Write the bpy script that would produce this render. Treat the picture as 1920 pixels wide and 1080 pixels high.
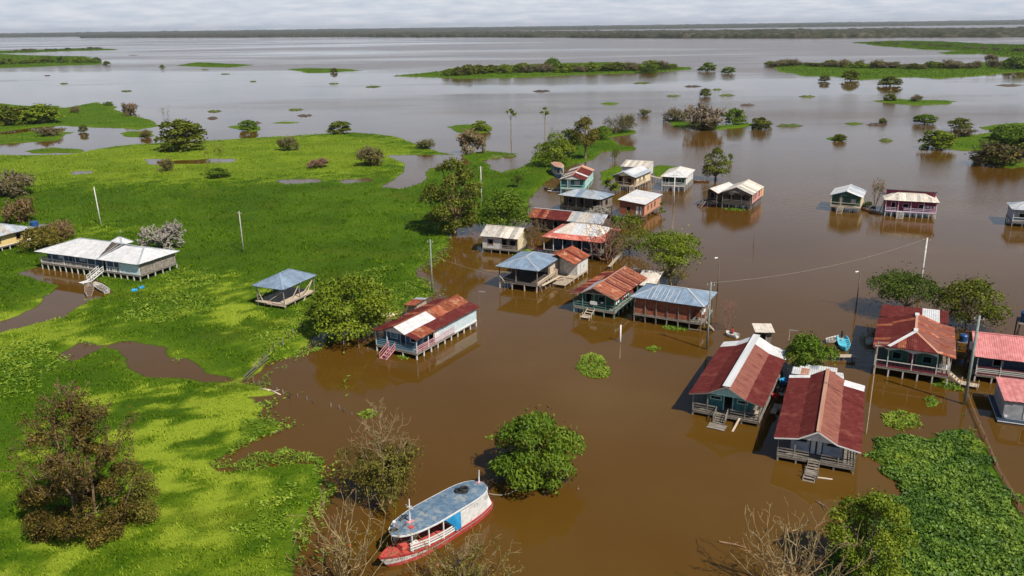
import bpy, math, random
import numpy as np
from mathutils import Matrix, Vector

# ------------------------------------------------------------------ camera
for o in list(bpy.data.objects):
    bpy.data.objects.remove(o)
scene = bpy.context.scene
COL = scene.collection
rad = math.radians
cam_d = bpy.data.cameras.new('camera')
cam_d.lens = 28.69
cam_d.sensor_width = 36
cam_d.clip_start = 0.5
cam_d.clip_end = 40000
cam = bpy.data.objects.new('camera', cam_d)
COL.objects.link(cam)
cam.matrix_world = Matrix.Translation((0, 0, 42)) @ Matrix.Rotation(rad(90 - 17.758), 4, 'X') @ Matrix.Rotation(rad(-0.75), 4, 'Z')
scene.camera = cam

# ------------------------------------------------------------------ sky
SUN_AZ, SUN_EL = -49.0, 50.0          # degrees: azimuth from +X, elevation
world = bpy.data.worlds.new('World')
scene.world = world
world.use_nodes = True
wt = world.node_tree
wt.nodes.clear()
def N(t, typ, **k):
    n = t.nodes.new(typ)
    for a, v in k.items():
        if a.startswith('i_'):
            key = a[2:]
            key = int(key) if key.isdigit() else key.replace('_', ' ')
            n.inputs[key].default_value = v
        else:
            setattr(n, a, v)
    return n
def ramp(t, stops, interp='LINEAR'):
    n = t.nodes.new('ShaderNodeValToRGB')
    e = n.color_ramp.elements
    while len(e) < len(stops):
        e.new(0.5)
    for i, (p, c) in enumerate(stops):
        e[i].position = p
        e[i].color = (c, c, c, 1) if isinstance(c, (int, float)) else (*c, 1)
    n.color_ramp.interpolation = interp
    return n
sky = N(wt, 'ShaderNodeTexSky', sky_type='NISHITA')
sky.sun_disc = False
sky.sun_elevation = rad(SUN_EL)
sky.sun_rotation = rad(90 - SUN_AZ)
sky.altitude = 0
sky.air_density = 1.0
sky.dust_density = 0.3
sky.ozone_density = 2.0
tc = N(wt, 'ShaderNodeTexCoord')
sep = N(wt, 'ShaderNodeSeparateXYZ')
wt.links.new(tc.outputs['Generated'], sep.inputs[0])
zc = N(wt, 'ShaderNodeMath', operation='MAXIMUM', i_1=0.0)
wt.links.new(sep.outputs['Z'], zc.inputs[0])
za = N(wt, 'ShaderNodeMath', operation='ADD', i_1=0.13)
wt.links.new(zc.outputs[0], za.inputs[0])
dx = N(wt, 'ShaderNodeMath', operation='DIVIDE')
dy = N(wt, 'ShaderNodeMath', operation='DIVIDE')
wt.links.new(sep.outputs['X'], dx.inputs[0]); wt.links.new(za.outputs[0], dx.inputs[1])
wt.links.new(sep.outputs['Y'], dy.inputs[0]); wt.links.new(za.outputs[0], dy.inputs[1])
cmb = N(wt, 'ShaderNodeCombineXYZ')
wt.links.new(dx.outputs[0], cmb.inputs[0]); wt.links.new(dy.outputs[0], cmb.inputs[1])
cn = N(wt, 'ShaderNodeTexNoise', i_Scale=0.9, i_Detail=7.0, i_Roughness=0.58)
wt.links.new(cmb.outputs[0], cn.inputs['Vector'])
cr = ramp(wt, [(0.50, 0.0), (0.76, 0.30)])
wt.links.new(cn.outputs[0], cr.inputs[0])
# thicker cloud towards the horizon, where one looks along the cloud deck
hz = ramp(wt, [(0.0, 0.97), (0.07, 0.80), (0.20, 0.42), (0.42, 0.0)])
wt.links.new(zc.outputs[0], hz.inputs[0])
cf = N(wt, 'ShaderNodeMath', operation='MAXIMUM')
wt.links.new(cr.outputs[0], cf.inputs[0]); wt.links.new(hz.outputs[0], cf.inputs[1])
cf2 = N(wt, 'ShaderNodeMath', operation='MULTIPLY', i_1=0.9)
wt.links.new(cf.outputs[0], cf2.inputs[0])
cn2 = N(wt, 'ShaderNodeTexNoise', i_Scale=3.4, i_Detail=6.0, i_Roughness=0.55)
wt.links.new(cmb.outputs[0], cn2.inputs['Vector'])
cc = ramp(wt, [(0.30, (0.50, 0.585, 0.72)), (0.66, (0.75, 0.77, 0.86))])
wt.links.new(cn2.outputs[0], cc.inputs[0])
csc = N(wt, 'ShaderNodeVectorMath', operation='SCALE'); csc.inputs['Scale'].default_value = 14.2
wt.links.new(cc.outputs[0], csc.inputs[0])
mx = N(wt, 'ShaderNodeMix', data_type='RGBA')
wt.links.new(cf2.outputs[0], mx.inputs['Factor'])
wt.links.new(sky.outputs[0], mx.inputs['A'])
wt.links.new(csc.outputs[0], mx.inputs['B'])
bg = N(wt, 'ShaderNodeBackground', i_Strength=0.07)
wt.links.new(mx.outputs['Result'], bg.inputs[0])
wo = N(wt, 'ShaderNodeOutputWorld')
wt.links.new(bg.outputs[0], wo.inputs[0])

# ------------------------------------------------------------------ sun
sl = bpy.data.lights.new('sun', 'SUN')
sl.energy = 5.0
sl.angle = rad(0.55)
sl.color = (1.0, 0.94, 0.84)
so = bpy.data.objects.new('sun', sl)
COL.objects.link(so)
sd = Vector((math.cos(rad(SUN_EL)) * math.cos(rad(SUN_AZ)), math.cos(rad(SUN_EL)) * math.sin(rad(SUN_AZ)), math.sin(rad(SUN_EL))))
so.rotation_euler = sd.to_track_quat('Z', 'Y').to_euler()
so.location = sd * 200

vs = scene.view_settings
vs.view_transform = 'Standard'
vs.look = 'None'
vs.exposure = 0.1
vs.gamma = 1.0
vs.use_curve_mapping = False
scene.cycles.max_bounces = 6
scene.cycles.diffuse_bounces = 2
scene.cycles.glossy_bounces = 3
scene.cycles.transmission_bounces = 2
scene.cycles.volume_bounces = 0
scene.cycles.transparent_max_bounces = 4
scene.cycles.caustics_reflective = False
scene.cycles.caustics_refractive = False
scene.cycles.use_denoising = True

# ------------------------------------------------------------------ materials
MATS = {}
def newmat(name):
    m = bpy.data.materials.new(name)
    m.use_nodes = True
    t = m.node_tree
    b = t.nodes['Principled BSDF']
    MATS[name] = m
    return m, t, b
def mk(name, c1, c2, scale=2.0, rough=0.75, metal=0.0, spec=0.3, bump=0.0, bscale=15.0, rnd=0.2, stretch=(1, 1, 1), lo=0.4, hi=0.62, detail=5, c3=None, s3=0.6, t3=0.62):
    """weathered surface: two-tone noise, a third tone in larger stains, brightness varied per piece"""
    m, t, b = newmat(name)
    tcn = N(t, 'ShaderNodeTexCoord')
    mp = N(t, 'ShaderNodeMapping'); mp.inputs['Scale'].default_value = stretch
    t.links.new(tcn.outputs['Object'], mp.inputs[0])
    no = N(t, 'ShaderNodeTexNoise', i_Scale=scale, i_Detail=float(detail), i_Roughness=0.62)
    oi = N(t, 'ShaderNodeObjectInfo')
    no.noise_dimensions = '4D'
    wm = N(t, 'ShaderNodeMath', operation='MULTIPLY', i_1=9.0)
    t.links.new(oi.outputs['Random'], wm.inputs[0]); t.links.new(wm.outputs[0], no.inputs['W'])
    t.links.new(mp.outputs[0], no.inputs['Vector'])
    r = ramp(t, [(lo, c1), (hi, c2)])
    t.links.new(no.outputs[0], r.inputs[0])
    col = r.outputs[0]
    if c3:
        n3 = N(t, 'ShaderNodeTexNoise', i_Scale=s3, i_Detail=6.0, i_Roughness=0.65)
        t.links.new(mp.outputs[0], n3.inputs['Vector'])
        r3 = ramp(t, [(t3 - 0.05, 0.0), (t3 + 0.05, 1.0)])
        t.links.new(n3.outputs[0], r3.inputs[0])
        m3 = N(t, 'ShaderNodeMix', data_type='RGBA'); m3.inputs['B'].default_value = (*c3, 1)
        t.links.new(r3.outputs[0], m3.inputs['Factor']); t.links.new(col, m3.inputs['A'])
        col = m3.outputs['Result']
    hv = N(t, 'ShaderNodeHueSaturation')
    mr = N(t, 'ShaderNodeMapRange'); mr.inputs[3].default_value = 1 - rnd; mr.inputs[4].default_value = 1 + rnd
    t.links.new(oi.outputs['Random'], mr.inputs[0]); t.links.new(mr.outputs[0], hv.inputs['Value'])
    t.links.new(col, hv.inputs['Color'])
    t.links.new(hv.outputs[0], b.inputs['Base Color'])
    b.inputs['Roughness'].default_value = rough
    b.inputs['Metallic'].default_value = metal
    b.inputs['Specular IOR Level'].default_value = spec
    if bump:
        bn = N(t, 'ShaderNodeTexNoise', i_Scale=bscale, i_Detail=4.0)
        t.links.new(mp.outputs[0], bn.inputs['Vector'])
        bp = N(t, 'ShaderNodeBump', i_Strength=bump, i_Distance=0.02)
        t.links.new(bn.outputs[0], bp.inputs['Height']); t.links.new(bp.outputs[0], b.inputs['Normal'])
    return m
W_ = (1, 1, 1)
mk('wood_grey', (0.16, 0.135, 0.11), (0.31, 0.27, 0.225), 3, .85, stretch=(1, 1, 1), rnd=.3)
mk('wood_dark', (0.055, 0.042, 0.034), (0.12, 0.095, 0.075), 3, .85, rnd=.3)
mk('wood_pale', (0.42, 0.33, 0.24), (0.60, 0.49, 0.37), 3, .85, rnd=.25)
mk('wood_brown', (0.17, 0.10, 0.06), (0.27, 0.17, 0.11), 3, .85, rnd=.3)
mk('white_paint', (0.62, 0.61, 0.58), (0.80, 0.79, 0.76), 2.5, .6, rnd=.08)
mk('dirty_white', (0.46, 0.43, 0.39), (0.68, 0.65, 0.60), 2.5, .7, rnd=.12)
mk('pale_blue', (0.50, 0.62, 0.66), (0.66, 0.76, 0.79), 2.0, .6, rnd=.08)
mk('blue_wall', (0.05, 0.10, 0.16), (0.09, 0.16, 0.24), 2.5, .6, rnd=.12)
mk('blue_rail', (0.12, 0.26, 0.36), (0.22, 0.38, 0.48), 2.5, .6, rnd=.15)
mk('navy_wall', (0.025, 0.045, 0.075), (0.05, 0.08, 0.12), 2.5, .6, rnd=.1)
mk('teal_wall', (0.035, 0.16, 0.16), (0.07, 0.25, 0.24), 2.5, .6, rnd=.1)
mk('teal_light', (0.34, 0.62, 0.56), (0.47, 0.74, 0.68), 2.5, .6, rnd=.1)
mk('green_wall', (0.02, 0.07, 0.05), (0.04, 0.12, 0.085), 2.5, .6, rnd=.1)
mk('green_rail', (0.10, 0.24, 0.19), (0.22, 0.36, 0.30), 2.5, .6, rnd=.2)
mk('yellow_wall', (0.72, 0.52, 0.20), (0.82, 0.63, 0.30), 2.0, .6, rnd=.08)
mk('cream_wall', (0.66, 0.55, 0.34), (0.78, 0.68, 0.46), 2.0, .65, rnd=.1)
mk('brick_red', (0.22, 0.065, 0.035), (0.33, 0.115, 0.06), 2.5, .75, rnd=.15)
mk('salmon_wall', (0.52, 0.24, 0.15), (0.64, 0.33, 0.21), 2.0, .65, rnd=.08)
mk('pink_wall', (0.56, 0.27, 0.24), (0.68, 0.36, 0.31), 2.0, .65, rnd=.08)
mk('orange_wall', (0.66, 0.35, 0.14), (0.78, 0.46, 0.21), 2.0, .65, rnd=.08)
mk('magenta_wall', (0.20, 0.022, 0.055), (0.29, 0.04, 0.09), 2.0, .6, rnd=.1)
mk('lilac_paint', (0.55, 0.40, 0.52), (0.72, 0.60, 0.70), 2.0, .6, rnd=.1)
mk('maroon_paint', (0.14, 0.018, 0.030), (0.22, 0.035, 0.045), 2.0, .6, rnd=.15)
mk('pink_rail', (0.48, 0.20, 0.22), (0.62, 0.30, 0.32), 2.0, .6, rnd=.2)
mk('grey_wall', (0.26, 0.27, 0.28), (0.38, 0.39, 0.40), 2.0, .7, rnd=.1)
mk('blue_grey_wall', (0.32, 0.36, 0.42), (0.44, 0.48, 0.54), 2.0, .7, rnd=.1)
mk('pole_concrete', (0.36, 0.34, 0.30), (0.50, 0.48, 0.43), 2.0, .85, rnd=.1)
mk('pole_green', (0.17, 0.21, 0.18), (0.26, 0.30, 0.26), 2.0, .8, rnd=.1)
mk('pole_wood', (0.10, 0.075, 0.055), (0.18, 0.14, 0.105), 2.0, .85, rnd=.1)
mk('wire_grey', (0.30, 0.28, 0.26), (0.36, 0.34, 0.31), 2.0, .7)
mk('void_dark', (0.012, 0.011, 0.010), (0.02, 0.018, 0.016), 2.0, .9)
mk('tarp_blue', (0.02, 0.24, 0.50), (0.05, 0.36, 0.66), 2.0, .45, rnd=.1)
mk('tank_blue', (0.015, 0.06, 0.18), (0.03, 0.10, 0.27), 2.0, .4, rnd=.1)
mk('rubber', (0.012, 0.012, 0.013), (0.03, 0.03, 0.03), 5.0, .7)
mk('cloth_red', (0.45, 0.02, 0.03), (0.60, 0.05, 0.06), 5.0, .8)
mk('cloth_white', (0.66, 0.65, 0.62), (0.82, 0.81, 0.78), 5.0, .8)
mk('cloth_dark', (0.03, 0.035, 0.06), (0.06, 0.065, 0.10), 5.0, .8)
mk('skin', (0.20, 0.095, 0.055), (0.26, 0.13, 0.08), 5.0, .6)
mk('hair', (0.01, 0.008, 0.007), (0.02, 0.016, 0.014), 5.0, .6)
# roofing sheets (slope runs along the sheet; stains are stretched along it)
mk('sheet_red', (0.102, 0.019, 0.017), (0.142, 0.031, 0.027), 1.6, .8, spec=.06, rnd=.06, c3=(0.17, 0.05, 0.038), s3=.8, t3=.60)
mk('sheet_faded', (0.19, 0.068, 0.050), (0.27, 0.11, 0.082), 2.6, .7, spec=.06, rnd=.06, stretch=(.35, 3, 1), c3=(0.13, 0.035, 0.03), s3=.9, t3=.60)
mk('sheet_rust', (0.21, 0.055, 0.030), (0.33, 0.105, 0.055), 1.8, .8, spec=.06, rnd=.25, c3=(0.46, 0.24, 0.15), s3=.9, t3=.60)
mk('sheet_rustpale', (0.38, 0.17, 0.11), (0.55, 0.33, 0.24), 1.8, .8, spec=.06, rnd=.2)
mk('sheet_coral', (0.47, 0.12, 0.085), (0.60, 0.19, 0.14), 1.4, .7, spec=.06, rnd=.16, c3=(0.66, 0.36, 0.29), s3=.7, t3=.6)
mk('sheet_pink', (0.50, 0.17, 0.165), (0.62, 0.255, 0.24), 1.4, .65, spec=.06, rnd=.08)
mk('sheet_white', (0.52, 0.515, 0.51), (0.66, 0.65, 0.645), 1.4, .6, rnd=.05, c3=(0.46, 0.40, 0.35), s3=.8, t3=.68)
mk('sheet_cream', (0.58, 0.50, 0.41), (0.74, 0.67, 0.57), 1.4, .65, rnd=.12, c3=(0.34, 0.25, 0.18), s3=1.1, t3=.66)
mk('sheet_zinc', (0.40, 0.43, 0.46), (0.54, 0.57, 0.60), 1.2, .5, metal=.25, rnd=.12)
mk('sheet_blue', (0.24, 0.32, 0.42), (0.35, 0.44, 0.54), 1.0, .45, metal=.35, rnd=.13)  # zinc sheet; the sky's blue reflection is put into its base colour
mk('sheet_grime', (0.38, 0.34, 0.29), (0.54, 0.50, 0.44), 1.6, .75, rnd=.15, c3=(0.17, 0.14, 0.12), s3=1.6, t3=.62)
# boats
mk('hull_red', (0.42, 0.045, 0.045), (0.55, 0.09, 0.08), 2.0, .5, rnd=.05)
mk('hull_white', (0.62, 0.60, 0.57), (0.80, 0.78, 0.75), 1.6, .5, rnd=.05, c3=(0.52, 0.36, 0.28), s3=.9, t3=.7)
mk('hull_blue', (0.10, 0.20, 0.34), (0.18, 0.30, 0.45), 2.0, .5)
mk('boat_cyan', (0.08, 0.42, 0.55), (0.14, 0.54, 0.66), 2.0, .45)
mk('deck_blue', (0.085, 0.145, 0.215), (0.155, 0.225, 0.30), 1.8, .7, c3=(0.25, 0.28, 0.29), s3=1.3, t3=.57, detail=8)
mk('deck_seam', (0.06, 0.10, 0.15), (0.10, 0.15, 0.20), 3.0, .7)
mk('deck_red', (0.46, 0.06, 0.05), (0.58, 0.11, 0.09), 2.0, .6)
mk('letter_dark', (0.14, 0.10, 0.09), (0.24, 0.18, 0.16), 3.0, .7)
# bark
mk('bark_grey', (0.17, 0.125, 0.08), (0.29, 0.22, 0.15), 4, .9, rnd=.15)
mk('bark_pale', (0.19, 0.135, 0.062), (0.33, 0.245, 0.125), 4, .9, rnd=.12)
mk('bark_brown', (0.14, 0.088, 0.05), (0.26, 0.175, 0.10), 4, .9, rnd=.1)
mk('bark_dark', (0.05, 0.038, 0.03), (0.11, 0.085, 0.065), 4, .9, rnd=.15)
mk('bark_red', (0.20, 0.10, 0.07), (0.34, 0.19, 0.13), 4, .9, rnd=.15)
def dry_patches(t, col, amount=0.32):
    """brownish patches of dying grass, placed by a world-space noise"""
    g = N(t, 'ShaderNodeNewGeometry')
    n = N(t, 'ShaderNodeTexNoise', i_Scale=0.055, i_Detail=5.0, i_Roughness=0.65)
    mpd = N(t, 'ShaderNodeMapping'); mpd.inputs['Scale'].default_value = (0.8, 1.6, 0.0)
    t.links.new(g.outputs['Position'], mpd.inputs[0]); t.links.new(mpd.outputs[0], n.inputs['Vector'])
    r = ramp(t, [(0.54, 0.0), (0.70, amount)])
    t.links.new(n.outputs[0], r.inputs[0])
    mxd = N(t, 'ShaderNodeMix', data_type='RGBA'); mxd.inputs['B'].default_value = (0.125, 0.115, 0.012, 1)
    t.links.new(r.outputs[0], mxd.inputs['Factor']); t.links.new(col, mxd.inputs['A'])
    return mxd.outputs['Result']
def leafmat(name, stops, rough=0.6, spec=0.18, trans=0.12, dry=False):
    m, t, b = newmat(name)
    at = N(t, 'ShaderNodeAttribute', attribute_name='tint')
    r = ramp(t, stops)
    t.links.new(at.outputs['Fac'], r.inputs[0])
    col = dry_patches(t, r.outputs[0]) if dry else r.outputs[0]
    t.links.new(col, b.inputs['Base Color'])
    b.inputs['Roughness'].default_value = rough
    b.inputs['Specular IOR Level'].default_value = spec
    tr = N(t, 'ShaderNodeBsdfTranslucent')
    t.links.new(col, tr.inputs[0])
    ms = N(t, 'ShaderNodeMixShader', i_0=trans)
    t.links.new(b.outputs[0], ms.inputs[1]); t.links.new(tr.outputs[0], ms.inputs[2])
    t.links.new(ms.outputs[0], t.nodes['Material Output'].inputs[0])
leafmat('leaf_green', [(0, (0.034, 0.072, 0.003)), (.55, (0.090, 0.155, 0.008)), (1, (0.18, 0.245, 0.02))])
leafmat('leaf_bright', [(0, (0.048, 0.088, 0.003)), (.5, (0.125, 0.18, 0.008)), (1, (0.25, 0.29, 0.02))])
leafmat('leaf_dark', [(0, (0.024, 0.046, 0.004)), (.6, (0.066, 0.104, 0.009)), (1, (0.125, 0.165, 0.018))])
leafmat('leaf_olive', [(0, (0.034, 0.048, 0.004)), (.55, (0.100, 0.122, 0.009)), (1, (0.19, 0.20, 0.02))])
leafmat('leaf_amber', [(0, (0.048, 0.048, 0.007)), (.55, (0.125, 0.115, 0.015)), (1, (0.24, 0.17, 0.03))])
leafmat('leaf_brown', [(0, (0.050, 0.046, 0.013)), (.55, (0.122, 0.112, 0.034)), (1, (0.21, 0.19, 0.07))])
leafmat('leaf_shaggy', [(0, (0.021, 0.014, 0.003)), (.5, (0.082, 0.056, 0.008)), (1, (0.21, 0.15, 0.024))])
leafmat('leaf_vine', [(0, (0.06, 0.06, 0.010)), (.5, (0.14, 0.13, 0.018)), (1, (0.24, 0.20, 0.035))])
leafmat('leaf_grey', [(0, (0.18, 0.155, 0.12)), (.55, (0.28, 0.25, 0.20)), (1, (0.40, 0.36, 0.30))])
mk('bark_bone', (0.27, 0.24, 0.195), (0.44, 0.40, 0.335), 4, .9, rnd=.1)
leafmat('leaf_hyacinth', [(0, (0.038, 0.088, 0.006)), (.5, (0.092, 0.175, 0.014)), (1, (0.21, 0.30, 0.03))], rough=.55, spec=.3)
leafmat('leaf_lime', [(0, (0.08, 0.15, 0.010)), (.5, (0.16, 0.25, 0.018)), (1, (0.30, 0.37, 0.04))])
leafmat('grass_blade', [(0, (0.036, 0.085, 0.002)), (.35, (0.070, 0.140, 0.003)), (.6, (0.125, 0.195, 0.008)), (1, (0.27, 0.35, 0.030))], rough=.8, spec=.03, dry=True)
leafmat('bud_red', [(0, (0.30, 0.04, 0.03)), (1, (0.50, 0.12, 0.08))])

# ------------------------------------------------------------------ mesh helpers
def link(name, mesh, mat=None, parent=None):
    o = bpy.data.objects.new(name, mesh)
    if mat is not None and mesh is not None and len(mesh.materials) == 0:
        mesh.materials.append(MATS[mat] if isinstance(mat, str) else mat)
    COL.objects.link(o)
    if parent is not None:
        o.parent = parent
    return o
def pymesh(name, v, f, mat, parent=None, smooth=False):
    me = bpy.data.meshes.new(name)
    me.from_pydata([tuple(p) for p in v], [], f)
    if smooth:
        me.polygons.foreach_set('use_smooth', [True] * len(me.polygons))
    return link(name, me, mat, parent)
def npmesh(name, V, F, tint=None, smooth=False):
    V = np.asarray(V, np.float32); F = np.asarray(F, np.int32)
    k = F.shape[1]
    me = bpy.data.meshes.new(name)
    me.vertices.add(len(V)); me.vertices.foreach_set('co', V.ravel())
    me.loops.add(F.size); me.loops.foreach_set('vertex_index', F.ravel())
    me.polygons.add(len(F))
    me.polygons.foreach_set('loop_start', np.arange(0, F.size, k, dtype=np.int32))
    me.polygons.foreach_set('loop_total', np.full(len(F), k, np.int32))
    if smooth:
        me.polygons.foreach_set('use_smooth', np.ones(len(F), bool))
    me.update(calc_edges=True)
    if tint is not None:
        a = me.attributes.new('tint', 'FLOAT', 'POINT')
        a.data.foreach_set('value', np.asarray(tint, np.float32))
    return me
def root(name, label, cat, loc=(0, 0, 0), yaw=0.0, group=None, kind=None):
    o = bpy.data.objects.new(name, None)
    o.empty_display_size = 0.5
    COL.objects.link(o)
    o.location = loc
    o.rotation_euler = (0, 0, rad(yaw))
    return tag(o, label, cat, group, kind)
def tag(o, label, cat=None, group=None, kind=None):
    o['label'] = label
    if cat: o['category'] = cat
    if group: o['group'] = group
    if kind: o['kind'] = kind
    return o
CUBE_F = [(0, 3, 2, 1), (4, 5, 6, 7), (0, 1, 5, 4), (1, 2, 6, 5), (2, 3, 7, 6), (3, 0, 4, 7)]
_cube = {}
def unit_cube(mat):
    if mat not in _cube:
        me = bpy.data.meshes.new('bar_' + mat)
        v = [(x, y, z) for z in (-.5, .5) for (x, y) in ((-.5, -.5), (.5, -.5), (.5, .5), (-.5, .5))]
        me.from_pydata(v, [], CUBE_F)
        me.materials.append(MATS[mat])
        _cube[mat] = me
    return _cube[mat]
def bar(parent, name, p, q, w, h, mat, up=(0, 0, 1)):
    """a squared timber from p to q, w wide and h deep: one object on a shared mesh"""
    p = Vector(p); q = Vector(q); d = q - p; L = d.length
    x = d.normalized(); u = Vector(up)
    if abs(x.dot(u)) > 0.98: u = Vector((0, 1, 0))
    y = u.cross(x).normalized(); z = x.cross(y)
    o = bpy.data.objects.new(name, unit_cube(mat))
    COL.objects.link(o)
    o.parent = parent
    M = Matrix((x, y, z)).transposed().to_4x4() @ Matrix.Diagonal((L, w, h, 1))
    M.translation = (p + q) / 2
    o.matrix_local = M
    return o
def block(parent, name, x0, x1, y0, y1, z0, z1, mat):
    return bar(parent, name, (x0, (y0 + y1) / 2, (z0 + z1) / 2), (x1, (y0 + y1) / 2, (z0 + z1) / 2), abs(y1 - y0), abs(z1 - z0), mat)
class MB:
    """collects boxes and prisms for one mesh part"""
    def __init__(s): s.v = []; s.f = []
    def box(s, x0, x1, y0, y1, z0, z1):
        n = len(s.v)
        s.v += [(x, y, z) for z in (z0, z1) for (x, y) in ((x0, y0), (x1, y0), (x1, y1), (x0, y1))]
        s.f += [tuple(i + n for i in f) for f in CUBE_F]
    def obox(s, o, u, w, u0, u1, w0, w1, z0, z1):
        n = len(s.v)
        for z in (z0, z1):
            for (a, b) in ((u0, w0), (u1, w0), (u1, w1), (u0, w1)):
                s.v.append((o[0] + u[0] * a + w[0] * b, o[1] + u[1] * a + w[1] * b, z))
        s.f += [tuple(i + n for i in f) for f in CUBE_F]
    def beam(s, p, q, w, h):
        p = Vector(p); q = Vector(q); x = (q - p).normalized(); u = Vector((0, 0, 1))
        if abs(x.dot(u)) > 0.98: u = Vector((0, 1, 0))
        y = u.cross(x).normalized(); z = x.cross(y); n = len(s.v)
        for e in (p, q):
            for (a, b) in ((-.5, -.5), (.5, -.5), (.5, .5), (-.5, .5)):
                s.v.append(tuple(e + y * a * w + z * b * h))
        s.f += [(n, n + 3, n + 2, n + 1), (n + 4, n + 5, n + 6, n + 7)] + [(n + i, n + (i + 1) % 4, n + 4 + (i + 1) % 4, n + 4 + i) for i in range(4)]
    def prism(s, pts, d):
        n = len(s.v); k = len(pts)
        s.v += [tuple(p) for p in pts] + [tuple(Vector(p) + Vector(d)) for p in pts]
        s.f += [tuple(range(n, n + k)), tuple(range(n + 2 * k - 1, n + k - 1, -1))]
        s.f += [(n + i, n + k + i, n + k + (i + 1) % k, n + (i + 1) % k) for i in range(k)]
    def out(s, name, mat, parent=None):
        return pymesh(name, s.v, s.f, mat, parent)
def cyl(V, F, p, q, r0, r1, k=8, cap=True):
    p = Vector(p); q = Vector(q); x = (q - p).normalized(); u = Vector((0, 0, 1))
    if abs(x.dot(u)) > 0.98: u = Vector((0, 1, 0))
    y = u.cross(x).normalized(); z = x.cross(y); n = len(V)
    for e, r in ((p, r0), (q, r1)):
        for i in range(k):
            a = 2 * math.pi * i / k
            V.append(tuple(e + y * math.cos(a) * r + z * math.sin(a) * r))
    F += [(n + i, n + (i + 1) % k, n + k + (i + 1) % k, n + k + i) for i in range(k)]
    if cap:
        F.append(tuple(range(n + k - 1, n - 1, -1))); F.append(tuple(range(n + k, n + 2 * k)))
def tubes(P0, P1, R0, R1, k=4):
    P0 = np.asarray(P0, float); P1 = np.asarray(P1, float); R0 = np.asarray(R0, float); R1 = np.asarray(R1, float)
    d = P1 - P0
    d /= np.maximum(np.linalg.norm(d, axis=1, keepdims=True), 1e-6)
    up = np.where(np.abs(d[:, 2:3]) > .9, np.array([[1., 0, 0]]), np.array([[0, 0, 1.]]))
    y = np.cross(up, d); y /= np.linalg.norm(y, axis=1, keepdims=True)
    z = np.cross(d, y); n = len(P0)
    V = np.zeros((n, 2 * k, 3))
    for i in range(k):
        a = 2 * math.pi * i / k
        o = y * math.cos(a) + z * math.sin(a)
        V[:, i] = P0 + o * R0[:, None]; V[:, k + i] = P1 + o * R1[:, None]
    F = np.zeros((n, k, 4), int); b = np.arange(n) * 2 * k
    for i in range(k):
        F[:, i] = np.stack([b + i, b + (i + 1) % k, b + k + (i + 1) % k, b + k + i], 1)
    return V.reshape(-1, 3), F.reshape(-1, 4)
# ------------------------------------------------------------------ noise
def _hash(ix, iy, s):
    h = (ix.astype(np.int64) * 374761393 + iy.astype(np.int64) * 668265263 + s * 1442695041) & 0x7fffffff
    h = ((h ^ (h >> 13)) * 1274126177) & 0x7fffffff
    return ((h ^ (h >> 16)) & 0xffff) / 65535.0
def vnoise(x, y, s=0):
    ix = np.floor(x); iy = np.floor(y); fx = x - ix; fy = y - iy
    fx = fx * fx * (3 - 2 * fx); fy = fy * fy * (3 - 2 * fy)
    a = _hash(ix, iy, s); b = _hash(ix + 1, iy, s); c = _hash(ix, iy + 1, s); d = _hash(ix + 1, iy + 1, s)
    return (a * (1 - fx) + b * fx) * (1 - fy) + (c * (1 - fx) + d * fx) * fy
def fbm(x, y, s=0, o=4):
    t = 0; a = .5; n = 0
    for i in range(o):
        t = t + a * vnoise(x * 2 ** i + 17.3 * i, y * 2 ** i + 9.1 * i, s + i); n += a; a *= .5
    return t / n
def sdpoly(P, X, Y):
    """signed distance to a polygon, positive inside"""
    P = np.asarray(P, float); n = len(P)
    d = np.full(X.shape, 1e18); ins = np.zeros(X.shape, bool)
    for i in range(n):
        ax, ay = P[i]; bx, by = P[(i + 1) % n]
        ex, ey = bx - ax, by - ay
        t = np.clip(((X - ax) * ex + (Y - ay) * ey) / (ex * ex + ey * ey + 1e-9), 0, 1)
        d = np.minimum(d, (X - ax - t * ex) ** 2 + (Y - ay - t * ey) ** 2)
        c = ((ay <= Y) != (by <= Y)) & (X < ax + (Y - ay) * ex / (ey if abs(ey) > 1e-9 else 1e-9))
        ins ^= c
    d = np.sqrt(d)
    return np.where(ins, d, -d)

# ================================================================== THE SETTING
# ------------------------------------------------------------------ water
m, t, b = newmat('river_water')
geo = N(t, 'ShaderNodeNewGeometry')
pos = geo.outputs['Position']
nz = N(t, 'ShaderNodeTexNoise', i_Scale=0.016, i_Detail=7.0, i_Roughness=0.62)
t.links.new(pos, nz.inputs['Vector'])
r = ramp(t, [(0.33, (0.088, 0.0405, 0.0040)), (0.52, (0.102, 0.0505, 0.0070)), (0.68, (0.124, 0.066, 0.0130))])
t.links.new(nz.outputs[0], r.inputs[0])
t.links.new(r.outputs[0], b.inputs['Base Color'])
b.inputs['IOR'].default_value = 1.333
b.inputs['Specular IOR Level'].default_value = 0.5
b.inputs['Roughness'].default_value = 0.05
# wind patches: stretched across the lake, they set how strongly the surface is ruffled
mp = N(t, 'ShaderNodeMapping'); mp.inputs['Scale'].default_value = (0.0011, 0.0036, 0.01)
t.links.new(pos, mp.inputs[0])
wn = N(t, 'ShaderNodeTexNoise', i_Scale=1.0, i_Detail=5.0, i_Roughness=0.6)
t.links.new(mp.outputs[0], wn.inputs['Vector'])
wr = ramp(t, [(0.44, 0.0), (0.62, 1.0)])
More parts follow.
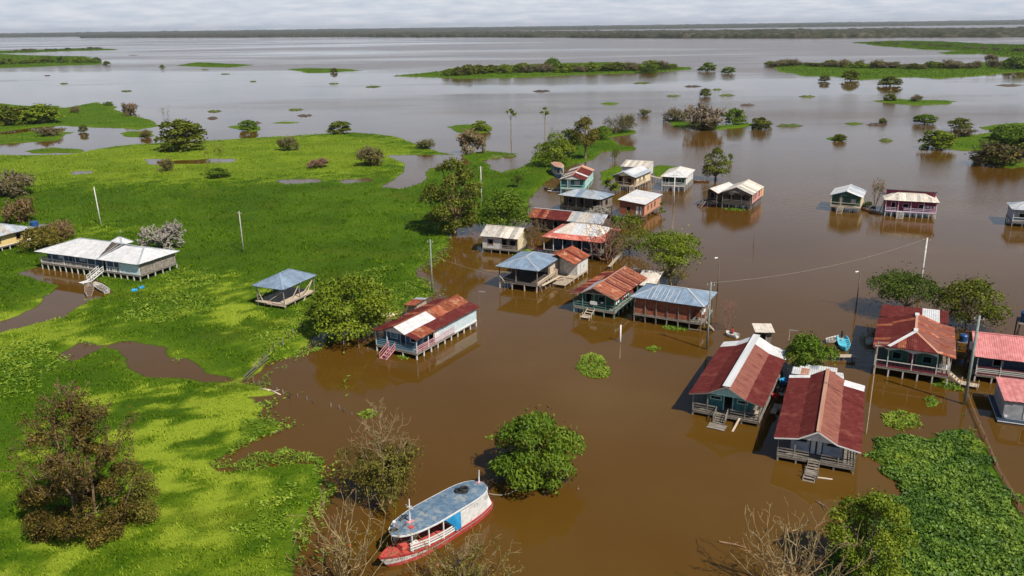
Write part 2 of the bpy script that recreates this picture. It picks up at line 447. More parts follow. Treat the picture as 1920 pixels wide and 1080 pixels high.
# the open lake beyond the islands is ruffled by wind, the sheltered water near the village is not
spw = N(t, 'ShaderNodeSeparateXYZ'); t.links.new(pos, spw.inputs[0])
ow = N(t, 'ShaderNodeMapRange', interpolation_type='SMOOTHSTEP'); ow.inputs[1].default_value = 550.0; ow.inputs[2].default_value = 1100.0; ow.inputs[3].default_value = -0.06; ow.inputs[4].default_value = 0.10
t.links.new(spw.outputs['Y'], ow.inputs[0])
wx = N(t, 'ShaderNodeMapRange', interpolation_type='SMOOTHSTEP'); wx.inputs[1].default_value = -500.0; wx.inputs[2].default_value = 100.0; wx.inputs[3].default_value = -0.05; wx.inputs[4].default_value = 0.04
t.links.new(spw.outputs['X'], wx.inputs[0])
oa = N(t, 'ShaderNodeMath', operation='ADD'); t.links.new(wn.outputs[0], oa.inputs[0]); t.links.new(ow.outputs[0], oa.inputs[1])
ob = N(t, 'ShaderNodeMath', operation='ADD'); t.links.new(oa.outputs[0], ob.inputs[0]); t.links.new(wx.outputs[0], ob.inputs[1])
t.links.new(ob.outputs[0], wr.inputs[0])
rr = N(t, 'ShaderNodeMapRange'); rr.inputs[3].default_value = 0.035; rr.inputs[4].default_value = 0.2
t.links.new(wr.outputs[0], rr.inputs[0]); t.links.new(rr.outputs[0], b.inputs['Roughness'])
w1 = N(t, 'ShaderNodeTexNoise', i_Scale=0.9, i_Detail=3.0, i_Roughness=0.5)
w2 = N(t, 'ShaderNodeTexNoise', i_Scale=3.6, i_Detail=2.0, i_Roughness=0.5)
mp2 = N(t, 'ShaderNodeMapping'); mp2.inputs['Scale'].default_value = (0.7, 1.25, 1.0); mp2.inputs['Rotation'].default_value = (0, 0, 0.35)
t.links.new(pos, mp2.inputs[0])
t.links.new(mp2.outputs[0], w1.inputs['Vector']); t.links.new(mp2.outputs[0], w2.inputs['Vector'])
h1 = N(t, 'ShaderNodeMath', operation='MULTIPLY', i_1=0.009)
h2 = N(t, 'ShaderNodeMath', operation='MULTIPLY', i_1=0.0018)
t.links.new(w1.outputs[0], h1.inputs[0]); t.links.new(w2.outputs[0], h2.inputs[0])
ha = N(t, 'ShaderNodeMath', operation='ADD')
t.links.new(h1.outputs[0], ha.inputs[0]); t.links.new(h2.outputs[0], ha.inputs[1])
hm = N(t, 'ShaderNodeMath', operation='MULTIPLY')
wa = N(t, 'ShaderNodeMapRange'); wa.inputs[3].default_value = 0.5; wa.inputs[4].default_value = 14.0
t.links.new(wr.outputs[0], wa.inputs[0])
t.links.new(ha.outputs[0], hm.inputs[0]); t.links.new(wa.outputs[0], hm.inputs[1])
bp = N(t, 'ShaderNodeBump', i_Strength=1.0, i_Distance=1.0)
t.links.new(hm.outputs[0], bp.inputs['Height']); t.links.new(bp.outputs[0], b.inputs['Normal'])
xs = [-14000, -3000, -600, 0, 600, 3000, 14000]; ys = [-400, 0, 200, 600, 2000, 6000, 20000]
V = [(x, y, 0) for y in ys for x in xs]
F = [(j * 7 + i, j * 7 + i + 1, j * 7 + i + 8, j * 7 + i + 7) for j in range(6) for i in range(6)]
tag(pymesh('river_water', V, F, 'river_water'), 'brown flood water reaching from the village to the horizon', 'water', kind='structure')

# ------------------------------------------------------------------ far flooded forest on the horizon
m, t, b = newmat('far_canopy')
geo = N(t, 'ShaderNodeNewGeometry')
n1 = N(t, 'ShaderNodeTexNoise', i_Scale=0.035, i_Detail=7.0, i_Roughness=0.75)
t.links.new(geo.outputs['Position'], n1.inputs['Vector'])
r = ramp(t, [(0.38, (0.022, 0.030, 0.012)), (0.52, (0.055, 0.056, 0.032)), (0.64, (0.125, 0.105, 0.08))])
t.links.new(n1.outputs[0], r.inputs[0]); t.links.new(r.outputs[0], b.inputs['Base Color'])
b.inputs['Roughness'].default_value = 0.9; b.inputs['Specular IOR Level'].default_value = 0.05
def canopy(name, label, front, depth0, depth1, h0, h1, seed, gap=0.0, hill=0.0):
    """a belt of wood: front is the shore line, the canopy a rough surface behind it"""
    fx = np.array([p[0] for p in front]); fy = np.array([p[1] for p in front])
    s = np.concatenate([[0], np.cumsum(np.hypot(np.diff(fx), np.diff(fy)))])
    n = int(min(1500, s[-1] / 6.0)); u = np.linspace(0, s[-1], n)
    X0 = np.interp(u, s, fx); Y0 = np.interp(u, s, fy)
    Y0 = Y0 + 30 * (fbm(u / 90, u * 0, seed + 5) - .5)
    D = np.interp(u, [0, s[-1]], [depth0, depth1])
    rows = np.concatenate([[0, .002], np.linspace(.07, 1, 70) ** 1.9])
    V = np.zeros((len(rows), n, 3))
    for j, rr_ in enumerate(rows):
        k = 1 + rr_ * D / np.hypot(X0, Y0)
        x = X0 * k; y = Y0 * k
        hh = (1.9 * fbm(x / 11 + 3.1 * j, y / 11, seed, 2) - .5 + .6 * fbm(x / 160, y / 160, seed + 9, 3) + 3.0 * np.maximum(0, fbm(x / 48, y / 90, seed + 15, 3) - .56))
        z = h0 + (h1 - h0) * hh + hill * max(0, rr_ - .25)
        z = z * np.clip(fbm(x / 260, y / 120, seed + 3, 3) * 4 - gap * 4 + .2, .05, 1)
        V[j, :, 0] = x; V[j, :, 1] = y; V[j, :, 2] = -0.5 if j == 0 else z
    F = []
    idx = np.arange(len(rows) * n).reshape(len(rows), n)
    F = np.stack([idx[:-1, :-1], idx[:-1, 1:], idx[1:, 1:], idx[1:, :-1]], -1).reshape(-1, 4)
    o = link(name, npmesh(name, V.reshape(-1, 3), F), 'far_canopy')
    return tag(o, label, 'forest', kind='stuff')
canopy('horizon_forest', 'long grey green belt of flooded forest along the far shore', [(-3396.21,6774.6),(-2120.85,5629.54),(-931.84,4757.12),(13.54,3521.98),(367.63,2998),(558.97,2740.31),(841.82,2463.12),(1106.87,2369.97),(1451.25,2113.69)], 4200, 1700, 3, 11, 11, .18)
canopy('distant_forest', 'bluish strip of forest closing the horizon beyond the second channel', [(-9000, 9300), (-5600, 9200), (-3600, 8600), (-1000, 9000), (700, 9000), (2400, 8700), (4500, 8200), (9000, 7800)], 6000, 6000, 5, 16, 31, .0, 34)

# ------------------------------------------------------------------ marsh land
m, t, b = newmat('marsh_grass')
at = N(t, 'ShaderNodeAttribute', attribute_name='tint')
geo = N(t, 'ShaderNodeNewGeometry')
n1 = N(t, 'ShaderNodeTexNoise', i_Scale=1.6, i_Detail=6.0, i_Roughness=0.72)
n2 = N(t, 'ShaderNodeTexNoise', i_Scale=0.09, i_Detail=4.0, i_Roughness=0.6)
mp = N(t, 'ShaderNodeMapping'); mp.inputs['Scale'].default_value = (0.7, 1.3, 1)
t.links.new(geo.outputs['Position'], mp.inputs[0])
t.links.new(mp.outputs[0], n1.inputs['Vector']); t.links.new(geo.outputs['Position'], n2.inputs['Vector'])
a1 = N(t, 'ShaderNodeMath', operation='MULTIPLY_ADD', i_1=0.55, i_2=-0.28)
t.links.new(n1.outputs[0], a1.inputs[0])
a2 = N(t, 'ShaderNodeMath', operation='MULTIPLY_ADD', i_1=0.3, i_2=-0.15)
t.links.new(n2.outputs[0], a2.inputs[0])
s1_ = N(t, 'ShaderNodeMath', operation='ADD'); s2_ = N(t, 'ShaderNodeMath', operation='ADD')
t.links.new(at.outputs['Fac'], s1_.inputs[0]); t.links.new(a1.outputs[0], s1_.inputs[1])
t.links.new(s1_.outputs[0], s2_.inputs[0]); t.links.new(a2.outputs[0], s2_.inputs[1])
r = ramp(t, [(0, (0.029, 0.066, 0.002)), (.30, (0.060, 0.122, 0.003)), (.55, (0.106, 0.172, 0.006)), (.95, (0.25, 0.32, 0.022))])
t.links.new(s2_.outputs[0], r.inputs[0])
# the wet, trampled margin just above the water is muddy
sp = N(t, 'ShaderNodeSeparateXYZ'); t.links.new(geo.outputs['Position'], sp.inputs[0])
mr = N(t, 'ShaderNodeMapRange'); mr.inputs[1].default_value = -0.02; mr.inputs[2].default_value = 0.07
t.links.new(sp.outputs['Z'], mr.inputs[0])
mm = N(t, 'ShaderNodeMix', data_type='RGBA'); mm.inputs['A'].default_value = (0.055, 0.042, 0.014, 1)
t.links.new(mr.outputs[0], mm.inputs['Factor']); t.links.new(dry_patches(t, r.outputs[0]), mm.inputs['B'])
t.links.new(mm.outputs['Result'], b.inputs['Base Color'])
b.inputs['Roughness'].default_value = 0.85; b.inputs['Specular IOR Level'].default_value = 0.1
bn = N(t, 'ShaderNodeTexNoise', i_Scale=4.0, i_Detail=5.0, i_Roughness=0.7)
t.links.new(mp.outputs[0], bn.inputs['Vector'])
bp = N(t, 'ShaderNodeBump', i_Strength=0.9, i_Distance=0.22)
t.links.new(bn.outputs[0], bp.inputs['Height']); t.links.new(bp.outputs[0], b.inputs['Normal'])

RNG = np.random.default_rng(7)
def unit(v): return v / np.maximum(np.linalg.norm(v, axis=-1, keepdims=True), 1e-9)
def leaves(rng, C, out, l, w, droop=.3, spread=.8):
    """one folded-diamond leaf per centre C, facing roughly along out"""
    n = len(C)
    nr = unit(out + spread * rng.normal(size=(n, 3)))
    d = rng.normal(size=(n, 3)); d[:, 2] -= droop * 2
    d = unit(d - nr * (d * nr).sum(1, keepdims=True))
    s = np.cross(nr, d)
    ll = l * (.6 + .8 * rng.random((n, 1))); ww = w * (.6 + .8 * rng.random((n, 1)))
    V = np.stack([C - d * ll * .5, C + s * ww * .5 + nr * ww * .12, C + d * ll * .5, C - s * ww * .5 + nr * ww * .12], 1)
    return V.reshape(-1, 3), np.arange(n * 4).reshape(n, 4)
def land(name, label, outline, ponds=(), lime=(), cat='marsh', ztop=0.2, edge=1.0, base=0.32, blades=0.0, bh=0.35, seed=1, kind='structure', puddle=0.0, ragged=1.0, bladename='grass', bladelabel=None):
    P = np.asarray(outline)
    x0, y0 = P.min(0) - 4 * edge; x1, y1 = P.max(0) + 4 * edge
    ys = [y0]
    while ys[-1] < y1: ys.append(ys[-1] + max(.55, ys[-1] * .0062))
    ys = np.array(ys); nx = int((x1 - x0) / max(.7, .0055 * (y0 + y1) / 2)) + 2
    xs = np.linspace(x0, x1, min(nx, 520))
    X, Y = np.meshgrid(xs, ys)
    S = sdpoly(outline, X, Y); S_shore = S
    S = S + edge * ragged * (3.2 * (fbm(X / (7 * edge), Y / (7 * edge), seed) - .5) + 2.2 * (fbm(X / (2.0 * edge), Y / (2.0 * edge), seed + 3, 4) - .5))
    for p in ponds:
        sp_ = sdpoly(p, X, Y) + 2.2 * (fbm(X / 4, Y / 4, seed + 21) - .5)
        S = np.minimum(S, -sp_ - .5)
    if puddle:
        S = np.minimum(S, (fbm(X / 16, Y / 9, seed + 33) - puddle) * 30)
    Z = np.clip(S * .22, -.45, ztop) + np.where(S > 0, .10 * fbm(X / 1.3, Y / 1.3, seed + 41, 3) - .04, 0)
    L = np.zeros(X.shape) + base + .35 * (fbm(X / 11, Y / 8, seed + 51) - .5)
    for q, w in lime:
        sl_ = sdpoly(q, X, Y)
        L = L + w * np.clip(.40 + sl_ / 9 + 2.4 * (fbm(X / 5.5, Y / 4, seed + 61) - .5) + 3.6 * (fbm(X / 1.9, Y / 1.5, seed + 63, 3) - .5), 0, 1)
    L = L + .18 * np.clip(1 - S / 3.0, 0, 1) * (S > 0)
    keep = Z > -.3
    idx = np.arange(X.size).reshape(X.shape)
    k4 = keep[:-1, :-1] | keep[1:, :-1] | keep[:-1, 1:] | keep[1:, 1:]
    F = np.stack([idx[:-1, :-1], idx[:-1, 1:], idx[1:, 1:], idx[1:, :-1]], -1)[k4]
    used = np.unique(F); rm = np.full(X.size, -1); rm[used] = np.arange(len(used))
    V = np.stack([X, Y, Z], -1).reshape(-1, 3)[used]
    o = link(name, npmesh(name, V, rm[F], np.clip(L.ravel()[used], 0, 1), smooth=True), 'marsh_grass')
    tag(o, label, cat, kind=kind)
    if blades:
        # loose leaves and drifting bits along the rim of the mat
        c = (S > -2.2) & (S < .3) & ((S_shore < 5) | (fbm(X / 3.5, Y / 3.5, seed + 95) > .60)) & (Y < 330) & (cat == 'marsh')
        ii, jj = np.nonzero(c); cnt = RNG.poisson(np.clip((90 / np.maximum(ys[ii], 40)) ** 1.2, .3, 1.5) * 9 * np.clip(1 + S[ii, jj] / 2.2, 0, 1) * (fbm(xs[jj] / 2.5, ys[ii] / 2.5, seed + 91) > .5))
        ii = np.repeat(ii, cnt); jj = np.repeat(jj, cnt); n = len(ii)
        x = xs[jj] + (RNG.random(n) - .5) * 1.2; y = ys[ii] + (RNG.random(n) - .5) * 1.2
        V, F = leaves(RNG, np.stack([x, y, .05 + .14 * RNG.random(n)], 1), np.tile([0, 0, 1.], (n, 1)), .42, .2, .0, .3)
        if n: g = link('drifting_leaves', npmesh('drifting_leaves', V, F, np.repeat(np.clip(.5 + .8 * (RNG.random(n) - .5), 0, 1), 4)), 'leaf_lime')
        if n: tag(g, 'loose floating leaves along the shore of the marsh meadow', 'leaves', kind='stuff')
        # upright grass: leaf blades rooted on the mat, denser near by
        c = (S[:-1, :-1] > .15) & (S[1:, 1:] > .15)
        ii, jj = np.nonzero(c)
        A = (xs[1] - xs[0]) * np.diff(ys)[ii]
        dens = blades * np.clip((75 / np.maximum(ys[ii], 40)) ** 1.6, .08, 1.3)
        cnt = RNG.poisson(A * dens)
        ii = np.repeat(ii, cnt); jj = np.repeat(jj, cnt); n = len(ii)
        x = xs[jj] + RNG.random(n) * (xs[1] - xs[0]); y = ys[ii] + RNG.random(n) * np.diff(ys)[ii]
        z = Z[ii, jj]; l = L[ii, jj]
        sc = bh * (.5 + RNG.random(n)) * np.clip(y / 75, 1, 2.4) ** .6 * (.35 + 1.5 * fbm(x / 2.4, y / 2.4, seed + 71))
        az = RNG.random(n) * 6.283; lean = .25 + RNG.random(n) * .9
        w = sc * (.22 + .2 * RNG.random(n))
        dx_ = np.cos(az) * lean * sc; dy_ = np.sin(az) * lean * sc
        px_ = -np.sin(az) * w; py_ = np.cos(az) * w
        B = np.stack([x, y, z - .03], 1)
        V = np.stack([B + np.stack([px_, py_, 0 * z], 1) * .5, B - np.stack([px_, py_, 0 * z], 1) * .5,
                      B + np.stack([dx_ * .6 - px_ * .4, dy_ * .6 - py_ * .4, sc * .7], 1), B + np.stack([dx_, dy_, sc * .95], 1)], 1)
        F = np.arange(n * 4).reshape(n, 4)
        ti = np.clip(l + .75 * (RNG.random(n) - .5) + .35 * (fbm(x / 2, y / 2, seed + 81) - .5), 0, 1)
        g = link(bladename, npmesh(bladename, V.reshape(-1, 3), F, np.repeat(ti, 4)), 'grass_blade')
        tag(g, bladelabel or 'short grass growing on ' + label, 'grass', kind='stuff')
    return o
main_out = [(-45.8,46.4),(-24.8,46.0),(-18.4,52.5),(-18.5,57.1),(-19.0,61.5),(-18.1,66.1),(-18.4,70.4),(-19.5,73.7),(-22.1,74.4),(-25.9,72.4),(-30.2,71.9),(-31.4,74.0),(-29.0,77.2),(-26.2,81.5),(-29.3,83.6),(-29.7,86.9),(-31.6,89.4),(-28.9,90.4),(-33.0,94.0),(-32.7,98.3),(-29.9,101.8),(-28.5,106.6),(-27.6,111.4),(-25.5,114.0),(-20.8,114.8),(-17.9,119.7),(-13.2,129.4),(-14.8,134.8),(-17.2,138.7),(-17.9,143.4),(-15.8,147.6),(-12.8,155.9),(-12.7,168.0),(-11.4,175.6),(-6.4,180.5),(-2.2,178.2),(3.4,188.8),(4.7,206.3),(8.0,223.7),(12.1,233.4),(17.4,253.6),(27.5,269.9),(32.9,286.4),(35.9,284.9),(44.0,286.7),(44.9,295.9),(39.9,301.9),(39.5,323.2),(51.8,335.4),(52.3,346.1),(42.2,354.8),(28.5,329.3),(16.3,300.0),(8.2,276.2),(4.5,256.6),(-2.8,246.3),(-5.8,253.4),(-9.2,270.7),(2.5,284.1),(-8.9,291.5),(-17.8,282.1),(-22.0,285.0),(-41.2,323.3),(-47.6,337.1),(-66.1,351.5),(-92.0,341.6),(-114.7,332.2),(-138.9,325.0),(-152.2,317.2),(-159.2,297.0),(-172.5,295.6),(-190.8,297.2),(-233.4,278.0),(-134.6,143.3),(-73.4,71.7)]
ponds = [[(-42.6,284.3),(-23.4,282.6),(-17.4,280.9),(-12.3,262.2),(-26.2,255.0),(-25.4,230.2),(-30.1,221.7),(-35.9,225.2),(-33.2,237.6),(-31.8,251.5),(-34.8,267.3)],
  [(-78.8,110.5),(-78.1,117.2),(-76.3,121.2),(-76.5,124.8),(-77.6,130.1),(-77.5,133.3),(-79.1,136.1),(-84.0,140.4),(-89.7,143.7),(-89.0,147.1),(-81.5,145.0),(-75.4,140.3),(-68.1,131.4),(-69.6,127.5),(-70.3,121.7),(-69.4,119.2),(-73.5,117.0),(-75.8,113.2),(-76.8,107.3)],
  [(-61.3,103.5),(-60.8,108.2),(-58.0,106.3),(-59.0,101.9)], [(-56.1,107.0),(-54.7,108.0),(-49.1,105.6),(-46.8,102.0),(-44.4,101.4),(-42.2,99.7),(-39.7,96.7),(-35.0,94.8),(-35.2,93.7),(-40.6,95.4),(-45.2,95.8),(-49.6,99.2),(-51.6,102.9)],
  [(-125.8,282.9),(-120.5,281.3),(-115.3,269.5),(-119.8,271.0)], [(-103.9,281.1),(-94.5,280.3),(-92.6,273.2),(-100.1,272.7)], [(-118.5,276.5),(-104.4,279.9),(-96.3,274.6),(-102.0,270.6),(-113.0,271.5)],
  [(-68.3,237.6),(-57.8,239.4),(-55.0,234.0),(-63.6,231.3)], [(-49.3,236.2),(-42.0,239.2),(-39.6,233.7),(-46.8,230.9)], [(-138.6,257.8),(-133.5,258.4),(-131.5,253.3),(-135.3,252.6)], [(-109.6,174.1),(-109.3,184.3),(-101.0,181.2),(-102.2,175.7)]]
lime = [([(-42.3,87.6),(-35.3,91.1),(-30.3,91.7),(-27.7,87.2),(-28.7,81.8),(-30.3,75.9),(-30.6,70.7),(-34.0,72.8),(-37.9,78.4)], .75), ([(-83.9,118.6),(-74.4,119.2),(-67.5,120.4),(-62.0,111.0),(-66.5,105.0),(-73.1,101.4)], .5),
  ([(-51.2,123.6),(-47.0,131.7),(-41.2,127.2),(-40.1,120.6),(-44.7,119.5)], .65), ([(-64.3,128.1),(-57.1,132.1),(-63.6,136.9),(-67.7,132.6)], .4), ([(-50.5,70.7),(-34.8,70.8),(-26.2,73.6),(-19.5,72.4),(-19.1,62.3),(-21.0,54.4),(-40.4,53.6)], .34),
  ([(-94.0,173.3),(-91.3,181.1),(-90.0,176.0),(-92.8,168.6)], .5), ([(-196.1,296.4),(-136.9,321.7),(-79.6,345.6),(-46.5,331.9),(-29.0,284.3),(-41.0,242.7),(-85.4,232.8),(-123.0,231.4),(-151.3,225.4)], .40), ([(-30.3,107.7),(-30.0,116.5),(-25.7,115.2),(-27.2,107.6)], .4),
  ([(-39.7,119.3),(-30.0,120.2),(-29.7,111.9),(-34.8,107.9),(-35.8,96.7),(-37.6,112.2)], .25), ([(-45.8,91.4),(-42.1,93.6),(-34.8,70.8),(-36.7,63.6),(-41.0,76.2)], .45)]
land('marsh_ground', 'wide bright green marsh meadow on the left bank', main_out, ponds, lime, blades=30, bh=.17, seed=3, puddle=.0, base=.27, ragged=.8)
hy_out = [(36.1,73.3),(37.9,76.6),(41.2,77.7),(43.7,76.9),(46.7,79.0),(49.7,78.9),(48.5,74.4),(46.7,69.2),(45.7,64.6),(44.9,60.9),(41.2,51.3),(21.2,50.6),(26.0,56.9),(28.5,61.7),(32.9,64.9),(36.1,66.6),(36.6,69.8)]
land('hyacinth_bed', 'thick bed of floating water plants at the lower right', hy_out, cat='plant bed', ztop=.12, base=.22, seed=13, ragged=.5)
# islands and floating meadows out on the lake
ISL = [
 ('long grassy island with thickets in the middle of the lake', [(-107.6,773.0),(-81.3,830.6),(-32.0,928.1),(28.4,990.7),(124.0,1005.6),(172.8,895.3),(186.9,856.0),(173.3,816.6),(119.9,772.2),(75.2,765.2),(20.8,728.0),(-39.0,725.7),(-84.1,759.4)], 4.0),
 ('grassy island with bushes at the far right of the lake', [(266.5,868.7),(308.4,947.7),(333.4,886.1),(382.9,884.1),(425.8,846.6),(501.9,887.0),(609.5,923.1),(477.0,719.6),(436.1,712.5),(399.8,688.4),(358.6,660.3),(324.2,633.6),(320.7,668.8),(263.7,633.3),(264.5,688.8),(244.3,693.4),(246.0,768.7)], 4.0),
 ('pale green spit of marsh beyond the right hand island', [(743.3,1829.6),(878.1,1929.6),(923.0,1826.3),(884.1,1572.0),(928.9,1413.5),(643.6,975.4),(590.9,1012.2),(634.5,1137.5),(648.8,1204.7),(659.3,1254.0),(644.1,1320.4),(654.3,1415.2),(688.4,1599.0)], 8.0),
 ('narrow floating meadow just below the right hand spit', [(598.3,1176.6),(654.0,1228.8),(645.0,1156.5),(608.9,1103.6),(577.2,1116.4)], 4.0),
 ('flat light green floating meadow in the left of the lake', [(-425.1,1080.1),(-437.0,1181.9),(-380.4,1129.9),(-320.4,1064.7),(-327.9,996.7),(-368.1,1021.1)], 4.0),
 ('small floating meadow with one dark bush left of centre', [(-245.3,937.1),(-224.2,955.8),(-185.4,933.2),(-157.5,891.4),(-180.9,855.0),(-205.4,850.9)], 3.0),
 ('bushy island against the left edge of the lake', [(-1252.1,1931.7),(-1093.8,1828.2),(-933.3,1663.2),(-768.7,1541.5),(-591.9,1230.5),(-555.6,1149.6),(-584.8,1126.2),(-613.9,1089.2),(-643.0,1068.8),(-708.2,1086.3)], 4.0),
 ('thin line of marsh near the left horizon', [(-1327.6,2089.8),(-1185.6,2116.9),(-1165.1,2314.4),(-950.3,2100.9),(-1029.8,2044.0),(-1087.6,1940.7),(-1123.0,1877.3)], 10.0),
 ('green marsh island with round trees near the left edge', [(-351.2,526.2),(-320.5,525.5),(-285.7,499.0),(-271.1,500.4),(-258.3,482.0),(-259.4,524.0),(-229.5,487.8),(-223.3,470.9),(-177.0,410.3),(-162.3,385.9),(-167.4,373.9),(-182.6,379.7),(-213.3,391.6),(-221.7,384.0),(-227.4,368.6),(-247.7,366.9)], 1.6),
 ('low marsh strip in front of the left edge trees', [(-238.7,356.7),(-217.6,360.0),(-211.9,370.8),(-192.7,364.9),(-190.3,350.0),(-182.8,335.6),(-193.5,333.4),(-203.3,328.1),(-219.3,326.5)], 1.4),
 ('small marsh strip right of the left edge reflections', [(-169.5,360.5),(-166.8,366.0),(-158.1,365.0),(-149.0,345.7),(-155.2,344.6),(-161.8,347.1)], 1.0),
 ('long flat grass strip between the left channel and the meadow', [(-181.5,305.7),(-175.1,314.9),(-160.0,309.3),(-157.8,300.9),(-174.8,299.7)], 1.2),
 ('tiny meadow holding a round dark bush left of centre', [(-128.6,377.9),(-124.5,385.9),(-112.5,376.1),(-109.9,363.7),(-112.5,358.3),(-121.0,366.9)], 1.2),
 ('floating green meadow with a leafy bush above the village', [(-28.6,366.7),(-20.9,376.2),(-9.0,368.5),(-8.2,352.7),(-11.3,342.0),(-21.5,344.9)], 1.2),
 ('small oval floating meadow below the long island', [(50.2,471.3),(56.4,477.3),(62.1,469.6),(57.4,460.4),(51.9,464.4)], 1.2),
 ('grassy fringe around the green bush group in mid lake', [(71.7,385.1),(81.7,379.4),(90.9,357.2),(105.4,367.9),(107.8,361.4),(97.8,348.7),(80.3,341.3),(71.0,355.5)], .9),
 ('low green island with two bushes right of centre', [(203.2,465.6),(219.7,473.6),(233.4,464.5),(245.3,455.9),(233.4,441.4),(213.4,435.0),(205.5,448.7)], 1.6),
 ('marsh island with dense bushes at the right edge', [(148.4,288.9),(168.0,310.2),(186.2,321.3),(195.8,327.1),(207.7,319.0),(168.1,255.8),(148.3,239.3),(146.5,247.2),(145.1,253.5),(160.4,274.9),(153.0,278.1)], 1.2),
 ('thin marsh strip above the right edge bushes', [(192.8,341.9),(206.8,350.0),(231.7,357.3),(211.7,325.4),(201.7,329.9),(192.6,332.7)], 1.5),
 ('green marsh patch right behind the white hall', [(27.5,244.9),(32.2,254.4),(37.4,256.0),(32.4,237.2),(29.2,230.4),(24.5,229.1)], .8),
 ('green marsh patch between the yellow house and the white house', [(43.0,247.6),(47.2,256.3),(51.5,252.9),(48.0,239.6),(42.7,232.9)], .8),
 ('grass tuft island beside the grey tree in the water', [(66.6,258.9),(70.7,262.9),(71.2,259.6),(67.3,254.7)], .6),
 ('thin green floating strip above the meadow on the left', [(-112.8,391.2),(-108.9,397.5),(-98.6,394.0),(-102.6,387.8)], 1.0),
 ('small islet with a leaning bush in open water at right', [(119.3,312.0),(128.7,320.6),(126.5,308.2),(120.8,302.8)], .8),
 ('flat sliver of plants left of the two bush islet', [(144.7,359.2),(152.7,364.5),(153.6,358.1),(146.8,352.9)], .8),
]
for i, (lb, pl, e) in enumerate(ISL):
    land('island', lb, pl, cat='island', edge=e, ztop=.35, base=.36, blades=7, bh=.16 + .05 * e, bladelabel='rough grass on the ' + lb, seed=100 + i * 7, ragged=.95)
# specks of drifting plants on the open lake
def speck(label, p, a, bb, i):
    k = 14
    V = [(p[0] + a * math.cos(6.283 * j / k) * (.7 + .6 * vnoise(np.array([j * 1.7]), np.array([i * 3.1]))[0]), p[1] + bb * math.sin(6.283 * j / k) * (.7 + .6 * vnoise(np.array([j * 1.3]), np.array([i * 5.1]))[0]), .03) for j in range(k)]
    top = [(p[0] + (q[0] - p[0]) * .6, p[1] + (q[1] - p[1]) * .6, .30 + .25 * ((j * 7) % 3)) for j, q in enumerate(V)]
    F = [(j, (j + 1) % k, k + (j + 1) % k, k + j) for j in range(k)] + [tuple(range(k, 2 * k))]
    o = pymesh('floating_plants', V + top, F, 'wood_dark' if i % 3 == 0 else 'leafpatch')
    tag(o, label, 'floating plants', group='small drifting plant clumps on the open lake')
mk('leafpatch', (0.05, 0.075, 0.012), (0.10, 0.13, 0.02), 0.6, .8)
ORD = 'first second third fourth fifth sixth seventh eighth ninth tenth eleventh twelfth thirteenth fourteenth fifteenth sixteenth seventeenth eighteenth nineteenth twentieth'.split()
ORD += ['twenty-' + o for o in ORD[:9]] + ['thirtieth'] + ['thirty-' + o for o in ORD[:9]]
SP = [((-283.86,621.6),5),((-160.92,453.52),5),((-149.1,416.77),4),((-116.91,456.57),5),((-104.22,424),5),((-141.31,676.69),5),((-218.9,719.35),4),((-285.94,850.53),6),((-341.73,950.4),6),((-424.61,1036.79),6),((-383.4,724.29),4),((-474.12,865.38),4),((22.03,568.42),8),((100.93,635.13),8),((100.95,515.35),6),((129.86,594.94),7),((133.87,514.08),6),((178.17,498.91),6),((412.9,735.87),9),((338.68,566.07),10),((156.34,353.79),4),((139.02,304),3),((128.29,450.27),5),((119.83,353.97),7),((139.69,562.24),4),((-18.84,337.56),2.5),((-4.83,276.18),3),((-0.32,278.17),3),((-121.42,392.16),5),((-694.12,1570.03),10),((-102.6,632.83),8)]
SP.sort(key=lambda q: q[0][0] / q[0][1])
for i, (p, a) in enumerate(SP):
    speck(ORD[i] + ' small clump of drifting plants from the left on the open lake', p, a * .8, a * .55, i)

